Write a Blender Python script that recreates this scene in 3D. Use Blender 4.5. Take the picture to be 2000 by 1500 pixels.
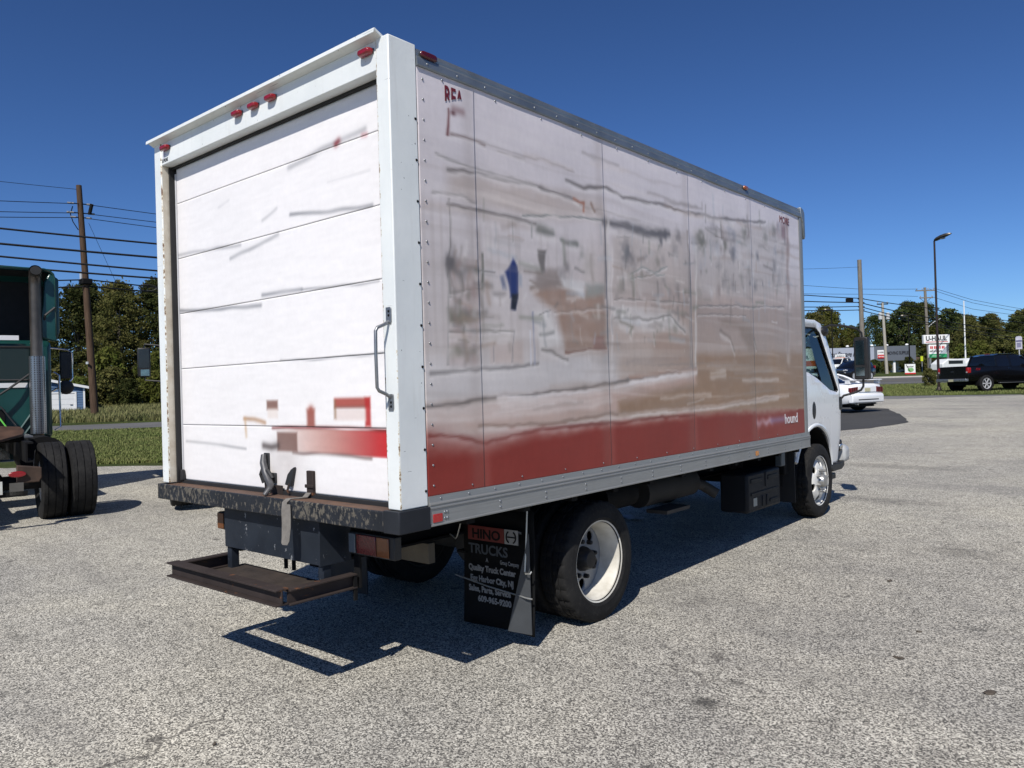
import bpy, bmesh, math, random
import numpy as np
from mathutils import Vector, Matrix
from mathutils.geometry import delaunay_2d_cdt

for o in list(bpy.data.objects):
    bpy.data.objects.remove(o)
scene = bpy.context.scene
COL = scene.collection
R = math.radians
random.seed(11)

# ------------------------------------------------------------------ camera
CAM = Vector((4.065, -2.475, 1.578))
YAW, PITCH, ROLL = -0.709, 0.005, -0.029
fw = Vector((math.sin(YAW)*math.cos(PITCH), math.cos(YAW)*math.cos(PITCH), math.sin(PITCH)))
r0 = Vector((math.cos(YAW), -math.sin(YAW), 0)); u0 = r0.cross(fw)
rr = r0*math.cos(ROLL) + u0*math.sin(ROLL); uu = -r0*math.sin(ROLL) + u0*math.cos(ROLL)
cam_data = bpy.data.cameras.new('camera')
cam = bpy.data.objects.new('camera', cam_data); COL.objects.link(cam)
cam.matrix_world = Matrix(((rr.x, uu.x, -fw.x, CAM.x), (rr.y, uu.y, -fw.y, CAM.y), (rr.z, uu.z, -fw.z, CAM.z), (0, 0, 0, 1)))
cam_data.sensor_width = 36; cam_data.lens = 1521.98/2000*36
cam_data.clip_start = 0.05; cam_data.clip_end = 3000
scene.camera = cam

# ------------------------------------------------------------------ sky and sun
SUN_TRAVEL = Vector((-0.385, 0.86, -1.0)).normalized()
to_sun = -SUN_TRAVEL
world = bpy.data.worlds.new('World'); scene.world = world; world.use_nodes = True
wn = world.node_tree.nodes; wl = world.node_tree.links
for n in list(wn): wn.remove(n)
sky_tex = wn.new('ShaderNodeTexSky'); sky_tex.sky_type = 'NISHITA'; sky_tex.sun_disc = False
sky_tex.sun_elevation = math.asin(to_sun.z)
sky_tex.sun_rotation = math.atan2(to_sun.x, to_sun.y)
sky_tex.altitude = 0; sky_tex.air_density = 0.8; sky_tex.dust_density = 0.3; sky_tex.ozone_density = 8.5
bg = wn.new('ShaderNodeBackground'); bg.inputs['Strength'].default_value = 0.0585
wo = wn.new('ShaderNodeOutputWorld')
sg = wn.new('ShaderNodeGamma'); sg.inputs['Gamma'].default_value = 1.3
wl.new(sky_tex.outputs[0], sg.inputs[0]); wl.new(sg.outputs[0], bg.inputs[0]); wl.new(bg.outputs[0], wo.inputs[0])
sun_data = bpy.data.lights.new('sun', 'SUN'); sun_data.energy = 5.0; sun_data.angle = R(0.53); sun_data.color = (1.0, 0.955, 0.89)
sun = bpy.data.objects.new('sun', sun_data); COL.objects.link(sun)
sun.location = (30, -60, 80); sun.rotation_euler = SUN_TRAVEL.to_track_quat('-Z', 'Y').to_euler()
vs = scene.view_settings
vs.view_transform = 'Standard'; vs.look = 'None'; vs.gamma = 1.0; vs.use_curve_mapping = False; vs.exposure = 0.0

# ------------------------------------------------------------------ terrain: a lot that climbs gently away
def prof(d):
    if d < -40: return -.72
    if d < 45: return .018*d
    if d < 90: return .81 + .0275*(d-45)
    if d < 140: return 2.0475 + .012*(d-90)
    return 2.6475
def H(x, y): return prof(-.65*(x-1.08) + .76*(y-1.85))
def site(a, b):      # site axes: a along the lot, b across it towards the road
    return (4.065 + a*.759 - b*.651, -2.475 + a*.651 + b*.759)
def sited(a, b, up=0.0):
    x, y = site(a, b); return Vector((x, y, H(x, y)+up))

# ------------------------------------------------------------------ node helpers
def s2l(c): 
    c = c/255.0
    return c/12.92 if c <= .04045 else ((c+.055)/1.055)**2.4
def srgb(r, g, b): return (s2l(r), s2l(g), s2l(b))
class NT:
    def __init__(s, name):
        s.m = bpy.data.materials.new(name); s.m.use_nodes = True
        s.n = s.m.node_tree.nodes; s.l = s.m.node_tree.links
        for x in list(s.n): s.n.remove(x)
        s.out = s.n.new('ShaderNodeOutputMaterial'); s.p = s.n.new('ShaderNodeBsdfPrincipled')
        s.l.new(s.p.outputs[0], s.out.inputs['Surface'])
        s.tc = s.n.new('ShaderNodeTexCoord')
    def link(s, a, b): s.l.new(a, b)
    def val(s, inp, v):
        if hasattr(v, 'is_output'): s.l.new(v, inp)
        elif isinstance(v, (tuple, list)) and len(v) == 3 and len(inp.default_value) == 4: inp.default_value = (*v, 1)
        else: inp.default_value = v
    def coord(s, scale=(1, 1, 1), kind='Object', loc=(0, 0, 0)):
        mp = s.n.new('ShaderNodeMapping'); s.l.new(s.tc.outputs[kind], mp.inputs[0])
        mp.inputs['Scale'].default_value = scale; mp.inputs['Location'].default_value = loc
        return mp.outputs[0]
    def noise(s, vec, scale=5, detail=3, rough=.55, dist=0):
        t = s.n.new('ShaderNodeTexNoise'); s.l.new(vec, t.inputs['Vector'])
        t.inputs['Scale'].default_value = scale; t.inputs['Detail'].default_value = detail
        t.inputs['Roughness'].default_value = rough; t.inputs['Distortion'].default_value = dist
        return t.outputs['Fac']
    def voro(s, vec, scale=5, feature='F1', out='Distance', rnd=1):
        t = s.n.new('ShaderNodeTexVoronoi'); t.feature = feature; s.l.new(vec, t.inputs['Vector'])
        t.inputs['Scale'].default_value = scale; t.inputs['Randomness'].default_value = rnd
        return t.outputs[out]
    def ramp(s, fac, stops, interp='LINEAR'):
        t = s.n.new('ShaderNodeValToRGB'); t.color_ramp.interpolation = interp; s.l.new(fac, t.inputs[0])
        e = t.color_ramp.elements
        while len(e) < len(stops): e.new(.5)
        for i, (p, c) in enumerate(stops):
            e[i].position = p
            e[i].color = (c, c, c, 1) if isinstance(c, (int, float)) else (*c, 1)
        return t.outputs[0]
    def mix(s, fac, a, b, mode='MIX'):
        t = s.n.new('ShaderNodeMix'); t.data_type = 'RGBA'; t.blend_type = mode
        s.val(t.inputs[0], fac); s.val(t.inputs[6], a); s.val(t.inputs[7], b)
        return t.outputs[2]
    def math(s, op, a, b=None, c=None):
        t = s.n.new('ShaderNodeMath'); t.operation = op
        s.val(t.inputs[0], a)
        if b is not None: s.val(t.inputs[1], b)
        if c is not None: s.val(t.inputs[2], c)
        return t.outputs[0]
    def sep(s, vec):
        t = s.n.new('ShaderNodeSeparateXYZ'); s.l.new(vec, t.inputs[0]); return t.outputs
    def bump(s, h, strength=.3, dist=.01):
        t = s.n.new('ShaderNodeBump'); s.l.new(h, t.inputs['Height'])
        t.inputs['Strength'].default_value = strength; t.inputs['Distance'].default_value = dist
        s.l.new(t.outputs[0], s.p.inputs['Normal'])
    def set(s, col=None, rough=None, metal=None, coat=None, spec=None):
        if col is not None: s.val(s.p.inputs['Base Color'], col)
        if rough is not None: s.val(s.p.inputs['Roughness'], rough)
        if metal is not None: s.val(s.p.inputs['Metallic'], metal)
        if coat is not None: s.p.inputs['Coat Weight'].default_value = coat; s.p.inputs['Coat Roughness'].default_value = .08
        if spec is not None: s.p.inputs['Specular IOR Level'].default_value = spec
        return s.m
MATS = {}
def mat(name, col, rough=.5, metal=0.0, var=.25, vscale=6.0, dark=None, bump=0.0, bscale=60, coat=0.0, fine=0.0, spec=None):
    """plain coloured surface with uneven wear: large and fine noise between two tones"""
    if name in MATS: return MATS[name]
    t = NT(name); v = t.coord()
    dk = dark if dark else tuple(c*(1-var) for c in col)
    f = t.ramp(t.noise(v, vscale, 5, .6), [(.3, 0.0), (.72, 1.0)])
    c = t.mix(f, dk, col)
    if fine: c = t.mix(t.math('MULTIPLY', t.noise(v, bscale*3, 2), fine), c, tuple(x*.3 for x in col))
    rg = t.math('MULTIPLY_ADD', t.noise(v, vscale*2, 3), .25, max(0.02, rough-.12))
    t.set(c, rg, metal, coat, spec)
    if bump: t.bump(t.noise(v, bscale, 4), bump, .01)
    MATS[name] = t.m; return t.m
def glass(name, tint=(.03, .04, .045), trans=0.0, rough=.03):
    if name in MATS: return MATS[name]
    t = NT(name); t.set(tint, rough, 0)
    t.p.inputs['Transmission Weight'].default_value = trans; t.p.inputs['IOR'].default_value = 1.45
    t.p.inputs['Coat Weight'].default_value = .3
    MATS[name] = t.m; return t.m
def lens_mat(name, col, alpha=.35):
    if name in MATS: return MATS[name]
    t = NT(name); v = t.coord((1, 1, 1))
    c = t.mix(t.noise(v, 90, 2), col, tuple(x*.55 for x in col)); t.set(c, .22, 0, .5)
    t.p.inputs['Transmission Weight'].default_value = alpha*.3
    w = t.voro(v, 140); t.bump(w, .25, .004)
    MATS[name] = t.m; return t.m

# ------------------------------------------------------------------ mesh helpers
class MB:
    def __init__(s): s.V = []; s.F = []
    def add(s, V, F):
        b = len(s.V); s.V += [tuple(v) for v in V]; s.F += [tuple(i+b for i in f) for f in F]; return s
    def box(s, a, b, rot=None, piv=None):
        (x0, y0, z0), (x1, y1, z1) = a, b
        V = [Vector(p) for p in ((x0,y0,z0),(x1,y0,z0),(x1,y1,z0),(x0,y1,z0),(x0,y0,z1),(x1,y0,z1),(x1,y1,z1),(x0,y1,z1))]
        if rot is not None:
            pv = Vector(piv) if piv else (Vector(a)+Vector(b))/2
            V = [rot @ (v-pv) + pv for v in V]
        return s.add(V, [(0,3,2,1),(4,5,6,7),(0,1,5,4),(1,2,6,5),(2,3,7,6),(3,0,4,7)])
    def ring_loft(s, rings, caps=True, closed=False):
        n = len(rings[0]); b = []; V = []; F = []
        for r_ in rings: V += list(r_)
        m = len(rings)
        for i in range(m if closed else m-1):
            j = (i+1) % m
            for k in range(n):
                k2 = (k+1) % n
                F.append((i*n+k, i*n+k2, j*n+k2, j*n+k))
        if caps and not closed:
            F.append(tuple(reversed(range(n)))); F.append(tuple((m-1)*n+k for k in range(n)))
        return s.add(V, F)
    def tube(s, path, r, n=8, caps=True):
        P = [Vector(p) for p in path]; m = len(P)
        rad = r if isinstance(r, (list, tuple)) else [r]*m
        rings = []; prev = None
        for i, p in enumerate(P):
            t = (P[min(i+1, m-1)] - P[max(i-1, 0)]).normalized()
            if prev is None:
                a = Vector((0, 0, 1)) if abs(t.z) < .9 else Vector((1, 0, 0))
                e1 = t.cross(a).normalized()
            else:
                e1 = (prev - t*prev.dot(t)).normalized()
            prev = e1; e2 = t.cross(e1)
            rings.append([p + (e1*math.cos(2*math.pi*k/n) + e2*math.sin(2*math.pi*k/n))*rad[i] for k in range(n)])
        return s.ring_loft(rings, caps)
    def cyl(s, p0, p1, r, n=16, r1=None): return s.tube([p0, p1], [r, r if r1 is None else r1], n)
    def lathe(s, prof_, c, axis='x', n=48, closed=False, caps=True):
        """prof_: (along axis, radius) pairs"""
        rings = []
        for (a, rad) in prof_:
            ring = []
            for k in range(n):
                t = 2*math.pi*k/n; u, w = math.cos(t)*rad, math.sin(t)*rad
                ring.append({'x': (c[0]+a, c[1]+u, c[2]+w), 'y': (c[0]+w, c[1]+a, c[2]+u), 'z': (c[0]+u, c[1]+w, c[2]+a)}[axis])
            rings.append(ring)
        return s.ring_loft(rings, caps and not closed, closed)
    def prism(s, poly, axis, a, b):
        """poly in the two other axes (in x,y,z order), extruded from a to b"""
        def p3(p, t): return {'x': (t, p[0], p[1]), 'y': (p[0], t, p[1]), 'z': (p[0], p[1], t)}[axis]
        return s.ring_loft([[p3(p, a) for p in poly], [p3(p, b) for p in poly]])
    def grid(s, P):
        m, n = len(P), len(P[0]); V = [p for row in P for p in row]
        return s.add(V, [(i*n+j, i*n+j+1, (i+1)*n+j+1, (i+1)*n+j) for i in range(m-1) for j in range(n-1)])
    def dome(s, c, r, nrm, hgt=None, n=8):
        nrm = Vector(nrm).normalized(); a = Vector((0, 0, 1)) if abs(nrm.z) < .9 else Vector((1, 0, 0))
        e1 = nrm.cross(a).normalized(); e2 = nrm.cross(e1); c = Vector(c); hgt = r*.6 if hgt is None else hgt
        rings = [[c + nrm*hgt*z + (e1*math.cos(2*math.pi*k/n)+e2*math.sin(2*math.pi*k/n))*r*q for k in range(n)] for z, q in ((-.1, 1), (.45, .85), (.9, .4))]
        return s.ring_loft(rings)
    def ell(s, c, rx, ry, rz, n=14, m=8, f=None):
        rings = []
        for i in range(m+1):
            ph = -math.pi/2 + math.pi*(i+.02)/(m+.04); cz = math.sin(ph); cr = math.cos(ph)
            rings.append([(c[0]+rx*cr*math.cos(2*math.pi*k/n), c[1]+ry*cr*math.sin(2*math.pi*k/n), c[2]+rz*cz) for k in range(n)])
        return s.ring_loft(rings)
    def mesh(s, name, material=None, smooth=38, fix=True):
        me = bpy.data.meshes.new(name); me.from_pydata(s.V, [], s.F)
        if fix:
            bm = bmesh.new(); bm.from_mesh(me); bmesh.ops.recalc_face_normals(bm, faces=bm.faces); bm.to_mesh(me); bm.free()
        if smooth:
            me.polygons.foreach_set('use_smooth', [True]*len(me.polygons)); me.set_sharp_from_angle(angle=R(smooth))
        if material: me.materials.append(material)
        return me
    def build(s, name, material=None, parent=None, bevel=0.0, smooth=38, seg=2, fix=True):
        return obj(name, s.mesh(name, material, smooth, fix), parent, bevel, seg)
def obj(name, me, parent=None, bevel=0.0, seg=2):
    o = bpy.data.objects.new(name, me); COL.objects.link(o)
    if parent: o.parent = parent
    if bevel:
        b = o.modifiers.new('bevel', 'BEVEL'); b.width = bevel; b.segments = seg; b.limit_method = 'ANGLE'; b.angle_limit = R(35); b.use_clamp_overlap = True
    return o
def tag(o, label=None, cat=None, group=None, kind=None):
    if label: o['label'] = label
    if cat: o['category'] = cat
    if group: o['group'] = group
    if kind: o['kind'] = kind
    return o
def empty(name, loc=(0, 0, 0), rz=0.0):
    o = bpy.data.objects.new(name, None); COL.objects.link(o); o.location = loc; o.rotation_euler = (0, 0, rz)
    o.empty_display_size = .3; return o
def copy_tree(o, parent=None, swap=None):
    c = o.copy(); COL.objects.link(c); c.parent = parent
    for ch in o.children: copy_tree(ch, c)
    return c
def bx(name, a, b, m, parent, bevel=0.0): return MB().box(a, b).build(name, m, parent, bevel)
def sheet(outer, holes, step, fn):
    """triangulated plate over a 2-D outline with openings; fn maps (u, v) to 3-D"""
    V = []; E = []
    def loop(L):
        pts = []
        for i, p in enumerate(L):
            q = L[(i+1) % len(L)]; d = math.dist(p, q); k = max(1, int(d/step))
            pts += [(p[0]+(q[0]-p[0])*t/k, p[1]+(q[1]-p[1])*t/k) for t in range(k)]
        b = len(V); V.extend(Vector(p) for p in pts); n = len(pts)
        E.extend((b+i, b+(i+1) % n) for i in range(n))
    loop(outer)
    for h_ in holes: loop(h_)
    us = [p[0] for p in outer]; ws = [p[1] for p in outer]
    u = min(us)+step*.5
    while u < max(us):
        w = min(ws)+step*.5
        while w < max(ws): V.append(Vector((u+.001*math.sin(w*99), w+.001*math.sin(u*77)))); w += step
        u += step
    ov, oe, of, _, _, _ = delaunay_2d_cdt(V, E, [], 2, 1e-5)
    def inside(p, L):
        c = False
        for i in range(len(L)):
            (x0, y0), (x1, y1) = L[i], L[(i+1) % len(L)]
            if (y0 > p.y) != (y1 > p.y) and p.x < (x1-x0)*(p.y-y0)/(y1-y0)+x0: c = not c
        return c
    keep = []
    for f in of:
        c = sum((ov[i] for i in f), Vector((0, 0)))/len(f)
        if inside(c, outer) and not any(inside(c, h_) for h_ in holes): keep.append(f)
    of = keep
    used = sorted({i for f in of for i in f}); ix = {k: i for i, k in enumerate(used)}
    m = MB(); m.add([fn(ov[k][0], ov[k][1]) for k in used], [tuple(ix[i] for i in f) for f in of]); return m
def arc(cx, cy, r, a0, a1, n=12): return [(cx+r*math.cos(R(a0+(a1-a0)*i/n)), cy+r*math.sin(R(a0+(a1-a0)*i/n))) for i in range(n+1)]
def cut(o, cutters):
    """boolean difference, baked into the mesh"""
    cm = bpy.data.meshes.new('tmp_cut'); b = MB()
    for c in cutters: b.add(c.V, c.F)
    co = obj('tmp_cut', b.mesh('tmp_cut'))
    md = o.modifiers.new('cut', 'BOOLEAN'); md.object = co; md.operation = 'DIFFERENCE'; md.solver = 'EXACT'
    dg = bpy.context.evaluated_depsgraph_get(); me = bpy.data.meshes.new_from_object(o.evaluated_get(dg))
    o.modifiers.remove(md); old = o.data; o.data = me; me.name = old.name
    bpy.data.objects.remove(co); bpy.data.meshes.remove(cm); return o
def text(name, body, m, parent, size, at, xdir, updir, extrude=.0006, align='LEFT', squeeze=1.0, off=0.0, bold=0.0, skew=0.0):
    cu = bpy.data.curves.new(name, 'FONT'); cu.body = body; cu.size = size; cu.extrude = extrude; cu.align_x = align; cu.resolution_u = 3
    cu.offset = bold; cu.shear = skew
    t = bpy.data.objects.new(name, cu); COL.objects.link(t)
    dg = bpy.context.evaluated_depsgraph_get(); me = bpy.data.meshes.new_from_object(t.evaluated_get(dg))
    bpy.data.objects.remove(t); bpy.data.curves.remove(cu)
    X = Vector(xdir).normalized(); U = Vector(updir).normalized(); N = X.cross(U)
    me.transform(Matrix(((X.x*squeeze, U.x, N.x, at[0]+N.x*off), (X.y*squeeze, U.y, N.y, at[1]+N.y*off), (X.z*squeeze, U.z, N.z, at[2]+N.z*off), (0, 0, 0, 1))))
    me.materials.clear(); me.materials.append(m); me.name = name
    return obj(name, me, parent)
SIDE_POLYS = [
 ([(0.17, 1.74), (1.02, 1.75), (1.95, 1.79), (1.94, 1.55), (0.73, 1.52), (0.16, 1.5)], (178, 176, 180), 0.8, 0.06),
 ([(0.16, 1.49), (0.73, 1.51), (1.84, 1.58), (3.08, 1.65), (3.06, 1.35), (1.69, 1.35), (0.56, 1.32), (0.16, 1.43)], (168, 146, 140), 0.7, 0.06),
 ([(0.38, 2.72), (0.85, 2.74), (1.82, 2.79), (1.84, 2.67), (1.06, 2.57), (0.38, 2.58)], (165, 155, 152), 0.7, 0.06),
 ([(0.38, 2.26), (0.62, 2.29), (0.59, 1.7), (0.34, 1.7)], (165, 152, 152), 0.55, 0.04),
 ([(0.37, 2.22), (0.6, 2.23), (0.6, 2.2), (0.37, 2.19)], (105, 103, 102), 0.6, 0.03),
 ([(1.04, 2.14), (1.19, 2.19), (1.8, 2.19), (1.81, 1.81), (1.35, 1.79), (1.28, 2.03)], (140, 118, 106), 0.85, 0.04),
 ([(2.35, 2.04), (2.7, 2.04), (2.98, 1.91), (2.99, 1.69), (2.39, 1.75), (2.46, 1.94)], (140, 118, 106), 0.85, 0.05),
 ([(3.08, 2.16), (5.45, 2.33), (5.4, 1.8), (3.06, 1.77)], (146, 132, 126), 0.75, 0.05),
 ([(3.06, 1.8), (5.41, 1.85), (5.35, 1.29), (3.03, 1.36), (1.93, 1.36), (1.93, 1.47), (3.04, 1.57)], (131, 108, 90), 0.85, 0.05),
 ([(1.92, 2.07), (3.11, 2.1), (3.05, 1.68), (1.9, 1.66)], (160, 146, 138), 0.35, 0.05),
 ([(1.06, 2.03), (1.2, 2.03), (1.32, 1.84), (1.11, 1.79), (1.08, 1.94)], (192, 190, 192), 0.9, 0.03),
 ([(1.92, 2.11), (2.67, 2.11), (2.94, 1.97), (2.4, 1.95), (1.91, 1.97)], (184, 182, 184), 0.7, 0.05),
 ([(1.31, 2.26), (1.57, 2.23), (1.58, 2.14), (1.35, 2.19)], (196, 196, 200), 0.8, 0.03),
 ([(1.58, 2.23), (1.81, 2.23), (1.8, 2.18), (1.6, 2.14)], (128, 134, 132), 0.7, 0.03),
 ([(1.93, 2.58), (2.93, 2.71), (2.94, 2.31), (1.91, 2.19)], (160, 152, 148), 0.5, 0.05),
 ([(3.07, 2.76), (4.96, 3.07), (4.96, 2.4), (3.04, 2.24)], (164, 158, 156), 0.55, 0.05),
 ([(1.09, 2.25), (1.29, 2.28), (1.36, 2.19), (1.04, 2.15)], (120, 110, 106), 0.75, 0.03),
 ([(1.12, 2.38), (1.2, 2.39), (1.18, 2.26), (1.14, 2.25)], (96, 92, 90), 0.8, 0.015),
 ([(0.36, 1.98), (0.57, 1.99), (0.57, 1.94), (0.46, 1.91), (0.36, 1.92)], (96, 95, 84), 0.7, 0.03),
 ([(0.36, 1.79), (0.58, 1.79), (0.58, 1.75), (0.35, 1.75)], (120, 119, 108), 0.6, 0.03),
 ([(0.69, 1.83), (0.95, 1.84), (0.95, 1.72), (0.68, 1.72)], (172, 160, 158), 0.7, 0.02),
 ([(0.84, 2.25), (0.87, 2.31), (0.91, 2.26), (0.91, 2.19), (0.89, 2.09), (0.84, 2.09), (0.83, 2.18)], (44, 56, 104), 0.95, 0.012),
 ([(0.82, 2.23), (0.88, 2.3), (0.92, 2.24), (0.91, 2.12), (0.9, 2.03), (0.86, 2.03), (0.85, 2.12)], (40, 50, 98), 0.95, 0.012),
 ([(0.85, 2.11), (0.91, 2.11), (0.9, 2.03), (0.86, 2.03)], (36, 36, 44), 0.9, 0.012),
 ([(0.78, 2.2), (0.81, 2.21), (0.81, 2.14), (0.78, 2.14)], (70, 80, 110), 0.6, 0.015),
 ([(0.92, 2.23), (0.96, 2.22), (0.95, 2.15), (0.92, 2.16)], (120, 135, 160), 0.5, 0.015),
 ([(3.46, 2.09), (4.08, 2.08), (4.19, 1.86), (4.02, 1.85), (3.83, 2.02), (3.53, 2.04)], (120, 104, 92), 0.6, 0.04),
 ([(1.65, 1.89), (1.77, 1.9), (1.81, 1.81), (1.65, 1.81)], (118, 84, 78), 0.6, 0.015),
]
SIDE_STROKES = [
 ([(0.38, 2.72), (0.63, 2.75), (0.85, 2.75), (1.11, 2.77), (1.39, 2.75), (1.59, 2.74)], 0.018, (112, 108, 108), 0.75),
 ([(0.3, 2.79), (0.4, 2.78), (0.55, 2.77), (0.85, 2.77), (1.11, 2.78)], 0.014, (140, 137, 138), 0.6),
 ([(1.4, 2.85), (1.59, 2.84), (1.87, 2.89), (2.07, 2.85), (2.48, 2.88), (2.88, 2.89), (3.47, 2.92), (4.47, 3.03)], 0.022, (112, 108, 108), 0.75),
 ([(0.38, 2.53), (0.62, 2.54), (0.78, 2.54), (0.99, 2.54), (1.09, 2.54)], 0.018, (112, 108, 108), 0.8),
 ([(0.28, 2.58), (0.47, 2.6), (0.59, 2.58)], 0.016, (135, 132, 132), 0.6),
 ([(0.99, 2.57), (1.47, 2.64), (1.8, 2.66)], 0.012, (120, 124, 124), 0.7),
 ([(1.81, 2.65), (2.06, 2.67), (2.36, 2.65), (2.68, 2.68)], 0.045, (88, 86, 88), 0.75),
 ([(1.12, 2.52), (1.26, 2.51)], 0.045, (100, 102, 98), 0.7),
 ([(1.33, 2.48), (1.5, 2.47)], 0.03, (100, 102, 98), 0.7),
 ([(1.48, 2.75), (1.59, 2.74), (1.59, 2.69)], 0.02, (150, 104, 86), 0.7),
 ([(1.67, 2.75), (1.71, 2.71)], 0.02, (128, 110, 100), 0.7),
 ([(0.4, 3.03), (0.39, 2.9)], 0.012, (104, 70, 72), 0.85),
 ([(0.41, 2.91), (0.53, 2.92), (0.68, 2.91)], 0.018, (128, 118, 118), 0.8),
 ([(0.77, 2.9), (1.0, 2.91)], 0.014, (160, 155, 156), 0.6),
 ([(0.39, 2.56), (0.37, 2.06)], 0.012, (112, 108, 108), 0.6),
 ([(0.37, 2.26), (0.34, 1.7)], 0.012, (126, 124, 124), 0.6),
 ([(0.64, 2.31), (0.63, 2.1)], 0.018, (92, 94, 88), 0.8),
 ([(0.64, 2.31), (0.63, 2.15)], 0.016, (92, 94, 88), 0.8),
 ([(0.63, 2.12), (0.61, 1.71)], 0.01, (128, 124, 122), 0.6),
 ([(1.83, 2.66), (1.81, 2.16)], 0.03, (118, 112, 110), 0.7),
 ([(1.86, 2.5), (1.82, 1.86)], 0.025, (122, 114, 112), 0.7),
 ([(1.87, 2.66), (1.85, 2.16)], 0.03, (186, 182, 182), 0.6),
 ([(1.91, 2.5), (1.86, 1.66)], 0.02, (186, 180, 180), 0.6),
 ([(2.97, 2.74), (2.96, 2.24)], 0.03, (124, 116, 112), 0.7),
 ([(2.98, 2.63), (2.97, 1.7)], 0.025, (124, 116, 112), 0.7),
 ([(3.1, 2.65), (3.04, 1.68)], 0.02, (180, 176, 174), 0.6),
 ([(5.0, 3.1), (4.99, 2.38)], 0.07, (126, 106, 100), 0.7),
 ([(4.99, 2.88), (4.93, 1.83)], 0.06, (132, 116, 110), 0.6),
 ([(1.06, 2.54), (1.06, 2.45)], 0.012, (130, 130, 130), 0.6),
 ([(0.89, 2.52), (0.88, 2.4)], 0.008, (140, 140, 140), 0.5),
 ([(3.54, 2.9), (3.55, 2.77)], 0.03, (110, 106, 102), 0.7),
 ([(3.34, 2.71), (3.35, 2.55)], 0.02, (130, 130, 126), 0.6),
 ([(0.23, 1.66), (0.58, 1.68), (0.95, 1.71), (1.09, 1.72)], 0.018, (128, 126, 128), 0.8),
 ([(0.19, 1.49), (0.7, 1.52), (1.08, 1.54), (1.8, 1.59), (2.47, 1.64), (3.05, 1.69)], 0.022, (98, 94, 94), 0.8),
 ([(0.73, 1.52), (1.28, 1.53), (1.94, 1.57), (3.05, 1.67)], 0.025, (196, 192, 196), 0.7),
 ([(2.09, 1.63), (3.05, 1.68)], 0.03, (150, 124, 112), 0.6),
 ([(0.2, 1.46), (0.63, 1.46), (1.27, 1.47), (1.84, 1.5)], 0.03, (186, 178, 178), 0.5),
 ([(0.56, 1.38), (1.08, 1.36), (1.83, 1.38), (3.06, 1.39), (4.66, 1.42)], 0.022, (120, 104, 96), 0.6),
 ([(1.93, 1.38), (3.07, 1.39), (4.9, 1.44)], 0.02, (176, 160, 152), 0.5),
 ([(0.21, 1.36), (0.62, 1.29), (1.07, 1.33), (1.76, 1.33), (2.74, 1.33), (3.0, 1.33)], 0.02, (96, 52, 50), 0.6),
 ([(0.72, 2.1), (0.79, 2.11)], 0.03, (112, 108, 108), 0.4),
 ([(0.37, 2.09), (0.63, 2.11)], 0.012, (132, 128, 126), 0.6),
 ([(0.36, 1.88), (0.87, 1.9)], 0.015, (110, 108, 104), 0.6),
 ([(0.36, 1.85), (0.86, 1.86)], 0.02, (182, 178, 176), 0.5),
 ([(0.87, 1.89), (0.86, 1.73)], 0.012, (112, 108, 112), 0.6),
 ([(0.71, 1.83), (0.71, 1.73)], 0.01, (112, 108, 112), 0.5),
 ([(1.06, 2.02), (1.05, 1.72)], 0.014, (120, 124, 146), 0.7),
 ([(1.02, 1.9), (1.01, 1.72)], 0.012, (186, 188, 200), 0.7),
 ([(1.12, 2.0), (1.22, 2.03)], 0.014, (112, 108, 108), 0.6),
 ([(1.12, 1.89), (1.25, 1.91)], 0.02, (120, 120, 120), 0.6),
 ([(1.13, 1.8), (1.37, 1.74)], 0.02, (116, 112, 110), 0.6),
 ([(1.26, 2.02), (1.84, 2.1)], 0.012, (120, 108, 102), 0.4),
 ([(1.35, 1.79), (1.81, 1.83)], 0.014, (118, 92, 84), 0.7),
 ([(1.92, 2.15), (2.23, 2.17), (2.95, 2.19)], 0.012, (122, 116, 112), 0.7),
 ([(1.92, 2.02), (2.35, 2.04), (2.67, 2.08), (2.88, 1.97)], 0.016, (112, 108, 104), 0.6),
 ([(3.12, 2.18), (4.01, 2.23), (4.87, 2.27)], 0.012, (110, 106, 104), 0.7),
 ([(3.11, 2.11), (4.0, 2.15)], 0.012, (120, 112, 108), 0.6),
 ([(3.49, 1.99), (3.67, 1.95), (3.74, 1.83)], 0.03, (116, 104, 96), 0.6),
 ([(4.16, 1.95), (4.19, 1.86)], 0.02, (112, 104, 96), 0.5),
 ([(2.13, 2.34), (2.29, 2.4), (2.46, 2.37), (2.63, 2.43)], 0.012, (120, 128, 126), 0.6),
 ([(2.13, 2.3), (2.37, 2.35), (2.6, 2.37)], 0.01, (120, 128, 126), 0.6),
 ([(1.99, 2.0), (2.14, 1.97), (2.11, 1.93)], 0.03, (120, 116, 106), 0.7),
 ([(1.04, 2.2), (1.11, 2.17), (1.04, 2.15)], 0.02, (132, 122, 116), 0.6),
 ([(3.29, 1.65), (3.54, 1.67)], 0.035, (178, 166, 158), 0.6),
 ([(5.34, 1.64), (5.34, 1.32)], 0.03, (150, 128, 92), 0.5),
]
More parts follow.
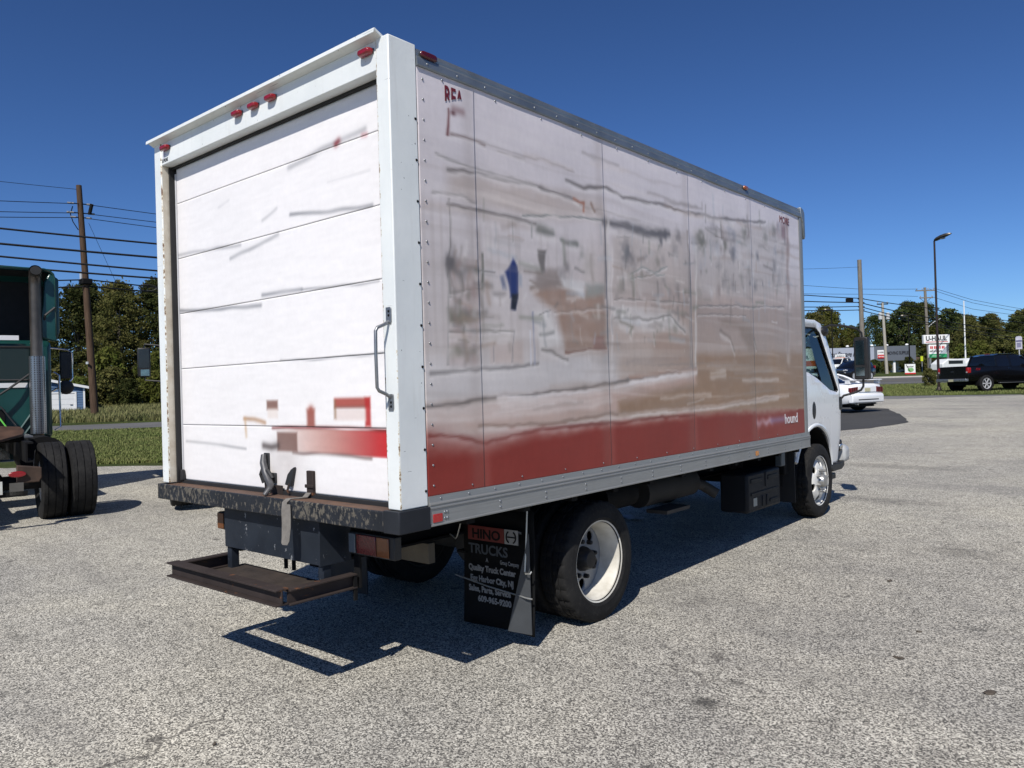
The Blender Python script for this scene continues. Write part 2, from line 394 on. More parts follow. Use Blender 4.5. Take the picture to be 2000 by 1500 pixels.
SIDE_BLOBS = [(0.4, 2.24, 0.045, (88, 86, 88), 0.9), (0.47, 2.21, 0.04, (112, 108, 108), 0.8), (2.09, 2.48, 0.05, (88, 86, 88), 0.9), (2.15, 2.44, 0.03, (112, 108, 108), 0.7), (3.2, 2.69, 0.05, (96, 95, 84), 0.7), (3.62, 2.71, 0.04, (96, 95, 84), 0.7), (3.76, 2.66, 0.045, (88, 86, 88), 0.7), (4.02, 2.87, 0.05, (96, 95, 84), 0.6), (4.26, 2.69, 0.03, (88, 86, 88), 0.8), (4.65, 2.64, 0.05, (112, 108, 108), 0.6), (2.55, 2.62, 0.035, (88, 86, 88), 0.8), (2.62, 2.67, 0.03, (88, 86, 88), 0.8), (2.83, 2.68, 0.04, (112, 108, 108), 0.7), (2.76, 2.56, 0.05, (112, 108, 108), 0.5), (1.39, 2.31, 0.03, (112, 108, 108), 0.7), (1.55, 2.41, 0.03, (130, 130, 128), 0.6), (4.2, 2.42, 0.03, (88, 86, 88), 0.6), (4.36, 2.46, 0.02, (88, 86, 88), 0.6), (4.09, 2.44, 0.02, (88, 86, 88), 0.6), (1.33, 2.27, 0.03, (112, 108, 108), 0.5), (1.64, 2.35, 0.06, (150, 146, 142), 0.5), (3.44, 2.8, 0.029, (96, 95, 84), 0.23), (3.08, 2.51, 0.025, (112, 108, 108), 0.27), (3.95, 2.76, 0.021, (112, 108, 108), 0.28), (4.78, 3.03, 0.037, (130, 134, 146), 0.44), (3.36, 2.67, 0.037, (130, 134, 146), 0.23), (4.06, 2.53, 0.033, (96, 95, 84), 0.27), (3.48, 2.32, 0.044, (112, 98, 92), 0.45), (3.07, 2.65, 0.04, (130, 134, 146), 0.45), (3.89, 2.67, 0.036, (190, 190, 194), 0.34), (3.42, 2.71, 0.043, (112, 108, 108), 0.21), (4.12, 2.78, 0.034, (190, 190, 194), 0.41), (3.27, 2.46, 0.017, (96, 95, 84), 0.39), (3.78, 2.79, 0.03, (112, 98, 92), 0.3), (3.96, 2.38, 0.019, (112, 108, 108), 0.41), (3.49, 2.53, 0.045, (112, 108, 108), 0.3), (3.33, 2.58, 0.016, (112, 108, 108), 0.47), (4.77, 2.56, 0.049, (112, 108, 108), 0.3), (3.58, 2.79, 0.038, (112, 98, 92), 0.4), (3.17, 2.48, 0.046, (130, 134, 146), 0.24), (3.65, 2.33, 0.027, (112, 108, 108), 0.31), (3.8, 2.69, 0.043, (130, 134, 146), 0.37), (3.78, 2.78, 0.047, (112, 108, 108), 0.22), (3.15, 2.72, 0.039, (96, 95, 84), 0.38), (3.96, 2.58, 0.026, (112, 108, 108), 0.24), (3.92, 2.46, 0.029, (96, 95, 84), 0.34), (3.43, 2.62, 0.016, (190, 190, 194), 0.33), (4.15, 2.69, 0.023, (96, 95, 84), 0.21), (3.46, 2.72, 0.022, (96, 95, 84), 0.33), (3.47, 2.67, 0.046, (130, 134, 146), 0.37), (4.87, 2.79, 0.047, (112, 108, 108), 0.35), (3.2, 2.71, 0.046, (96, 95, 84), 0.3), (4.15, 2.46, 0.037, (190, 190, 194), 0.36), (4.16, 2.53, 0.024, (190, 190, 194), 0.49), (3.15, 2.28, 0.049, (96, 95, 84), 0.21), (4.68, 2.95, 0.049, (112, 108, 108), 0.46), (4.23, 2.68, 0.032, (190, 190, 194), 0.48), (3.41, 2.85, 0.047, (112, 108, 108), 0.38), (3.46, 2.63, 0.042, (190, 190, 194), 0.46), (3.95, 2.4, 0.022, (112, 98, 92), 0.3), (4.63, 2.52, 0.032, (112, 98, 92), 0.33), (3.17, 2.44, 0.019, (112, 98, 92), 0.46), (4.09, 2.86, 0.028, (112, 98, 92), 0.47), (3.53, 2.67, 0.018, (112, 98, 92), 0.34), (3.35, 2.29, 0.029, (190, 190, 194), 0.46), (3.71, 2.85, 0.047, (130, 134, 146), 0.35), (3.74, 2.39, 0.042, (112, 108, 108), 0.39), (4.74, 2.62, 0.048, (190, 190, 194), 0.33), (4.46, 2.89, 0.046, (96, 95, 84), 0.41), (3.56, 2.38, 0.024, (112, 108, 108), 0.41), (3.07, 2.63, 0.034, (190, 190, 194), 0.44), (4.06, 2.62, 0.033, (190, 190, 194), 0.45), (3.61, 2.44, 0.05, (112, 108, 108), 0.4), (4.08, 2.75, 0.047, (190, 190, 194), 0.43), (3.98, 2.37, 0.033, (190, 190, 194), 0.38), (3.79, 2.82, 0.042, (130, 134, 146), 0.5), (3.6, 2.63, 0.036, (112, 98, 92), 0.25), (4.67, 2.79, 0.035, (130, 134, 146), 0.4), (4.65, 2.98, 0.038, (96, 95, 84), 0.3), (3.66, 2.79, 0.046, (112, 98, 92), 0.21), (4.75, 2.5, 0.043, (112, 108, 108), 0.25), (0.49, 1.99, 0.021, (112, 108, 108), 0.43), (0.59, 2.2, 0.023, (96, 95, 84), 0.39), (0.56, 2.09, 0.029, (140, 120, 118), 0.46), (0.42, 1.98, 0.014, (190, 188, 190), 0.27), (0.43, 1.91, 0.03, (140, 120, 118), 0.35), (0.59, 2.09, 0.019, (112, 108, 108), 0.28), (0.57, 2.01, 0.021, (190, 188, 190), 0.32), (0.46, 2.23, 0.02, (140, 120, 118), 0.49), (0.58, 1.76, 0.022, (190, 188, 190), 0.47), (0.53, 1.99, 0.023, (140, 120, 118), 0.47), (0.55, 2.18, 0.015, (190, 188, 190), 0.24), (0.38, 2.03, 0.022, (190, 188, 190), 0.21), (0.41, 1.84, 0.014, (190, 188, 190), 0.22), (0.41, 1.78, 0.023, (96, 95, 84), 0.42), (0.5, 1.74, 0.028, (112, 108, 108), 0.37), (0.51, 1.86, 0.021, (140, 120, 118), 0.25), (0.55, 1.99, 0.011, (96, 95, 84), 0.25), (0.56, 1.98, 0.021, (190, 188, 190), 0.46), (0.44, 2.04, 0.018, (112, 108, 108), 0.28), (0.52, 2.09, 0.026, (112, 108, 108), 0.25), (0.55, 1.81, 0.015, (112, 108, 108), 0.34), (0.53, 2.15, 0.027, (140, 120, 118), 0.3), (0.4, 1.96, 0.014, (140, 120, 118), 0.39), (0.57, 2.09, 0.023, (140, 120, 118), 0.38), (0.37, 1.91, 0.015, (190, 188, 190), 0.44), (0.46, 1.8, 0.026, (112, 108, 108), 0.47), (0.56, 1.78, 0.023, (112, 108, 108), 0.38), (0.47, 1.72, 0.017, (112, 108, 108), 0.25), (0.37, 1.97, 0.027, (96, 95, 84), 0.21), (0.52, 2.07, 0.022, (96, 95, 84), 0.41), (0.38, 1.72, 0.027, (112, 108, 108), 0.22), (0.42, 2.1, 0.029, (112, 108, 108), 0.2), (0.53, 2.14, 0.015, (190, 188, 190), 0.44), (0.43, 2.04, 0.022, (112, 108, 108), 0.25), (0.48, 2.22, 0.02, (190, 188, 190), 0.37), (0.43, 2.13, 0.024, (190, 188, 190), 0.25), (0.36, 1.77, 0.029, (190, 188, 190), 0.3), (0.56, 1.74, 0.029, (140, 120, 118), 0.3), (0.51, 2.12, 0.02, (112, 108, 108), 0.32), (0.49, 1.89, 0.023, (190, 188, 190), 0.23), (2.92, 2.49, 0.015, (96, 95, 84), 0.43), (2.18, 2.39, 0.03, (112, 108, 108), 0.36), (1.95, 2.17, 0.018, (112, 108, 108), 0.26), (2.77, 2.51, 0.039, (190, 188, 190), 0.42), (2.5, 2.46, 0.033, (96, 95, 84), 0.42), (2.65, 2.11, 0.034, (96, 95, 84), 0.27), (2.49, 2.17, 0.033, (190, 188, 190), 0.45), (2.08, 2.08, 0.013, (112, 108, 108), 0.44), (2.57, 1.97, 0.014, (190, 188, 190), 0.38), (2.56, 2.05, 0.015, (96, 95, 84), 0.4), (2.3, 2.18, 0.026, (190, 188, 190), 0.29), (2.64, 2.06, 0.033, (112, 108, 108), 0.25), (2.28, 2.35, 0.022, (96, 95, 84), 0.43), (2.59, 2.33, 0.027, (112, 108, 108), 0.44), (2.12, 2.31, 0.039, (96, 95, 84), 0.21), (2.06, 2.33, 0.031, (190, 188, 190), 0.43), (2.42, 2.51, 0.021, (150, 156, 160), 0.24), (2.92, 2.21, 0.022, (112, 108, 108), 0.31), (2.08, 2.48, 0.034, (150, 156, 160), 0.25), (2.24, 2.18, 0.014, (112, 108, 108), 0.32), (2.9, 2.27, 0.017, (96, 95, 84), 0.35), (2.5, 2.12, 0.013, (150, 156, 160), 0.26), (2.49, 2.18, 0.016, (190, 188, 190), 0.26), (2.65, 2.24, 0.022, (190, 188, 190), 0.43), (2.74, 2.17, 0.028, (190, 188, 190), 0.26), (2.25, 2.21, 0.027, (190, 188, 190), 0.34), (2.77, 2.27, 0.035, (112, 108, 108), 0.42), (2.48, 1.96, 0.016, (96, 95, 84), 0.35), (1.98, 2.04, 0.036, (112, 108, 108), 0.38), (1.98, 2.03, 0.016, (96, 95, 84), 0.27), (2.0, 2.23, 0.036, (96, 95, 84), 0.36), (2.67, 2.25, 0.033, (112, 108, 108), 0.42), (2.21, 2.28, 0.012, (190, 188, 190), 0.22), (2.35, 2.48, 0.024, (112, 108, 108), 0.27), (2.74, 1.99, 0.035, (96, 95, 84), 0.38), (2.67, 2.52, 0.015, (112, 108, 108), 0.44), (2.42, 2.23, 0.014, (190, 188, 190), 0.37), (2.54, 2.25, 0.027, (112, 108, 108), 0.22), (2.36, 2.45, 0.015, (190, 188, 190), 0.33), (2.58, 2.48, 0.028, (112, 108, 108), 0.35)]

# ------------------------------------------------------------------ ground materials
STAINS = [(2.23, 1.08, .10, .085, .8), (2.24, 1.42, .06, .05, .45), (2.55, 1.62, .05, .05, .35), (3.05, 3.05, .07, .05, .6), (2.6, 5.2, .35, .22, .35), (-1.9, -.7, .20, .06, .4), (-.9, -1.1, .12, .05, .35), (1.2, 7.6, .9, .25, .3), (.3, 11.0, 1.6, .35, .35), (4.2, 9.0, 1.2, .3, .3)]
def lot_material():
    t = NT('exposed_aggregate'); v = t.coord()
    warp = t.noise(v, 60, 2)
    cell = t.sep(t.voro(v, 140, 'F1', 'Color'))[0]
    cell2 = t.sep(t.voro(v, 300, 'F1', 'Color'))[1]
    stone = t.ramp(cell, [(.0, (.022, .022, .024)), (.30, (.07, .069, .068)), (.42, (.27, .258, .235)), (.66, (.48, .465, .42)), (1.0, (.82, .80, .73))])
    grit = t.ramp(cell2, [(.0, (.08, .078, .075)), (.45, (.27, .26, .235)), (1.0, (.55, .53, .475))])
    c = t.mix(.26, stone, grit)
    mott = t.ramp(t.noise(v, 5.5, 4, .65), [(.3, .84), (.55, 1.0), (.8, 1.07)])
    c = t.mix(1.0, c, mott, 'MULTIPLY')
    big = t.ramp(t.noise(v, .42, 5, .6, .6), [(.3, (.92, .91, .89)), (.5, (1.11, 1.09, 1.04)), (.7, (1.25, 1.22, 1.13))])
    c = t.mix(1.0, c, big, 'MULTIPLY')
    c = t.mix(1.0, c, t.ramp(t.noise(t.coord(loc=(11, 4, 0)), .13, 4, .6, .8), [(.35, (.88, .88, .89)), (.65, (1.07, 1.06, 1.03))]), 'MULTIPLY')
    # worn tracks stretched along the driving direction
    tr = t.noise(t.coord((.22, 1.3, 1), loc=(3, 1, 0)), 1.0, 4, .6)
    c = t.mix(t.ramp(tr, [(.52, 0.0), (.74, .38)]), c, (.15, .145, .14))
    # known oil stains
    X = t.sep(v)
    for x, y, rx, ry, k in STAINS:
        d = t.math('ADD', t.math('POWER', t.math('DIVIDE', t.math('SUBTRACT', X[0], x), rx), 2.0), t.math('POWER', t.math('DIVIDE', t.math('SUBTRACT', X[1], y), ry), 2.0))
        d = t.math('SUBTRACT', 1.0, t.math('ADD', d, t.math('MULTIPLY', t.math('SUBTRACT', t.noise(v, 9, 4, .7), .5), 2.4)))
        c = t.mix(t.math('MULTIPLY', t.math('MINIMUM', t.math('MAXIMUM', d, 0.0), 1.0), k), c, (.05, .048, .045))
    # oil spots
    sp = t.ramp(t.noise(t.coord(loc=(7.3, 2.2, 0)), 1.35, 2, .5), [(.72, 0.0), (.80, .5)])
    c = t.mix(sp, c, (.07, .065, .06))
    sp2 = t.ramp(t.noise(t.coord(loc=(1.3, 8.2, 0)), 6.5, 1, .4), [(.745, 0.0), (.79, .6)])
    c = t.mix(sp2, c, (.075, .07, .062))
    # cracks
    wv = t.n.new('ShaderNodeVectorMath'); wv.operation = 'ADD'
    nz = t.n.new('ShaderNodeTexNoise'); nz.inputs['Scale'].default_value = 1.6; nz.inputs['Detail'].default_value = 5; t.link(v, nz.inputs['Vector'])
    t.link(v, wv.inputs[0]); t.link(nz.outputs['Color'], wv.inputs[1])
    cr = t.ramp(t.voro(wv.outputs[0], .28, 'DISTANCE_TO_EDGE'), [(.0, 1.0), (.0015, .8), (.004, 0.0)])
    crm = t.ramp(t.noise(v, .5, 2), [(.49, 0.0), (.62, .8)])
    c = t.mix(t.math('MULTIPLY', cr, crm), c, (.055, .05, .047))
    t.set(c, .93, 0, spec=.25)
    hgt = t.math('ADD', t.math('MULTIPLY', t.voro(v, 140), -1.0), t.math('MULTIPLY', t.voro(v, 300), -.4))
    t.bump(hgt, .5, .004)
    return t.m
def asphalt_material(name, lo, hi):
    t = NT(name); v = t.coord()
    c = t.ramp(t.noise(v, 120, 3, .7), [(.3, tuple(lo for _ in '123')), (.75, (hi, hi*.98, hi*.95))])
    c = t.mix(t.ramp(t.noise(v, .6, 4), [(.35, 0.0), (.7, .35)]), c, (hi*1.2, hi*1.17, hi*1.1))
    t.set(c, .9, spec=.3); t.bump(t.voro(v, 110), .4, .005); return t.m
def grass_material(name, a, b, c3):
    t = NT(name); v = t.coord()
    c = t.mix(t.ramp(t.noise(v, 1.4, 5, .65), [(.3, 0.0), (.7, 1.0)]), a, b)
    c = t.mix(t.ramp(t.noise(v, 14, 4, .7), [(.45, 0.0), (.75, .8)]), c, c3)
    c = t.mix(t.ramp(t.noise(v, 45, 2, .7), [(.4, 0.0), (.7, .6)]), c, tuple(x*.35 for x in a))
    t.set(c, .95, spec=.1); t.bump(t.noise(v, 30, 4, .7), .9, .08); return t.m
M_lot = lot_material()
M_asph = asphalt_material('patch_asphalt', .03, .075)
M_road = asphalt_material('road_asphalt', .06, .125)
M_road2 = asphalt_material('side_road_asphalt', .075, .15)
M_edge = asphalt_material('old_asphalt_edge', .10, .2)
M_grass = grass_material('mown_grass', (.045, .078, .018), (.085, .105, .03), (.15, .14, .06))

DN = Vector((-.65, .76, 0))
def ground_sheet(name, poly, m, up, kind='structure', jitter=0.0):
    if jitter:
        rnd = random.Random(name); out = []
        for i, p in enumerate(poly):
            q = poly[(i+1) % len(poly)]; d = math.dist(p, q); k = max(1, min(60, int(d/.45)))
            for t in range(k):
                j = jitter if t else 0
                out.append((p[0]+(q[0]-p[0])*t/k + rnd.uniform(-j, j), p[1]+(q[1]-p[1])*t/k + rnd.uniform(-j, j)))
        poly = out
    bm = bmesh.new(); f = bm.faces.new([bm.verts.new((x, y, 0)) for x, y in poly])
    bmesh.ops.triangulate(bm, faces=[f])
    for d in (-40, 45, 90, 140):
        pt = Vector((1.08, 1.85, 0)) + DN*(d/DN.length_squared)
        bmesh.ops.bisect_plane(bm, geom=bm.verts[:]+bm.edges[:]+bm.faces[:], plane_co=pt, plane_no=DN)
    for v in bm.verts: v.co.z = H(v.co.x, v.co.y)+up
    bmesh.ops.recalc_face_normals(bm, faces=bm.faces)
    for f in bm.faces:
        if f.normal.z < 0: f.normal_flip()
    me = bpy.data.meshes.new(name); bm.to_mesh(me); bm.free(); me.materials.append(m)
    return tag(obj(name, me), kind=kind)
ground_sheet('ground', [(-1400, -1400), (1400, -1400), (1400, 1400), (-1400, 1400)], M_grass, 0)
ground_sheet('parking_lot', [(-38, -12.5), (-13, 4.1), (-11.73, 4.94), (-8.5, 8.5), (-9, 20), (-9.8, 34.5), (-6.9, 37.6), (-3.4, 39.6), (-1.7, 40.5), (10, 42), (60, 45), (60, -60), (-38, -60)], M_lot, .004, jitter=.09)
ground_sheet('asphalt_patch', [(-2.43, 17.79), (-2.02, 18.67), (-1.83, 19.82), (-1.7, 21.12), (-2.43, 23.52), (-3.25, 25.85), (-4.07, 28.05), (-5.05, 28.66), (-9.4, 31), (-9.2, 17)], M_asph, .008, jitter=.07)
ground_sheet('lot_edge_strip', [(-7.6, 36.2), (-6.0, 36.0), (-4.6, 37.6), (-3.4, 38.9), (-1.6, 40.1), (-1.6, 41.0), (-4, 40.4), (-7.4, 39.4)], M_edge, .008, jitter=.12)
def strip(center, width):
    L, Rr = [], []
    for i, p in enumerate(center):
        a = center[max(i-1, 0)]; b = center[min(i+1, len(center)-1)]
        dx, dy = b[0]-a[0], b[1]-a[1]; l = math.hypot(dx, dy); nx, ny = -dy/l*width/2, dx/l*width/2
        L.append((p[0]+nx, p[1]+ny)); Rr.append((p[0]-nx, p[1]-ny))
    return L + Rr[::-1]
ground_sheet('side_road', strip([(-60, -30.5), (-27.85, 12.76), (-22, 20.5), (-19.5, 30), (-20, 45), (-22, 64)], 4.4), M_road2, .008, jitter=.05)
RA, RB = Vector((-12.78, 59.18)), Vector((-10.43, 61.92))      # near edge of the main road
rd = Vector((.80, .60)); rn = Vector((-.60, .80))
P0 = RA - rd*60; P1 = RA + rd*90
def off(p, k): q = p + rn*k; return (q.x, q.y)
ground_sheet('main_road', [off(P0, 0), off(P1, 0), off(P1, 17.5), off(P0, 17.5)], M_road, .008, jitter=.03)
M_line = mat('road_paint', (.62, .61, .57), .8, var=.35, vscale=3)
ground_sheet('road_marking', [off(P0, 3.3), off(P1, 3.3), off(P1, 3.5), off(P0, 3.5)], M_line, .012)
ground_sheet('road_marking', [off(P0, 14.6), off(P1, 14.6), off(P1, 14.8), off(P0, 14.8)], M_line, .012)
M_yel = mat('road_paint_yellow', (.55, .38, .06), .8, var=.35, vscale=3)
ground_sheet('road_marking', [off(P0, 9.0), off(P1, 9.0), off(P1, 9.12), off(P0, 9.12)], M_yel, .012)
# kerb and pale pavement strip along the far side of the road
M_conc = mat('kerb_concrete', (.5, .48, .44), .85, var=.25, vscale=1.5, bump=.3, bscale=20)
kb = MB(); n = 60
for lo, hi, up in ((17.5, 17.75, .13),):
    rows = []
    for i in range(n+1):
        p = P0 + (P1-P0)*(i/n)
        a = p + rn*lo; b = p + rn*hi
        rows.append([(a.x, a.y, H(a.x, a.y)-.05), (a.x, a.y, H(a.x, a.y)+up), (b.x, b.y, H(b.x, b.y)+up), (b.x, b.y, H(b.x, b.y)-.05)])
    kb.grid(rows)
tag(kb.build('kerb', M_conc), kind='structure')
ground_sheet('pavement', [off(P0, 17.76), off(P1, 17.76), off(P1, 19.6), off(P0, 19.6)], M_conc, .06)

# grass blades (uncountable): mown verge and the rougher field by the wood
def blades(name, label, n, area, hmin, hmax, cols, seed, w=.012, keep=None):
    rnd = random.Random(seed); V = []; F = []
    for i in range(n):
        a, b = area(rnd); x, y = site(a, b); z = H(x, y)
        if keep and not keep(x, y): continue
        th = rnd.uniform(0, 6.28); hh = rnd.uniform(hmin, hmax); ln = rnd.uniform(.1, .6)*hh; ww = w*rnd.uniform(.6, 1.4)
        dx, dy = math.cos(th), math.sin(th); k = len(V)
        V += [(x-dy*ww, y+dx*ww, z), (x+dy*ww, y-dx*ww, z), (x+dx*ln*.4+dy*ww*.7, y+dy*ln*.4-dx*ww*.7, z+hh*.6), (x+dx*ln, y+dy*ln, z+hh), (x+dx*ln*.4-dy*ww*.7, y+dy*ln*.4+dx*ww*.7, z+hh*.6)]
        F += [(k, k+1, k+2, k+4), (k+4, k+2, k+3)]
    t = NT(name+'_blades'); v = t.coord()
    c = t.mix(t.ramp(t.noise(v, .9, 4), [(.3, 0.0), (.7, 1.0)]), cols[0], cols[1])
    c = t.mix(t.ramp(t.noise(v, 9, 3), [(.45, 0.0), (.8, .7)]), c, cols[2]); t.set(c, .8, spec=.2)
    t.p.inputs['Transmission Weight'].default_value = 0.0
    me = bpy.data.meshes.new(name); me.from_pydata(V, [], F); me.materials.append(t.m)
    return tag(obj(name, me), label, 'grass', kind='stuff')
def in_band(a0, b0, a1, b1):
    def f(r):
        b = b0 + (b1-b0)*(r.random()**1.2); s = (b-b0)/(b1-b0); return (r.uniform(a0[0]+(a0[1]-a0[0])*0, a0[1])*(b/b0), b)
    return f
G1, G2, G3 = (.10, .14, .035), (.155, .17, .055), (.24, .22, .10)
blades('verge_grass', 'mown green grass strip between the lot and the side road', 42000, in_band((-10.6, -6.6), 16.6, None, 29.2), .04, .10, (G1, G2, G3), 1)
blades('field_grass', 'taller rough grass below the wood across the side road', 26000, in_band((-23.5, -14.5), 36, None, 57), .12, .42, ((.12, .14, .045), (.19, .18, .075), (.30, .25, .13)), 2, .02)
blades('roadside_grass', 'grass island beside the main road under the black pickup', 34000, in_band((16.5, 26.5), 38.5, None, 57), .04, .13, (G1, G2, G3), 3, .016, lambda x, y: y > 40.4+.25*max(0, x+2) + .3*math.sin(x*3) and (Vector((x, y))-RA).dot(rn) < -.3)

# ================================================================== the box truck
TR = empty('box_truck', (0, 0, 0))
tag(TR, 'white box truck with faded red printed side parked in the middle of the lot', 'truck')
def worn_white(name, edge_x=None, rust=.5):
    t = NT(name); v = t.coord(); X = t.sep(v)
    c = t.mix(t.ramp(t.noise(v, 3, 5, .6), [(.3, 0.0), (.7, 1.0)]), (.66, .69, .68), (.76, .785, .765))
    c = t.mix(t.ramp(t.noise(t.coord((6, 6, .5)), 3, 4, .6), [(.55, 0.0), (.8, .25)]), c, (.42, .40, .36))
    n1 = t.noise(v, 34, 4, .7); n2 = t.noise(v, 7, 3, .6)
    if edge_x is not None:
        e = t.math('SUBTRACT', 1.0, t.math('MULTIPLY', t.math('ABSOLUTE', t.math('SUBTRACT', t.math('ABSOLUTE', X[0]), edge_x)), 45.0))
        e = t.math('MULTIPLY', t.math('MAXIMUM', e, 0.0), t.math('MAXIMUM', t.math('MULTIPLY_ADD', X[1], -55.0, 1.0), 0.0))
        jam = t.math('MULTIPLY', t.math('LESS_THAN', t.math('ABSOLUTE', X[0]), 1.1262), t.math('GREATER_THAN', X[1], .007))
        c = t.mix(jam, c, t.mix(t.ramp(t.noise(v, 11, 4, .65), [(.35, 0.0), (.75, 1.0)]), (.60, .56, .47), (.42, .36, .27)))
        e2 = t.math('MAXIMUM', t.math('SUBTRACT', 1.0, t.math('MULTIPLY', t.math('ABSOLUTE', t.math('SUBTRACT', t.math('ABSOLUTE', X[0]), 1.22)), 60.0)), 0.0)
        e2 = t.math('MULTIPLY', e2, t.math('MAXIMUM', t.math('MULTIPLY_ADD', X[1], -70.0, 1.0), 0.0))
        lowz = t.math('MAXIMUM', t.math('MULTIPLY_ADD', X[2], -.45, 1.15), .25)
        e = t.math('MAXIMUM', t.math('MULTIPLY', e, t.math('MAXIMUM', lowz, .62)), t.math('MULTIPLY', e2, lowz))
        msk = t.math('ADD', t.math('MULTIPLY', e, .52), t.math('ADD', t.math('MULTIPLY', n1, .62), t.math('MULTIPLY', n2, .34)))
    else:
        msk = t.math('ADD', t.math('MULTIPLY', n1, .66), t.math('MULTIPLY', n2, .36))
    yel = t.ramp(msk, [(.69, 0.0), (.75, .75)]); rst = t.ramp(msk, [(.755, 0.0), (.785, 1.0)])
    c = t.mix(yel, c, (.50, .40, .22)); c = t.mix(rst, c, t.mix(n2, (.045, .028, .02), (.19, .085, .04)))
    # black scuffs, drawn out along the body
    sc = t.ramp(t.noise(t.coord((1, 9, 60), loc=(0, 3.1, 1.7)), 2.2, 2, .5), [(.76, 0.0), (.775, .9)])
    c = t.mix(sc, c, (.04, .042, .05))
    pt = t.ramp(t.noise(t.coord((1, 1, .6)), 55, 1, .4), [(.785, 0.0), (.80, 1.0)]); c = t.mix(pt, c, (.03, .032, .04))
    t.set(c, .42, 0, .12); t.bump(t.noise(v, 40, 3), .06, .01); return t.m
M_post = worn_white('worn_white_frame', 1.125)
M_head = worn_white('worn_white_header')
M_cream = worn_white('worn_cream_jamb', 1.125); 
M_white = mat('white_paint', (.75, .77, .77), .32, var=.06, vscale=2, coat=.35)
M_black = mat('black_steel', (.022, .023, .025), .55, var=.5, vscale=5, bump=.15, bscale=50)
M_dark = mat('chassis_black', (.007, .007, .0075), .8, var=.4, vscale=4, spec=.2)
M_rubber = mat('rubber_seal', (.015, .015, .016), .75, var=.3)
M_steel = mat('galvanised_steel', (.32, .33, .34), .42, .85, var=.3, vscale=14)
M_chrome = mat('polished_steel', (.62, .63, .64), .16, 1.0, var=.12, vscale=9)
def alu_material():
    t = NT('brushed_rail'); v = t.coord()
    g = t.noise(t.coord((90, .7, 90)), 3, 4, .7)
    c = t.mix(t.ramp(g, [(.3, 0.0), (.75, 1.0)]), (.27, .275, .27), (.38, .385, .375))
    c = t.mix(t.ramp(t.noise(v, 2.2, 5, .6), [(.5, 0.0), (.8, .4)]), c, (.2, .19, .175))
    t.set(c, .46, .55); t.bump(g, .08, .004); return t.m
M_alu = alu_material()
M_roofrail = mat('roof_rail_metal', (.30, .33, .35), .38, .7, var=.35, vscale=3)
def chip_material(name, base, under, sc=(10, 10, 2.6), th=.52, rough=.55):
    t = NT(name); v = t.coord()
    n1 = t.noise(t.coord(sc), 2.1, 6, .72, .3); n2 = t.noise(v, 1.3, 3)
    k = t.ramp(t.math('ADD', t.math('MULTIPLY', n1, .7), t.math('MULTIPLY', n2, .3)), [(th, 0.0), (th+.018, 1.0)])
    u = t.mix(t.noise(v, 18, 3), under, tuple(x*.55 for x in under))
    b = t.mix(t.ramp(t.noise(v, 6, 4), [(.35, 0.0), (.75, .7)]), base, tuple(x*1.7+.002 for x in base))
    t.set(t.mix(k, b, u), rough, spec=.22); t.bump(k, .2, .004); return t.m
M_bumper = chip_material('peeling_black_paint', (.014, .016, .02), (.15, .135, .11), (20, 20, 11), th=.535)
M_bumpclean = chip_material('scraped_black_paint', (.014, .016, .02), (.20, .20, .19), (14, 14, 2), .60)
M_plate = chip_material('chipped_black_plate', (.013, .017, .024), (.30, .31, .32), (14, 14, 7), .605)
M_rust = chip_material('rusty_step_steel', (.028, .021, .019), (.15, .066, .032), (3, 3, 6), .575, .75)
M_rust2 = chip_material('rusty_ledge', (.085, .055, .043), (.15, .09, .062), (3, 9, 9), .5, .8)
def print_material(name, rough=.33):
    t = NT(name); a = t.n.new('ShaderNodeAttribute'); a.attribute_name = 'print'
    v = t.coord(); c = t.mix(1.0, a.outputs['Color'], t.ramp(t.noise(v, 26, 4, .7), [(.3, .97), (.7, 1.02)]), 'MULTIPLY')
    t.set(c, rough, 0, .06, .3); t.bump(t.noise(t.coord((1, 1, .7)), 2.6, 3), .10, .03); return t.m
M_print = print_material('printed_film')
M_red = lens_mat('red_lens', (.34, .008, .014))
M_amber = lens_mat('amber_lens', (.42, .10, .008))
M_clear = lens_mat('clear_lens', (.16, .19, .22))
M_refl = mat('red_reflector', (.42, .012, .014), .25, var=.2, coat=.6)
M_ambrefl = mat('amber_reflector', (.55, .20, .02), .25, var=.2, coat=.6)

# --- painted print on skin and door: computed colour, stored on the sheet itself
def lin(a): 
    a = np.asarray(a, float)/255.0
    return np.where(a <= .04045, a/12.92, ((a+.055)/1.055)**2.4)
def vnoise(U, V, su, sv, seed):
    rg = np.random.default_rng(seed); n = 128; T = rg.random((n, n))
    u = U*su; v = V*sv; i = np.floor(u).astype(int); j = np.floor(v).astype(int); fu = u-i; fv = v-j
    fu = fu*fu*(3-2*fu); fv = fv*fv*(3-2*fv)
    g = lambda a, b: T[a % n, b % n]
    return (g(i, j)*(1-fu)+g(i+1, j)*fu)*(1-fv) + (g(i, j+1)*(1-fu)+g(i+1, j+1)*fu)*fv
def seg_dist(U, V, pts):
    d = np.full(U.shape, 9.0)
    for (a, b), (c, e) in zip(pts[:-1], pts[1:]):
        dx, dy = c-a, e-b; L = dx*dx+dy*dy+1e-9
        t = np.clip(((U-a)*dx+(V-b)*dy)/L, 0, 1); d = np.minimum(d, np.hypot(U-a-t*dx, V-b-t*dy))
    return d
def poly_in(U, V, pts):
    ins = np.zeros(U.shape, bool); n = len(pts)
    for k in range(n):
        (x0, y0), (x1, y1) = pts[k], pts[(k+1) % n]
        c = ((y0 > V) != (y1 > V)) & (U < (x1-x0)*(V-y0)/((y1-y0) if abs(y1-y0) > 1e-9 else 1e-9)+x0); ins ^= c
    return ins
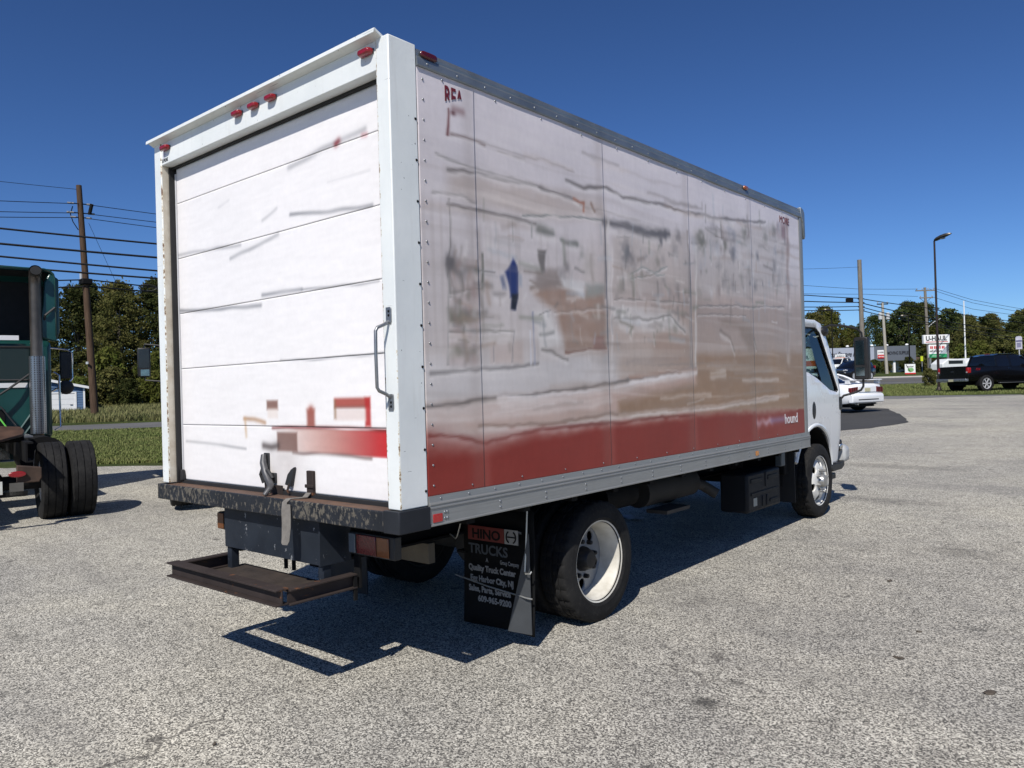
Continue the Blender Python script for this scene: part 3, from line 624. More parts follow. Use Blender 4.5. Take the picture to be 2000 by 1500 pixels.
def over(img, a, col): 
    img += a[..., None]*(np.asarray(col, float)-img)
def sm(x): x = np.clip(x, 0, 1); return x*x*(3-2*x)
def side_print(U, V):
    """U forward, V up; photo-like sRGB values, converted to reflectance at the end"""
    wob = .02*(vnoise(U, V, 5, 14, 1)-.5) + .012*(vnoise(U, V, 18, 40, 2)-.5)
    u = U + .03*(vnoise(U, V, 9, 9, 3)-.5); v = V + wob
    img = np.zeros(U.shape+(3,)); t = np.clip((V-1.3)/1.9, 0, 1)[..., None]
    img += np.array([170, 164, 163])*(1-t) + np.array([190, 187, 196])*t
    over(img, .62*sm((U-.8)/2.2)*sm((2.75-V)/.7), (140, 116, 101))
    for pts, c, a, b in SIDE_POLYS:
        ins = poly_in(u, v, pts); d = seg_dist(u, v, pts+pts[:1]); s = np.where(ins, d, -d)
        over(img, np.minimum(1, a*1.12)*sm(.5+s/(2*b))*(.8+.4*vnoise(U, V, 12, 20, 5)).clip(0, 1), c)
    for pts, w, c, a in SIDE_STROKES:
        d = seg_dist(u, v, pts); k = .75+.5*vnoise(U, V, 6, 6, 7)
        over(img, .38*np.exp(-(seg_dist(u, v+w*1.1, pts)/(w*.7))**2), (204, 202, 205))
        over(img, np.clip(a*k*1.15, 0, 1)*np.exp(-(d/(w*.55*k))**2), c)
    rg = random.Random(31)
    for k in range(240):
        w0, w1, z0, z1 = rg.choice([(.38, .62, 1.70, 2.30), (.62, 1.80, 1.72, 2.5), (1.88, 2.92, 1.80, 2.58), (1.88, 2.92, 1.80, 2.58), (3.0, 4.95, 2.05, 3.0), (3.0, 4.95, 2.05, 3.0)])
        y, z = rg.uniform(w0, w1), rg.uniform(z0, z1); ln = rg.uniform(.02, .16); vert = rg.random() < .5; wd = rg.uniform(.006, .020)
        c = rg.choice([(96, 94, 92), (120, 116, 112), (108, 98, 92), (126, 130, 134), (206, 205, 207), (196, 192, 190), (146, 128, 116), (104, 108, 96), (150, 158, 168)]); a = rg.uniform(.18, .5)
        pts = [(y, z), (y+rg.uniform(-.02, .02), z+ln)] if vert else [(y, z), (y+ln*1.3, z+rg.uniform(-.03, .03))]
        if y < U.min()-.3 or y > U.max()+.3: continue
        d = seg_dist(u, v, pts); over(img, a*np.exp(-(d/wd)**2), c)
    for k in range(70):
        y = rg.uniform(.2, 5.0); z = rg.choice([rg.uniform(1.36, 1.75), rg.uniform(2.45, 3.05)]); ln = rg.uniform(.2, .9); sl = rg.uniform(-.02, .04)
        c = rg.choice([(120, 114, 112), (140, 132, 130), (202, 200, 203), (198, 190, 188), (150, 134, 124)]); a = rg.uniform(.12, .42); wd = rg.uniform(.006, .022)
        pts = [(y, z), (y+ln*.5, z+sl*.5+rg.uniform(-.012, .012)), (y+ln, z+sl)]
        if y+ln < U.min()-.1 or y > U.max()+.1: continue
        d = seg_dist(u, v, pts); over(img, a*np.exp(-(d/wd)**2), c)
    sv = V + .06*vnoise(U, V, 1.6, 2.0, 51)
    over(img, .16*sm((vnoise(U, sv, 1.1, 26, 52)-.55)/.3)*sm((3.1-V)/.3), (134, 126, 122)); over(img, .16*sm((vnoise(U, sv, .9, 31, 53)-.58)/.3), (204, 202, 205))
    over(img, .14*sm((vnoise(U, V, 34, 1.3, 54)-.6)/.3)*sm((V-1.6)/.2)*sm((2.7-V)/.3), (130, 122, 118))
    for y, z, r_, c, a in SIDE_BLOBS:
        e = vnoise(U, V, 30, 30, 9)
        over(img, a*np.exp(-(np.hypot((u-y)*1.0, (v-z)*.8)/(r_*(.6+.8*e)))**2), c)
    # red foot band with smeared upper edge
    edge = np.interp(U, [.18, .6, 1.0, 1.8, 2.9, 4.2, 4.9, 5.4], [1.33, 1.27, 1.31, 1.31, 1.325, 1.30, 1.29, 1.282])
    soft = np.interp(U, [.18, 1.2, 3.0, 4.6, 5.2], [.13, .06, .045, .05, .008])
    band = sm(.5+(edge+wob*1.2-V)/(2*soft))
    over(img, band*.97, np.array([112, 36, 31]))
    over(img, band*.35*vnoise(U, V, 4, 9, 21), (122, 52, 46))
    for y in (.588, 1.818, 2.984, 4.137):
        over(img, .30*band*np.exp(-((U-y-.03)/.035)**2), (150, 92, 88)); over(img, .18*np.exp(-((U-y+.04)/.05)**2), (120, 112, 110))
    # rubbed-out lettering at the front of the band and under the heading
    over(img, .8*np.exp(-(np.maximum(np.abs(U-4.33)-.16, 0)/.03)**2 - ((V-1.205-.01*np.sin(U*40))/.035)**2)*(.5+.5*vnoise(U, V, 22, 5, 33)), (178, 160, 176))
    over(img, .75*np.exp(-(np.maximum(np.abs(U-4.66)-.16, 0)/.05)**2 - ((V-1.21)/.032)**2), (122, 100, 132))
    over(img, .75*np.exp(-(np.maximum(np.abs(U-.475)-.035, 0)/.02)**2 - ((V-3.045)/.022)**2), (132, 112, 116))
    over(img, .9*np.exp(-((U-.436)/.018)**2 - ((V-3.022)/.013)**2), (82, 52, 56))
    over(img, .7*np.exp(-(np.maximum(np.abs(U-4.86)-.09, 0)/.03)**2 - (np.maximum(np.abs(V-3.0)-.05, 0)/.03)**2)*vnoise(U, V, 30, 6, 40), (112, 84, 84))
    f = 1 + .02*(vnoise(U, V, 60, 17, 11)-.5) + .02*(vnoise(U+.3*V, V, 9, 50, 12)-.5) + .05*(vnoise(U+V*.4, V-U*.3, 3, 5, 13)-.5)
    return lin(np.clip(img*f[..., None], 0, 255))*1.22*np.array([1.06, 1.02, .95])
def door_print(U, V):
    """U across (x), V up"""
    w = .010*(vnoise(U, V, 7, 9, 1)-.5)
    img = np.zeros(U.shape+(3,)) + np.array([236, 235, 238])
    over(img, .3*vnoise(U+.4*V, V, 1.5, 1.5, 2), (228, 228, 231))
    def st(pts, wd, c, a): 
        d = seg_dist(U, V+w, pts); over(img, a*np.exp(-(d/wd)**2)*(.55+.6*vnoise(U, V, 6, 30, 4)).clip(0, 1), c)
    for pts, wd, a in [([(-1.11, 2.545), (-.88, 2.543), (-.30, 2.50)], .012, .6), ([(-.42, 2.44), (-.2, 2.46), (.11, 2.51)], .014, .5), ([(.24, 2.60), (.6, 2.56), (.96, 2.527)], .012, .7),
                       ([(-.07, 2.173), (.15, 2.172), (.33, 2.166)], .013, .65), ([(.33, 2.165), (.82, 2.142), (1.0, 2.14)], .008, .6), ([(-1.12, 2.173), (-.85, 2.15), (-.09, 2.114)], .013, .75),
                       ([(.235, 2.87), (.5, 2.90), (.68, 2.913), (.92, 2.93)], .018, .5), ([(.1, 1.775), (.5, 1.768), (1.02, 1.772)], .007, .6), ([(-1.05, 1.28), (-.8, 1.275), (-.3, 1.25)], .010, .45),
                       ([(-.05, 2.62), (.1, 2.66)], .012, .3), ([(.6, 2.72), (.95, 2.71)], .008, .15), ([(-.55, 2.78), (-.42, 2.80)], .01, .15)]:
        st(pts, wd, (120, 122, 128), a)
    st([(.68, 2.905), (.70, 2.915)], .02, (120, 40, 44), .8); st([(.90, 2.905), (.93, 2.90)], .014, (168, 90, 96), .6)
    band = sm((V-1.238-.3*w-.006*(1-sm((U-.6)/.3)))/.012)*sm((1.386+w-V)/.010)
    a = np.interp(U, [.02, .12, .3, .55, .8, .95, 1.05], [0, .15, .4, .65, .85, .97, 1.0])
    col = np.stack([np.interp(U, [.2, .6, .9, 1.05], [178, 168, 176, 196]), np.interp(U, [.2, .6, .9, 1.05], [128, 96, 58, 40]), np.interp(U, [.2, .6, .9, 1.05], [112, 86, 60, 46])], -1)
    img += (band*a)[..., None]*(col-img)
    st([(.0, 1.384), (.4, 1.392), (1.05, 1.386)], .010, (104, 40, 38), .85); st([(.2, 1.246), (.6, 1.246), (.9, 1.238)], .010, (100, 78, 76), .7)
    def rect(x0, x1, z0, z1, c, al, b=.012):
        s = np.minimum(np.minimum(U-x0, x1-U), np.minimum(V-z0, z1-V)); over(img, al*sm(.5+s/(2*b)), c)
    rect(.045, .245, 1.25, 1.36, (112, 82, 76), .85); rect(-.056, .06, 1.49, 1.545, (110, 74, 64), .8); rect(-.05, .06, 1.44, 1.50, (226, 214, 208), .6)
    rect(.345, .418, 1.39, 1.49, (142, 72, 62), .85, .018); over(img, .8*np.exp(-((U-.384)/.028)**2-((V-1.492)/.022)**2), (150, 78, 66))
    rect(.60, .90, 1.50, 1.55, (156, 62, 52), .85); rect(.86, .905, 1.40, 1.55, (172, 46, 46), .9); rect(.60, .86, 1.495, 1.508, (110, 70, 62), .6); rect(.6, .87, 1.43, 1.49, (216, 198, 194), .6); rect(.595, .615, 1.44, 1.54, (130, 100, 74), .6)
    st([(-.31, 1.436), (-.2, 1.43), (-.08, 1.412)], .014, (160, 118, 84), .8); st([(-.30, 1.43), (-.292, 1.33)], .013, (190, 156, 118), .7)
    over(img, .35*sm((.30-np.hypot((U-.08)*.8, V-1.15))/.25)*vnoise(U, V, 12, 4, 8), (150, 138, 134))
    st([(-.10, 1.275), (-.02, 1.27), (.05, 1.28)], .022, (58, 50, 50), .85)
    f = 1 + .025*(vnoise(U, V, 9, 60, 11)-.5)
    return lin(np.clip(img*f[..., None], 0, 255))*.93*np.array([1.02, 1.0, .96])
def print_sheet(name, fn, u0, u1, v0, v1, place, parent, step=.01, wave=0.0):
    nu = max(2, int(round((u1-u0)/step))+1); nv = max(2, int(round((v1-v0)/step))+1)
    U, V = np.meshgrid(np.linspace(u0, u1, nu), np.linspace(v0, v1, nv), indexing='ij')
    img = fn(U, V); dn = wave*(vnoise(U, V, 3.2, 2.1, 77)-.5)
    P = place(U, V, dn); me = bpy.data.meshes.new(name)
    idx = np.arange(nu*nv).reshape(nu, nv)
    F = np.stack([idx[:-1, :-1], idx[1:, :-1], idx[1:, 1:], idx[:-1, 1:]], -1).reshape(-1, 4)
    me.from_pydata(P.reshape(-1, 3).tolist(), [], F.tolist())
    ca = me.color_attributes.new('print', 'FLOAT_COLOR', 'POINT')
    ca.data.foreach_set('color', np.concatenate([img.reshape(-1, 3), np.ones((nu*nv, 1))], 1).astype(np.float32).ravel())
    me.polygons.foreach_set('use_smooth', [True]*len(me.polygons)); me.materials.append(M_print)
    o = obj(name, me, parent); s = o.modifiers.new('thickness', 'SOLIDIFY'); s.thickness = .003; s.offset = -1
    return o

YB, YF = .178, 5.385            # rear frame depth, front of the box
# side skin: five sheets with lap joints
seams = [YB+.004, .588, 1.818, 2.984, 4.137, 5.30]
for i in range(5):
    a, b = seams[i], seams[i+1]+(.012 if i < 4 else -.0003)
    print_sheet('side_panel', side_print, a, b, 1.046, 3.206, lambda U, V, dn, i=i: np.stack([1.2160+dn+.0002*(4-i)+0*U, U, V], -1), TR, wave=.006)
bx('side_backing', (1.195, YB, 1.0), (1.208, 5.36, 3.25), M_dark, TR)
bx('left_wall', (-1.22, YB, 1.0), (-1.2, 5.40, 3.25), M_white, TR)
MB().prism([(1.19, 5.302), (1.219, 5.302), (1.2235, 5.32), (1.222, 5.375), (1.20, 5.408), (1.15, 5.415), (1.15, 5.395), (1.18, 5.385)], 'z', 1.04, 3.20).build('front_corner_post', M_alu, TR)
bx('front_wall', (-1.2, 5.375, .95), (1.15, 5.412, 3.27), M_white, TR)
bx('cargo_floor', (-1.2, .1, .93), (1.195, 5.37, .99), M_dark, TR)
# roof sheet with camber
rg = [[(x, y, 3.262+.03*(1-(x/1.2)**2)) for x in np.linspace(-1.19, 1.19, 9)] for y in (.05, 2.7, 5.39)]
rf = MB().grid(rg).build('roof', M_white, TR); sdf = rf.modifiers.new('thickness', 'SOLIDIFY'); sdf.thickness = .012
# extrusions
MB().prism([(1.19, .900), (1.231, .900), (1.2345, .903), (1.2345, .909), (1.2295, .913), (1.2295, .984), (1.2345, .988), (1.2345, .994), (1.2305, .998), (1.2305, 1.003), (1.2345, 1.007), (1.2345, 1.012), (1.2265, 1.018), (1.2245, 1.050), (1.19, 1.050)], 'y', YB+.003, YF+.015).build('bottom_rail', M_alu, TR, smooth=20)
MB().prism([(1.18, 3.196), (1.2255, 3.196), (1.2285, 3.203), (1.2265, 3.237), (1.2185, 3.248), (1.2205, 3.262), (1.2125, 3.284), (1.19, 3.294), (1.17, 3.296), (1.17, 3.24)], 'y', YB+.003, 5.335).build('roof_rail', M_roofrail, TR, smooth=25)
cc = MB().prism([(5.33, 3.30), (5.40, 3.285), (5.432, 3.25), (5.436, 3.02), (5.42, 2.985), (5.40, 3.02), (5.385, 3.15), (5.34, 3.20)], 'x', 1.13, 1.232)
cc.build('corner_cap', M_roofrail, TR, bevel=.008)
# rear frame
bx('rear_post', (1.125, 0, 1.004), (1.2205, YB, 3.298), M_post, TR, .006)
bx('rear_post', (-1.2205, 0, 1.004), (-1.125, YB, 3.298), M_post, TR, .006)
bx('rear_header', (-1.1248, .004, 3.147), (1.1248, .085, 3.292), M_head, TR, .004)
MB().prism([(.03, 3.297), (-.038, 3.328), (-.047, 3.324), (-.049, 3.303), (-.045, 3.302), (-.042, 3.316), (.003, 3.293), (.03, 3.289)], 'x', -1.236, 1.172).build('rain_visor', M_head, TR, bevel=.0015)
bx('door_seal', (-1.12, .070, 3.132), (1.12, .090, 3.146), M_rubber, TR)
M_strip = mat('door_strip', (.62, .62, .63), .5, var=.15)
for x in (-1.1245, 1.108): bx('door_track', (x, .05, 1.004), (x+.0165, .12, 3.14), M_rubber, TR)
for x in (-1.106, 1.094): bx('door_edge_strip', (x, .083, 1.02), (x+.012, .10, 3.10), M_strip, TR)
# roll-up door: six slats
dz = [3.133, 2.895, 2.520, 2.146, 1.771, 1.392, 1.022]
for a, b in zip(dz[:-1], dz[1:]):
    print_sheet('door_panel', door_print, -1.092, 1.092, b+.0011, a-.0011, lambda U, V, dn: np.stack([U, .088+dn+0*U, V], -1), TR, step=.0085, wave=.0035)
bx('door_core', (-1.095, .094, 1.02), (1.095, .125, 3.13), M_strip, TR)
bx('door_bottom_seal', (-1.09, .072, .999), (1.09, .11, 1.02), M_rubber, TR)
for x in (-1.098, 1.062): MB().prism([(x, 1.02), (x+.036, 1.02), (x+.034, 1.05), (x+.024, 1.085), (x+.006, 1.09)], 'y', .06, .086).build('door_roller_bracket', M_rubber, TR, .003)
# sill and bumper
bx('rear_sill', (-1.122, -.018, .985), (1.122, .118, .9985), M_rust2, TR, .003)
bx('rear_bumper', (-1.236, -.028, .896), (1.12, .0, .997), M_bumper, TR, .006)
MB().prism([(1.1205, -.030), (1.232, -.030), (1.238, -.024), (1.238, .176), (1.20, .176), (1.20, .0), (1.1205, .0)], 'z', .893, 1.0025).build('bumper_corner', M_bumpclean, TR, .004)
MB().prism([(-1.2362, -.0275), (-1.2362, .17), (-1.2, .17), (-1.2, .0), (-1.2362, .0)], 'z', .897, .997).build('bumper_end', M_bumpclean, TR)
# lamps on the header and rails
def marker(x, m, size=1.0):
    b = MB().prism([(-.052*size, -.012), (.052*size, -.012), (.052*size, .012), (-.052*size, .012)], 'y', 0, .006)
    o = b.build('marker_light', M_black, TR, .002)
    rings = []
    for yy, sx, sz in ((.0, 1, 1), (-.014, .97, .96), (-.026, .86, .8), (-.031, .7, .55)):
        rings.append([(.050*size*sx*math.copysign(abs(math.cos(t))**.45, math.cos(t)), yy, .0175*sz*math.copysign(abs(math.sin(t))**.6, math.sin(t))) for t in np.linspace(0, 2*math.pi, 20, endpoint=False)])
    l = MB().ring_loft(rings).build('lens', m, o); return o
for x in (1.063, .224, .045, -.132, -1.04):
    o = marker(x, M_red, .85 if abs(x) < 1 else .95); o.location = (x, -.003, 3.247)
o = marker(0, lens_mat('dark_red_lens', (.12, .004, .008)), 1.15); o.location = (1.2265, .262, 3.262); o.rotation_euler = (0, 0, R(90)); o.scale = (1, .35, 1)
o = marker(0, M_amber, .8); o.location = (1.2255, 4.035, 3.262); o.rotation_euler = (0, 0, R(90)); o.scale = (1, .5, 1)
bx('reflector', (1.2300, .198, .918), (1.2345, .262, .960), M_refl, TR, .004)
bx('reflector', (1.2300, 4.075, .922), (1.2345, 4.135, .962), M_ambrefl, TR, .004)
# rivets: too many and too small to pick apart
rv = MB(); rnd = random.Random(5)
for y in np.arange(.26, 5.35, .205): rv.dome((1.2262, y, 1.034), .0068, (1, 0, 0), n=8)
for y in np.arange(.30, 5.35, .405):
    if abs(y-.23) > .05: 
        for z in (.931, .962): rv.dome((1.2295, y, z), .0085, (1, 0, 0), n=8)
for z in (.931, .962): rv.dome((1.2295, .282, z), .0085, (1, 0, 0), n=8)
for y in np.arange(.25, 5.3, .215): rv.dome((1.2275, y, 3.219), .006, (1, 0, 0), n=8)
for y in np.arange(.36, 5.25, .41): rv.dome((1.2185, y, 3.172), .0065, (1, 0, 0), n=8)
for z in np.arange(1.10, 3.2, .102): rv.dome((1.2185, .222, z), .0065, (1, 0, 0), n=8)
for y in np.arange(.5, 5.25, .41): rv.dome((1.2195, y, 1.075), .0055, (1, 0, 0), n=8)
for z in np.arange(1.2, 3.15, .25): rv.dome((1.2215, 5.34, z), .005, (1, 0, 0), n=6)
tag(rv.build('rivets', M_steel, TR), kind='stuff')
bl = MB()
for z in np.arange(1.08, 3.1, .205): bl.dome((1.2215, .164, z), .0075, (1, 0, 0), n=8)
tag(bl.build('post_bolts', M_dark, TR), kind='stuff')
# grab handle on the right post
gh = MB().tube([(1.172, -.004, 1.915), (1.170, -.03, 1.90), (1.165, -.068, 1.885), (1.163, -.078, 1.868), (1.163, -.080, 1.75), (1.163, -.078, 1.598), (1.165, -.068, 1.582), (1.170, -.03, 1.566), (1.172, -.004, 1.55)], .0085, 10).build('grab_handle', M_steel, TR)
for z in (1.945, 1.525): 
    p = MB().prism([(1.155, z-.04), (1.189, z-.04), (1.193, z-.03), (1.193, z+.03), (1.189, z+.04), (1.155, z+.04)], 'y', -.006, -.0005).build('mounting_plate', M_steel, gh, .001)
for z in (1.965, 1.945, 1.525, 1.505): MB().dome((1.176, -.006, z), .007, (0, -1, 0)).build('bolt', M_dark, gh)
# heading letters and the end of the rubbed-out name on the red band
M_ink = mat('red_ink', (.15, .018, .024), .4, var=.1)
M_inkw = mat('white_ink', (.72, .68, .68), .4, var=.1)
rea = text('lettering', 'REA', M_ink, TR, .135, (1.2196, .372, 3.058), (0, 1, 0), (0, 0, 1), squeeze=.58, bold=.0025)
cut(rea, [MB().add([(1.2, .34, 2.98), (1.2, .60, 2.98), (1.2, .60, 3.125), (1.2, .47, 3.105), (1.2, .34, 3.055), (1.24, .34, 2.98), (1.24, .60, 2.98), (1.24, .60, 3.125), (1.24, .47, 3.105), (1.24, .34, 3.055)], [(4, 3, 2, 1, 0), (5, 6, 7, 8, 9), (0, 1, 6, 5), (1, 2, 7, 6), (2, 3, 8, 7), (3, 4, 9, 8), (4, 0, 5, 9)])])
text('lettering', 'hound', M_inkw, TR, .130, (1.2196, 4.78, 1.166), (0, 1, 0), (0, 0, 1), squeeze=1.0, bold=.002)
text('lettering', 'MORE', M_ink, TR, .095, (1.2196, 4.80, 3.075), (0, 1, 0), (0, 0, 1), squeeze=.95)
text('lettering', 'SUPREME', mat('badge_ink', (.06, .065, .07), .5), TR, .034, (-1.117, .0035, 3.163), (1, 0, 0), (0, 0, 1), squeeze=.62, bold=.0006)
text('lettering', 'F', mat('badge_pale', (.52, .48, .60), .5), TR, .075, (-1.098, .0035, 3.187), (1, 0, 0), (0, 0, 1), bold=.002)

# door latch: hasp plate, swinging hook, keeper and strap bracket
lt = MB().box((-.085, .074, 1.045), (-.035, .0875, 1.235)).box((-.035, .072, 1.06), (.035, .0875, 1.12)).build('latch', M_black, TR, .004)
MB().tube([(-.06, .062, 1.225), (-.05, .05, 1.18), (-.02, .045, 1.12), (.02, .042, 1.075), (.055, .03, 1.05), (.075, .005, 1.035), (.07, -.02, 1.005)], [.017, .02, .021, .021, .02, .018, .014], 10).build('latch_hook', mat('worn_grey_steel', (.12, .12, .125), .5, .4, var=.5, vscale=30), lt)
MB().tube([(-.062, .06, 1.06), (-.075, .05, 1.11), (-.045, .045, 1.15), (.0, .05, 1.13), (.03, .058, 1.09)], .013, 8).build('latch_lever', M_black, lt)
bx('latch_plate', (-.075, .070, 1.0), (.115, .0735, 1.052), M_rust, lt, .002)
MB().prism([(.14, 1.06), (.20, 1.05), (.215, 1.10), (.235, 1.165), (.205, 1.15), (.17, 1.12)], 'y', .066, .086).build('keeper', M_black, lt, .004)
MB().tube([(.185, .07, 1.07), (.185, .055, 1.03), (.19, .06, 1.012)], .007, 8).build('keeper_pin', M_rust, lt)
sb = MB().box((.352, .068, 1.012), (.412, .0875, 1.15)).box((.345, .060, 1.055), (.42, .0680, 1.075)).build('strap_bracket', M_rust, TR, .004)
M_strap = mat('grey_webbing', (.20, .185, .165), .9, var=.35, vscale=25, bump=.3, bscale=300)
def ribbon(path, w, wdir=(1, 0, 0), th=.002):
    m = MB(); D = Vector(wdir)*w/2; P = [Vector(p) for p in path]; n = len(P); rings = []
    for i, p in enumerate(P):
        t = (P[min(i+1, n-1)]-P[max(i-1, 0)]).normalized(); nn = t.cross(Vector(wdir)).normalized()*th
        rings.append([p-D+nn, p+D+nn, p+D-nn, p-D-nn])
    return m.ring_loft(rings)
ribbon([(.385, .060, 1.03), (.37, .045, 1.006), (.34, .01, 1.0035), (.315, -.025, 1.002), (.305, -.042, .985), (.300, -.045, .94), (.300, -.044, .87), (.305, -.050, .80), (.318, -.062, .762), (.333, -.066, .757), (.345, -.060, .78), (.345, -.050, .85), (.336, -.042, .93), (.33, -.040, .975)], .036, (.93, .25, 0)).build('pull_strap', M_strap, TR)

# under-ride step: I-beam frame hung from two uprights
def ibeam(p0, p1, h_=.085, w=.075, t=.009):
    p0, p1 = Vector(p0), Vector(p1); d = (p1-p0).normalized(); s = d.cross(Vector((0, 0, 1))).normalized(); m = MB()
    def slab(sa, sb, za, zb):
        V = [p + s*x + Vector((0, 0, z)) for p in (p0, p1) for x, z in ((sa, za), (sb, za), (sb, zb), (sa, zb))]
        m.add(V, [(0, 1, 2, 3), (7, 6, 5, 4), (0, 4, 5, 1), (1, 5, 6, 2), (2, 6, 7, 3), (3, 7, 4, 0)])
    slab(-w/2, w/2, h_/2-t, h_/2); slab(-w/2, w/2, -h_/2, -h_/2+t); slab(-t/2, t/2, -h_/2+t, h_/2-t); return m
ST = MB(); 
o = ibeam((-.565, -.262, .553), (.60, -.262, .553)).build('step_beam', M_rust, TR, .0015)
o = ibeam((-.545, -.224, .545), (-.545, .14, .545), .08, .06).build('step_arm', M_rust, TR, .0015)
o = ibeam((.585, -.224, .545), (.585, .20, .545), .08, .06).build('step_arm', M_rust, TR, .0015)
MB().prism([(-.51, .495), (.555, .495), (.555, .507), (-.51, .507)], 'y', -.055, .18).build('step_tread', mat('brown_deck', (.05, .036, .028), .85, var=.6, vscale=7, bump=.2, bscale=40), TR, .002)
MB().prism([(.42, .513), (.56, .513), (.54, .545), (.49, .556), (.44, .545)], 'y', -.045, .06).build('step_gusset', M_rust, TR, .006)
bx('hitch_plate', (-.50, .045, .640), (.505, .057, .893), M_plate, TR, .002)
for x in (-.50, .455): bx('upright', (x, .058, .50), (x+.05, .11, .885), M_plate, TR, .003)
bx('side_plate', (.506, .03, .64), (.515, .24, .893), M_plate, TR, .002)
bx('upright', (.56, .22, .50), (.61, .235, .80), M_dark, TR, .002)
bx('step_bracket', (.60, .18, .44), (.612, .20, .58), M_dark, TR)
for x in (.02, .10): MB().cyl((x, .14, .55), (x, .14, .70), .012, 8).build('hanger_bolt', M_dark, TR)
# tail lamps
tl = MB().box((.585, .170, .700), (.965, .22, .822)).build('tail_light', M_black, TR, .006)
for a, b, nm, m in ((.592, .648, 'reversing_lens', M_clear), (.660, .820, 'red_lens', lens_mat('tail_red_lens', (.16, .004, .010))), (.828, .925, 'amber_lens', lens_mat('tail_amber_lens', (.24, .06, .006)))):
    bx(nm, (a, .162, .709), (b, .1695, .813), m, tl, .003)
bx('lamp_bracket', (.75, .22, .80), (.80, .26, .93), M_dark, TR)
tl = MB().box((-.675, .095, .725), (-.590, .15, .835)).build('tail_light', M_black, TR, .006)
bx('amber_lens', (-.670, .088, .730), (-.596, .0945, .830), mat('faded_amber', (.16, .055, .012), .5, var=.3), tl, .003)
# chassis
for s in (1, -1):
    MB().prism([(s*.36, .62), (s*.43, .62), (s*.43, .635), (s*.37, .635), (s*.37, .835), (s*.43, .835), (s*.43, .85), (s*.36, .85)], 'y', .07, 7.0).build('frame_rail', M_dark, TR)
for y in np.arange(.5, 5.2, .47): bx('cross_member', (-1.17, y, .86), (1.17, y+.06, .93), M_dark, TR)
MB().cyl((0, 2.0, .45), (0, 5.6, .58), .05, 12).build('drive_shaft', M_dark, TR)
M_diff = mat('dusty_casting', (.09, .08, .068), .85, var=.5, vscale=6)
MB().ell((0, 1.85, .42), .2, .2, .19).build('differential', M_diff, TR)
MB().cyl((-.9, 1.85, .42), (.9, 1.85, .42), .075, 14).build('rear_axle', M_diff, TR)
MB().cyl((-.85, 6.22, .44), (.85, 6.22, .44), .05, 12).build('front_axle', M_dark, TR)
for s in (1, -1):
    for k, L in enumerate((.7, .62, .52, .4, .28)):
        MB().add([], []).prism([(s*.44, 0), (s*.52, 0), (s*.52, .014), (s*.44, .014)], 'y', 1.85-L, 1.85+L).build('leaf_spring', M_dark, TR).location = (0, 0, .515-.016*k)
M_tan = mat('worn_plank', (.20, .17, .125), .85, var=.45, vscale=4, bump=.3, bscale=20)
bx('worn_plank', (.10, .93, .47), (.40, .99, .60), M_tan, TR, .003)
# exhaust, air tank and things seen dimly under the floor
MB().cyl((.55, 3.2, .66), (.55, 4.1, .66), .13, 18).build('muffler', mat('sooty_steel', (.03, .027, .024), .8, var=.4), TR)
MB().tube([(.55, 4.1, .66), (.6, 4.3, .6), (.72, 4.35, .52)], .05, 10).build('exhaust_pipe', M_diff, TR)
MB().cyl((.62, 2.5, .70), (.62, 2.95, .70), .11, 16).build('air_tank', M_dark, TR)
bx('tool_tray', (.55, 3.35, .47), (.75, 3.75, .50), M_diff, TR)
bb = MB().box((.72, 4.40, .345), (1.0, 5.18, .715)).build('battery_box', mat('box_plastic', (.010, .012, .016), .6, var=.3, spec=.25), TR, .025, )
M_bbr = mat('box_plastic', (.022, .025, .03))
for a in ((4.47, .62, 4.72, .66), (4.86, .62, 5.10, .66), (4.47, .50, 5.10, .53), (4.80, .56, 4.84, .70), (4.72, .38, 4.76, .48), (4.82, .38, 4.86, .48), (4.9, .40, 5.1, .43)):
    bx('rib', (.995, a[0], a[1]), (1.008, a[2], a[3]), M_bbr, bb, .005)
bx('data_label', (1.0005, 4.52, .40), (1.003, 4.60, .475), mat('label_paper', (.42, .42, .36), .7, var=.3, vscale=30), bb)
MB().lathe([(0, .16), (.06, .16), (.07, .14), (.07, .03)], (.80, 5.55, .62), 'x', 24).build('air_cleaner', M_dark, TR)
bx('cab_mount', (.5, 5.42, .6), (.95, 5.50, .95), M_dark, TR, .01)
bx('hydraulic_bracket', (.9, 5.30, .70), (.97, 5.40, .84), mat('grey_bracket', (.10, .12, .135), .5), TR, .01)

# mud flap with dealer lettering
MF = print_flap = MB().grid([[(x, 1.15 + .02*math.sin((z-.1)*3) + .015*math.sin(x*9), z) for x in np.linspace(.50, 1.078, 8)] for z in np.linspace(.075, .83, 10)]).build('mud_flap', mat('flap_rubber', (.007, .0075, .008), .8, var=.4, vscale=4, spec=.15), TR)
md = MF.modifiers.new('thickness', 'SOLIDIFY'); md.thickness = .008; md.offset = 1
M_pt = mat('flap_print_grey', (.22, .225, .23), .7, var=.3, vscale=30); M_pd = mat('flap_print_slate', (.05, .06, .072), .7, var=.3, vscale=30)
M_po = mat('flap_print_red', (.15, .018, .013), .7, var=.3, vscale=20); M_pw = mat('flap_print_white', (.30, .295, .28), .7, var=.25, vscale=20)
fy = 1.128
bx('logo_block', (.565, fy, .618), (.872, fy+.004, .708), M_po, MF); bx('logo_block', (.876, fy, .618), (.985, fy+.004, .708), M_pw, MF)
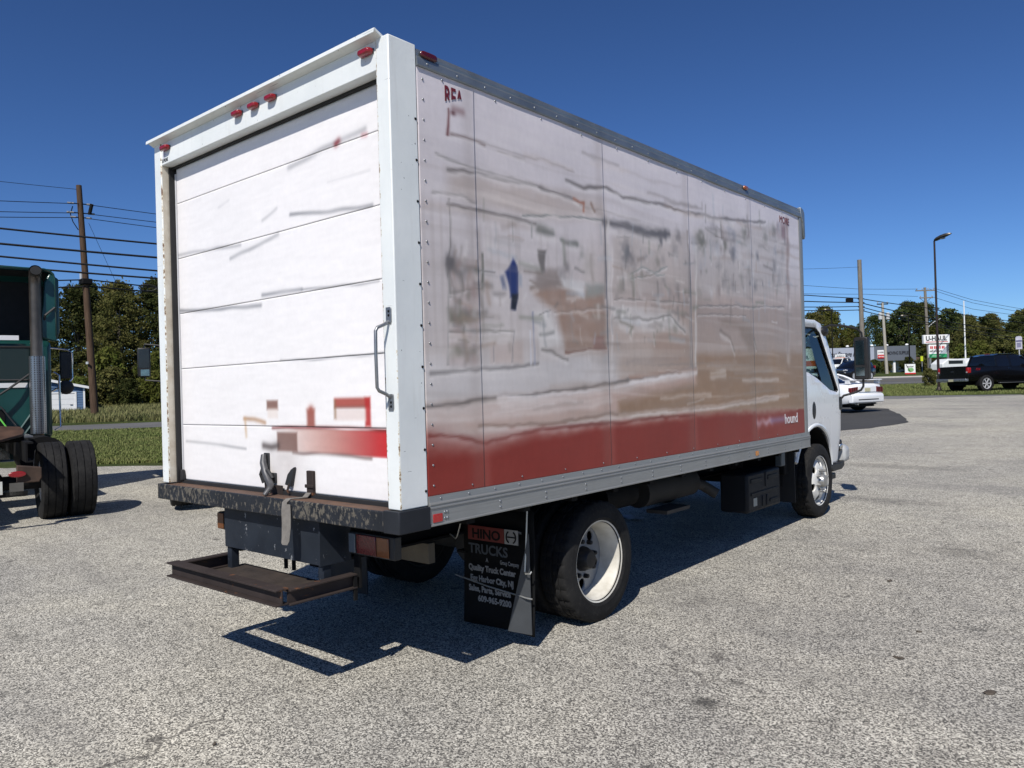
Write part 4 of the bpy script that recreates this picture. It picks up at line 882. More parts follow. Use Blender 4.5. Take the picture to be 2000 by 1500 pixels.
for txt, z, x, sz, m, sq in (('HINO', .632, .60, .082, M_dark, 1.15), ('TRUCKS', .535, .57, .086, M_pd, 1.03), ('A', .487, .715, .036, M_pt, .9), ('Group Company', .487, .835, .036, M_pt, .62),
                             ('Quality Truck Center', .425, .565, .052, M_pt, .86), ('Egg Harbor City, NJ', .358, .578, .052, M_pt, .86), ('Sales, Parts, Service', .292, .562, .052, M_pt, .86), ('609-965-9200', .232, .64, .052, M_pt, .95), ('TM', .69, .99, .02, M_pt, .9)):
    text('lettering', txt, m, MF, sz, (x, fy-.0015, z), (1, 0, 0), (0, 0, 1), squeeze=sq, bold=.0022 if sz > .045 else .0005)
for s in (-1, 1):
    MB().tube([(.9305 + s*.038*math.cos(R(a)), fy-.002, .663 + .038*math.sin(R(a))) for a in (range(-62, 63, 12) )], .0045, 6).build('logo_arc', M_dark, MF)
bx('logo_bar', (.900, fy-.003, .659), (.961, fy-.0005, .667), M_dark, MF)
# anti-sail wires and the lifted flap edge
M_wire = mat('bright_wire', (.55, .55, .52), .35, .8)
MB().tube([(1.055, 1.14, .85), (1.055, 1.12, .62), (1.057, 1.10, .475), (1.075, 1.085, .468), (1.105, 1.09, .47), (1.108, 1.10, .482)], .0055, 8).build('flap_wire', M_wire, TR)
MB().tube([(.48, 1.09, .385), (.75, 1.10, .345), (1.0, 1.10, .325), (1.06, 1.10, .318), (1.10, 1.11, .315)], .005, 8).build('flap_wire', M_wire, TR)
MB().tube([(.60, 1.08, .86), (.535, 1.06, .64), (.52, 1.06, .625), (.47, 1.06, .65)], .0045, 8).build('flap_wire', M_wire, TR)
MB().add([(1.08, 1.115, .70), (1.072, 1.13, .09), (.93, 1.075, .105), (1.08, 1.12, .70), (1.072, 1.136, .09), (.93, 1.082, .105)], [(0, 1, 2), (5, 4, 3), (0, 3, 4, 1), (1, 4, 5, 2), (2, 5, 3, 0)]).build('flap_edge', mat('flap_grey', (.05, .055, .06), .55, var=.3, vscale=8), TR)
fl = MB().box((-1.08, 1.15, .09), (-.50, 1.158, .83)).build('mud_flap', M_rubber, TR)

# ------------------------------------------------------------------ wheels
def tyre_material():
    t = NT('tyre_rubber'); v = t.coord()
    c = t.mix(t.ramp(t.noise(v, 5, 5, .6), [(.35, 0.0), (.7, 1.0)]), (.008, .008, .0085), (.020, .0195, .019))
    c = t.mix(t.ramp(t.noise(v, 40, 3), [(.55, 0.0), (.8, .5)]), c, (.04, .038, .034))
    t.set(c, .82, spec=.25); t.bump(t.noise(v, 70, 3), .15, .01); return t.m
M_tyre = tyre_material()
M_rimw = mat('white_rim_paint', (.72, .70, .63), .45, var=.22, vscale=9, dark=(.50, .47, .40), fine=.12)
M_rimdisc = mat('grey_rim_disc', (.26, .27, .28), .5, var=.25, vscale=9)
M_rimshade = mat('shaded_rim', (.035, .032, .028), .85, var=.5, vscale=6)  # dark copy of the rim paint, under-truck shade put into its colour
M_nut = mat('dark_hub', (.02, .02, .022), .5, .3, var=.4, vscale=20)
def tyre_mb(c, s, Rr=.402, w=.225, rim=.262, blocks=True, n=120):
    h_ = w/2
    prof_ = [(-h_*.80, rim-.004), (-h_*.98, rim+.02), (-h_*1.06, Rr*.5+rim*.5), (-h_*1.0, Rr-.035), (-h_*.90, Rr-.010), (-h_*.82, Rr-.002)]
    ribs = [-.78, -.46, -.42, -.12, -.08, .08, .12, .42, .46, .78]
    prof_ += [(h_*a, Rr-.0) for a in (-.78, -.47)] + [(h_*a, Rr-.011) for a in (-.45, -.40)] + [(h_*a, Rr) for a in (-.38, -.10)] + [(h_*a, Rr-.011) for a in (-.08, .08)] + [(h_*a, Rr) for a in (.10, .38)] + [(h_*a, Rr-.011) for a in (.40, .45)] + [(h_*a, Rr) for a in (.47, .78)]
    prof_ += [(h_*.82, Rr-.002), (h_*.90, Rr-.010), (h_*1.0, Rr-.035), (h_*1.03, Rr-.05), (h_*1.045, Rr-.055), (h_*1.06, Rr*.5+rim*.5), (h_*1.02, rim+.035), (h_*1.035, rim+.03), (h_*.98, rim+.02), (h_*.80, rim-.004)]
    rings = []
    for j, (a, rad) in enumerate(prof_):
        ring = []
        for k in range(n):
            r2 = rad
            if blocks and rad > Rr-.003 and (k + (0 if a < 0 else 2)) % 4 == 0: r2 = rad-.009
            t = 2*math.pi*k/n; ring.append((c[0]+s*a, c[1]+math.cos(t)*r2, c[2]+math.sin(t)*r2))
        rings.append(ring)
    return MB().ring_loft(rings, False, False)
def wheel_rear(c, s, outer, n=120):
    rw, rd_ = (M_rimw, M_rimdisc) if n == 120 else (M_rimshade, M_rimshade)  # all but the outer right wheel get the shade-darkened rim and disc
    t = tyre_mb(c, s, n=n).build('wheel', M_tyre, TR, smooth=30)
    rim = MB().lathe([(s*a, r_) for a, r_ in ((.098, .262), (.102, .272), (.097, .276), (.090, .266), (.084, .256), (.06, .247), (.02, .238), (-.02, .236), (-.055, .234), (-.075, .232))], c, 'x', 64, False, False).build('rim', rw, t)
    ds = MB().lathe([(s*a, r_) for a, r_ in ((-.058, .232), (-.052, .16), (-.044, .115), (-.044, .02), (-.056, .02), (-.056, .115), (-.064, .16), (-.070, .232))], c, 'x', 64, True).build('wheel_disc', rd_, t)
    cut(ds, [MB().lathe([(-.15, .036), (.15, .036)], (c[0], c[1]+.172*math.cos(R(a)), c[2]+.172*math.sin(R(a))), 'x', 20) for a in (52, 124, 196, 268, 340)])
    hb = MB().lathe([(s*a, r_) for a, r_ in ((-.045, .085), (-.02, .080), (.0, .070), (.02, .064), (.03, .055), (.032, .02))], c, 'x', 28).build('hub', M_nut, t)
    for k in range(8):
        a = R(45*k+10); MB().lathe([(s*-.046, .017), (s*-.012, .015), (s*-.008, .008)], (c[0], c[1]+.122*math.cos(a), c[2]+.122*math.sin(a)), 'x', 6).build('lug_nut', M_nut, t)
    return t
wheel_rear((.985, 1.85, .402), 1, True)
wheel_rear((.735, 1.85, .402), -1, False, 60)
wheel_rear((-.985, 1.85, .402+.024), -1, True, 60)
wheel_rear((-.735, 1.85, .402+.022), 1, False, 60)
M_front = mat('white_steel_wheel', (.70, .69, .65), .42, .0, var=.14, vscale=9, coat=.1); M_hubs = mat('dull_hub_steel', (.42, .42, .41), .32, .6, var=.3, vscale=15)
def wheel_front(c, s):
    t = tyre_mb(c, s).build('wheel', M_tyre, TR, smooth=30)
    rim = MB().lathe([(s*a, r_) for a, r_ in ((.098, .262), (.102, .272), (.097, .276), (.090, .266), (.080, .256), (.03, .244), (-.02, .24))], c, 'x', 64, False, False).build('rim', M_front, t)
    ds = MB().lathe([(s*a, r_) for a, r_ in ((.02, .243), (.045, .235), (.078, .215), (.098, .18), (.108, .145), (.108, .10), (.09, .10), (.09, .145), (.08, .18), (.06, .21), (.03, .225), (.005, .235))], c, 'x', 72, True).build('wheel_disc', M_front, t)
    cut(ds, [MB().lathe([(-.2, .041), (.2, .041)], (c[0], c[1]+.193*math.cos(R(a)), c[2]+.193*math.sin(R(a))), 'x', 18) for a in (18, 78, 138, 198, 258, 318)])
    MB().lathe([(s*a, r_) for a, r_ in ((.108, .103), (.118, .10), (.12, .09), (.112, .072), (.15, .068), (.165, .058), (.168, .03))], c, 'x', 40).build('hub', M_hubs, t)
    for k in range(8):
        a = R(45*k+15); MB().lathe([(s*.105, .016), (s*.145, .0145), (s*.152, .008)], (c[0], c[1]+.122*math.cos(a), c[2]+.122*math.sin(a)), 'x', 8).build('lug_nut', M_hubs, t)
wheel_front((.925, 6.22, .402+.06), 1)
wheel_front((-.925, 6.22, .402+.085), -1)

# ------------------------------------------------------------------ cab
def thin_glass(name, tint, refl=.06):
    t = NT(name); t.n.remove(t.p)
    tr = t.n.new('ShaderNodeBsdfTransparent'); tr.inputs[0].default_value = (*tint, 1)
    gl = t.n.new('ShaderNodeBsdfGlossy'); gl.inputs['Roughness'].default_value = .02
    fr = t.n.new('ShaderNodeFresnel'); fr.inputs[0].default_value = 1.45
    mx = t.n.new('ShaderNodeMixShader'); t.link(fr.outputs[0], mx.inputs[0]); t.link(tr.outputs[0], mx.inputs[1]); t.link(gl.outputs[0], mx.inputs[2])
    t.link(mx.outputs[0], t.out.inputs['Surface']); return t.m
M_glass = thin_glass('cab_glass', (.66, .78, .73))
M_cab = mat('cab_white', (.74, .76, .77), .28, var=.07, vscale=1.5, coat=.5)
M_trim = mat('black_trim', (.014, .014, .015), .5, var=.3, vscale=8)
def cab_x(y, z, s):
    x = 1.0
    if z > 1.35: x -= .085*((z-1.35)/.9)**1.6
    if y > 6.92: x -= .50*((y-6.92)/.5)**2.4
    if z < .95 and y > 6.5: x -= .03*((.95-z)/.35)
    x += .012*math.sin((z-.9)*4.2)
    return s*x
side_out = [(5.62, .86), (5.62, 2.08), (5.66, 2.18), (5.76, 2.235), (6.50, 2.25), (6.68, 2.215), (6.78, 2.12), (7.08, 1.38), (7.14, 1.20), (7.17, .95), (7.18, .66), (7.0, .585), (6.76, .60)] + arc(6.17, .46, .60, 14, 157, 16) 
win = [(5.74, 1.68), (5.74, 2.10), (5.80, 2.155), (6.50, 2.165), (6.62, 2.11), (6.945, 1.44), (6.90, 1.415), (6.65, 1.45), (6.30, 1.58), (6.05, 1.65)]
door_gap = None
for s in (1, -1):
    side = sheet(side_out, [win], .07, lambda u, v, s=s: (cab_x(u, v, s), u, v)).build('cab_side', M_cab, TR, smooth=50)
    md = side.modifiers.new('thickness', 'SOLIDIFY'); md.thickness = .025; md.offset = 0
    sheet(win, [], .12, lambda u, v, s=s: (cab_x(u, v, s)-s*.012, u, v)).build('side_window', M_glass, TR)
    MB().tube([(cab_x(u, v, s)+s*.001, u, v) for u, v in win+win[:1]], .012, 6, False).build('window_seal', M_trim, TR)
    MB().tube([(cab_x(u, v, s)+s*.002, u, v) for u, v in ((5.70, .95), (5.70, 2.10), (5.78, 2.16), (6.52, 2.195), (6.66, 2.14), (7.0, 1.40), (7.03, 1.1), (6.96, .92), (6.80, .80))], .0045, 5, False).build('door_gap', M_trim, TR)
    dh = MB().ell((0, 0, 0), .014, .075, .115, 16, 10).build('door_handle', M_trim, TR); dh.location = (cab_x(6.12, 1.24, s)+s*.004, 6.12, 1.24)
    bx('handle_grip', (-.008, -.012, -.085), (.012, .012, .085), M_rubber, dh, .006)
    MB().tube([(cab_x(6.17+.615*math.cos(R(a)), .46+.615*math.sin(R(a)), s)+s*.008, 6.17+.615*math.cos(R(a)), .46+.615*math.sin(R(a))) for a in range(12, 160, 8)], .022, 8).build('wheel_flare', M_cab, TR)
    wl_ = MB(); wl_.grid([[(s*x, 6.17+.59*math.cos(R(a)), .46+.59*math.sin(R(a))) for x in (.55, .80, .985)] for a in range(8, 166, 8)]); wl_.build('wheel_arch_liner', M_dark, TR)
    bx('mirror_base', (s*.955 if s > 0 else -1.03, 6.93, 1.20), (1.03 if s > 0 else -.955, 7.06, 1.37), M_trim, TR, .03)
    hl = MB().box((min(s*.86, s*.975), 7.06, .715), (max(s*.86, s*.975), 7.17, .85)).build('headlight', M_trim, TR, .02)
    bx('lens', (min(s*.905, s*.985), 7.075, .735), (max(s*.905, s*.985), 7.155, .80), M_chrome, hl, .012)
    mir = MB().prism([(s*x, z) for x, z in ((1.185, 1.58), (1.20, 1.555), (1.33, 1.555), (1.345, 1.58), (1.345, 2.03), (1.33, 2.05), (1.20, 2.05), (1.185, 2.03))], 'y', 7.0, 7.10).build('side_mirror', M_trim, TR, .015)
    bx('mirror_glass', (min(s*1.207, s*1.303), 6.9962, 1.73), (max(s*1.207, s*1.303), 6.9985, 2.01), mat('mirror_silver', (.30, .36, .36), .03, 1.0, var=.02), mir)
    bx('convex_glass', (min(s*1.207, s*1.303), 6.9962, 1.60), (max(s*1.207, s*1.303), 6.9985, 1.70), mat('mirror_silver', (.55, .62, .62)), mir)
    MB().tube([(s*.92, 6.74, 2.16), (s*.98, 6.84, 2.20), (s*1.10, 6.95, 2.19), (s*1.22, 7.03, 2.15), (s*1.265, 7.05, 2.10), (s*1.27, 7.05, 2.03)], .013, 8).build('mirror_arm', M_trim, mir)
    MB().tube([(s*1.27, 7.05, 1.56), (s*1.268, 7.05, 1.48), (s*1.24, 7.05, 1.435), (s*1.15, 7.05, 1.40), (s*1.05, 7.04, 1.375), (s*1.0, 7.02, 1.32)], .013, 8).build('mirror_arm', M_trim, mir)
    MB().ell((s*.93, 6.76, 2.13), .05, .10, .06).build('arm_socket', M_trim, mir)
    bx('cab_step', (min(s*.72, s*.95), 6.62, .40), (max(s*.72, s*.95), 6.98, .47), M_trim, TR, .01)
    MB().prism([(6.66, .585), (7.05, .585), (7.18, .60), (7.20, .54), (7.10, .50), (6.80, .50)], 'x', min(s*.80, s*.985), max(s*.80, s*.985)).build('lower_valance', M_trim, TR, .01)
    bx('splash_guard', (min(s*.82, s*1.0), 5.56, .30), (max(s*.82, s*1.0), 5.572, .90), M_rubber, TR)
roof_rows = []
for y, z in ((5.62, 2.08), (5.66, 2.18), (5.76, 2.235), (6.1, 2.25), (6.50, 2.25), (6.68, 2.215), (6.78, 2.12)):
    xe = cab_x(y, z, 1); roof_rows.append([(x*xe, y, z + .035*(1-x*x)*(1 if 5.7 < y < 6.6 else .4)) for x in np.linspace(-1, 1, 11)])
MB().grid(roof_rows).build('cab_roof', M_cab, TR, smooth=60)
def front_rows(zs, ys): return [[(x*cab_x(y, z, 1), y+.22*(1-abs(x)**2.2), z) for x in np.linspace(-1, 1, 15)] for y, z in zip(ys, zs)]
MB().grid(front_rows((2.12, 1.75, 1.38), (6.78, 6.93, 7.08))).build('windscreen', M_glass, TR, smooth=60)
MB().grid(front_rows((1.38, 1.20, .95, .66, .585), (7.08, 7.14, 7.17, 7.18, 7.0))).build('cab_front', M_cab, TR, smooth=60)
MB().grid([[(x, y, .6) for x in (-.8, .8)] for y in (6.7, 7.1)]).build('cab_floor', M_dark, TR)
MB().prism([(-.95, .56), (.95, .56), (1.0, .60), (1.0, .74), (.95, .78), (-.95, .78), (-1.0, .74), (-1.0, .60)], 'y', 7.19, 7.36).build('front_bumper', mat('bumper_grey', (.42, .43, .43), .4, var=.15, coat=.2), TR, .04)
bx('cab_back', (-.96, 5.625, .9), (.96, 5.65, 1.62), M_cab, TR); bx('cab_back', (-.93, 5.628, 2.05), (.93, 5.65, 2.20), M_cab, TR)
bx('rear_window', (-.94, 5.63, 1.62), (.94, 5.64, 2.05), M_glass, TR)
M_seat = mat('seat_cloth', (.03, .032, .036), .9, var=.4, vscale=20)
for x in (-.48, .35): 
    st_ = bx('seat', (x-.24, 5.80, 1.05), (x+.24, 6.30, 1.20), M_seat, TR, .05); bx('backrest', (x-.23, 5.70, 1.20), (x+.23, 5.84, 1.85), M_seat, st_, .05)
bx('dashboard', (-.88, 6.80, 1.12), (.88, 7.08, 1.36), M_trim, TR, .06)
sw = MB().lathe([(a, .20+.014*math.cos(R(t))) for t in range(0, 360, 45) for a in (.014*math.sin(R(t)),)], (0, 0, 0), 'z', 32, True).build('steering_wheel', M_trim, TR); sw.location = (-.46, 6.52, 1.48); sw.rotation_euler = (R(38), 0, 0)
MB().cyl((0, 0, 0), (0, 0, -.35), .03, 10).build('steering_column', M_trim, sw); bx('spoke', (-.2, -.02, -.012), (.2, .02, .006), M_trim, sw)
bc = MB().lathe([(0, .035), (.012, .036), (.03, .03), (.042, .015)], (.62, 6.42, 2.262), 'z', 18).build('roof_marker', M_amber, TR)
bc = MB().lathe([(0, .035), (.012, .036), (.03, .03), (.042, .015)], (-.62, 6.42, 2.262), 'z', 18).build('roof_marker', M_amber, TR)
bc = MB().lathe([(0, .035), (.012, .036), (.03, .03), (.042, .015)], (.0, 6.44, 2.285), 'z', 18).build('roof_marker', M_amber, TR)
bx('engine', (-.42, 5.3, .5), (.42, 6.6, .98), M_dark, TR, .05)

# ================================================================== green road tractor at the left edge
M_green = mat('tractor_green', (.007, .058, .053), .35, var=.3, vscale=2, coat=.25)
M_cavity = mat('fairing_inside', (.006, .007, .008), .8)
M_cwhite = mat('fender_white', (.66, .67, .68), .4, var=.15, vscale=4)
M_heat = mat('heat_stained_steel', (.17, .15, .13), .4, .8, var=.45, vscale=3)
M_perf = None
def perf_material():
    t = NT('perforated_guard'); v = t.coord()
    a = t.voro(t.coord((30, 30, 30)), 1.0, 'F1', 'Distance', 0.0)
    f = t.ramp(a, [(.30, 0.0), (.36, 1.0)]); t.set(t.mix(f, (.012, .012, .012), (.30, .30, .31)), .25, t.math('MULTIPLY', f, .9)); return t.m
M_perf = perf_material()
TW = 1.05
def big_tyre(c, s, parent, n=72):
    w, Rr, rim = .29, .49, .29; h_ = w/2
    prof_ = [(-h_*.8, rim), (-h_*1.0, rim+.05), (-h_*1.04, .40), (-h_*.96, Rr-.03), (-h_*.86, Rr-.006)]
    for g in (-.55, 0, .55): prof_ += [(h_*(g-.30), Rr), (h_*(g-.035), Rr), (h_*(g-.03), Rr-.012), (h_*(g+.03), Rr-.012), (h_*(g+.035), Rr)]
    prof_ += [(h_*.86, Rr-.006), (h_*.96, Rr-.03), (h_*1.04, .40), (h_*1.0, rim+.05), (h_*.8, rim)]
    rings = []
    for a, rad in prof_:
        rings.append([(c[0]+s*a, c[1]+math.cos(2*math.pi*k/n)*(rad-(.010 if (rad >= Rr and k % 4 == 0 and abs(a) > .05) else 0)), c[2]+math.sin(2*math.pi*k/n)*(rad-(.010 if (rad >= Rr and k % 4 == 0 and abs(a) > .05) else 0))) for k in range(n)])
    t = MB().ring_loft(rings, False).build('wheel', M_tyre, parent, smooth=30)
    MB().lathe([(s*a, r_) for a, r_ in ((.11, .295), (.10, .28), (.0, .27), (-.02, .2), (.0, .12), (.03, .10), (.03, .02))], c, 'x', 40).build('rim', M_cwhite, t)
    return t
def tractor(name, loc, rz, paint, label):
    T = empty(name, loc, rz); tag(T, label, 'truck')
    for s in (1, -1):
        big_tyre((s*1.06, 0, .485), s, T); big_tyre((s*.735, 0, .485), -s, T)
        big_tyre((s*1.0, 3.9, .485), s, T)
        MB().prism([(s*.40, .78), (s*.48, .78), (s*.48, .80), (s*.42, .80), (s*.42, 1.0), (s*.48, 1.0), (s*.48, 1.02), (s*.40, 1.02)], 'y', -.75, 4.6).build('frame_rail', M_dark, T)
        MB().prism([(s*.30, .55), (s*.52, .55), (s*.55, .60), (s*.55, .72), (s*.30, .76)], 'y', -.86, -.74).build('rear_cross_piece', mat('rusty_frame', (.075, .045, .03), .85, var=.6, vscale=6), T, .01)
        tl = MB().prism([(s*(.30+.09*math.cos(R(a))*1.0), .66+.036*math.sin(R(a))) for a in range(0, 360, 18)], 'y', -.90, -.862).build('tail_light', M_red, T, .008)
        # quarter fender over the front of the duals
        MB().grid([[(s*x, .05+.60*math.cos(R(a)), .42+.53*math.sin(R(a))) for x in (.60, .9, 1.2)] for a in range(2, 62, 8)]).build('quarter_fender', M_cwhite, T)
        # front fender and tank
        MB().grid([[(s*x, 3.9+.64*math.cos(R(a)), .5+.62*math.sin(R(a))) for x in (.62, .9, 1.12)] for a in range(0, 181, 10)]).build('front_fender', paint, T)
        MB().cyl((s*.80, 1.3, .70), (s*.80, 2.3, .70), .30, 28).build('fuel_tank', M_dark, T)
        MB().tube([(s*1.04, 2.9, 2.36), (s*1.20, 2.93, 2.35), (s*1.34, 2.95, 2.33), (s*1.40, 2.95, 2.28), (s*1.405, 2.95, 1.88), (s*1.38, 2.95, 1.83), (s*1.04, 2.98, 1.62)], .014, 8).build('mirror_bracket', M_chrome, T)
        mr = MB().box((min(s*1.22, s*1.385), 2.91, 1.86), (max(s*1.22, s*1.385), 2.96, 2.30)).build('side_mirror', M_trim, T, .015)
        MB().lathe([(-.01, .10), (.0, .115), (.03, .11), (.05, .05)], (s*1.30, 2.93, 1.72), 'y', 24).build('spot_mirror', M_trim, mr)
        bx('mirror_glass', (min(s*1.235, s*1.37), 2.905, 1.875), (max(s*1.235, s*1.37), 2.909, 2.285), mat('dark_mirror', (.02, .024, .028), .05, 0), mr)
        MB().tube([(s*1.06, 2.32, 1.95), (s*1.13, 2.32, 1.90), (s*1.14, 2.32, 1.1), (s*1.06, 2.32, 1.05)], .015, 8).build('grab_bar', M_chrome, T)
    MB().cyl((-.8, 0, .485), (.8, 0, .485), .09, 14).build('rear_axle', M_dark, T)
    MB().ell((0, 0, .5), .22, .24, .22).build('differential', M_dark, T)
    # fifth wheel plate
    fwp = [(-.46, .05), (-.44, .30), (-.20, .42), (.20, .42), (.44, .30), (.46, .05), (.42, -.20), (.14, -.52), (.05, -.45), (.04, -.05), (-.04, -.05), (-.05, -.45), (-.14, -.52), (-.42, -.20)]
    f5 = MB().prism(fwp, 'z', 0, .035).build('fifth_wheel', mat('greasy_rust', (.10, .052, .03), .6, var=.7, vscale=5), T, .006); f5.location = (0, .0, 1.10); f5.rotation_euler = (R(9), 0, 0)
    bx('fifth_wheel_mount', (-.44, -.15, 1.0), (.44, .15, 1.10), M_dark, T, .02)
    bx('number_plate', (-.15, -.905, .44), (.15, -.90, .59), mat('plate_pale', (.6, .6, .56), .5, var=.2, vscale=20), T)
    bx('plate_bracket', (-.40, -.88, .40), (.40, -.86, .46), M_dark, T)
    for s in (1, -1): bx('hanger_plate', (min(s*.22, s*.36), -.88, .42), (max(s*.22, s*.36), -.865, .56), mat('dusty_grey', (.10, .095, .085), .9), T)
    # cab shell
    cabp = [(2.22, .95), (2.22, 2.38), (2.30, 2.44), (3.0, 2.46), (3.45, 1.75), (3.5, 1.4), (3.5, .95)]
    MB().prism(cabp, 'x', -1.02, 1.02).build('cab', paint, T, .05)
    for s in (1, -1):
        MB().prism([(2.55, 1.75), (2.55, 2.30), (2.95, 2.30), (3.28, 1.80), (3.2, 1.72)], 'x', min(s*1.022, s*1.03), max(s*1.022, s*1.03)).build('side_window', M_glassd, T)
        for k in range(2):
            MB().tube([(s*(.92-.0*k), 2.19-.0*k, 1.60-.02*k-.16*k), (s*(.60-.0*k), 2.19, 1.10-.16*k)], .02, 6).build('pressed_rib', paint, T)
    bw = bx('rear_window', (-.74, 2.205, 1.84), (.74, 2.216, 2.32), M_glassd, T, .02)
    MB().tube([(-.75, 2.206, 1.83), (.75, 2.206, 1.83), (.765, 2.206, 1.85), (.765, 2.206, 2.31), (.75, 2.206, 2.33), (-.75, 2.206, 2.33), (-.765, 2.206, 2.31), (-.765, 2.206, 1.85), (-.75, 2.206, 1.83)], .018, 6).build('window_gasket', M_rubber, T)
    bx('reflective_strip', (-.70, 2.205, 1.72), (.70, 2.216, 1.79), mat('strip_white', (.72, .72, .72), .3, var=.1), T); bx('reflective_strip', (-.6, 2.16, 2.43), (.6, 2.17, 2.50), mat('strip_white', (.72, .72, .72)), T)
    # roof fairing: hollow shell, open at the back
    ringf = lambda y, w, h0, h1, rad: [(x, y, z) for x, z in ([(-w, h0), (-w, h1-rad)] + [(-w+rad-rad*math.cos(R(a)), h1-rad+rad*math.sin(R(a))) for a in (30, 60, 90)] + [(w-rad+rad*math.sin(R(a)), h1-rad+rad*math.cos(R(a))) for a in (0, 30, 60)] + [(w, h1-rad), (w, h0)])]
    P = [ringf(1.98, 1.07, 2.48, 3.50, .14), ringf(2.5, 1.06, 2.46, 3.46, .16), ringf(3.0, .98, 2.45, 3.1, .25), ringf(3.35, .85, 2.42, 2.62, .15)]
    sh_ = MB().grid(P).build('roof_fairing', paint, T, smooth=50); md = sh_.modifiers.new('thickness', 'SOLIDIFY'); md.thickness = .02; md.offset = 0
    Pi = [[(p[0]*.965, p[1]+.10, p[2]-.03 if p[2] > 2.6 else p[2]) for p in row] for row in P[:3]]
    MB().grid(Pi).build('fairing_liner', M_cavity, sh_); MB().grid([[(x, 2.62, z) for x in (-1, 1)] for z in (2.46, 3.42)]).build('fairing_bulkhead', M_cavity, sh_)
    for s in (1, -1):
        MB().prism([(s*.80, 2.48), (s*1.07, 2.40), (s*1.12, 2.55), (s*1.12, 3.36), (s*1.0, 3.44), (s*.93, 3.30), (s*.90, 2.95)], 'y', 2.0, 2.10).build('side_extender', paint, T, .02)
        MB().tube([(s*1.06, 1.98, 2.92), (s*.93, 1.96, 2.80), (s*.90, 2.1, 2.62)], .018, 6).build('fairing_strut', M_trim, T)
        MB().tube([(s*.22, 2.2, 2.46), (s*.10, 2.45, 2.9), (s*-.1, 2.55, 3.2)], .016, 6).build('fairing_strut', M_trim, T)
    # stack
    MB().tube([(.81, 2.0, 1.02), (.81, 2.0, 2.18)], .108, 24).build('stack_guard', M_perf, T)
    MB().tube([(.81, 2.0, 2.18), (.81, 2.0, 3.25), (.81, 1.985, 3.36), (.81, 1.93, 3.43), (.81, 1.86, 3.46)], .082, 24, False).build('exhaust_stack', M_heat, T)
    MB().cyl((.81, 1.95, 3.42), (.81, 1.87, 3.455), .074, 20).build('stack_mouth', M_cavity, T)
    MB().tube([(.81, 2.0, 1.03), (.81, 2.0, .96), (.79, 1.98, .90), (.72, 1.93, .87), (.60, 1.88, .88)], .07, 14).build('exhaust_elbow', mat('scorched_pipe', (.22, .15, .08), .5, .6, var=.5, vscale=8), T)
    # air and power lines
    for k, (c, x0) in enumerate((((.10, .42, .06), .1), ((.01, .01, .012), .22), ((.35, .02, .02), -.1))):
        MB().tube([(x0, 2.18, 1.55), (x0+.12, 1.75, 1.42), (x0+.26, 1.2, 1.14), (x0+.24, .8, 1.05)], .011, 6).build('air_line', mat('hose_%s' % ('green', 'black', 'red')[k], c, .5), T)
    for s in (1, -1): MB().tube([(s*.80, 2.18, 1.98), (s*.45, 2.10, 1.70), (s*.1, 2.05, 1.45)], .017, 6).build('hose_tender', M_trim, T)
    MB().ell((.12, 2.14, 1.45), .045, .03, .045).build('work_lamp', M_chrome, T)
    for x in (.0, .3): bx('toolbox', (x-.1, 2.05, 1.0), (x+.1, 2.2, 1.4), M_dark, T, .01)
    MB().prism([(3.4, 1.0), (3.4, 1.75), (4.6, 1.5), (4.75, 1.3), (4.75, .7), (4.5, .7)], 'x', -.75, .75).build('hood', paint, T, .08)
    bx('front_bumper', (-1.1, 4.75, .45), (1.1, 4.9, .75), M_chrome, T, .04)
    bx('deck_plate', (-.62, .75, 1.02), (.62, 1.6, 1.04), M_steel, T)
    return T
M_glassd = glass('dark_cab_glass', (.018, .03, .03), 0, .04)
TX, TY = -7.17, .545
tractor('road_tractor', (TX, TY, H(TX, TY)), math.atan2(.977, .215), M_green, 'dark green road tractor with chrome exhaust stack at the left edge, no trailer')

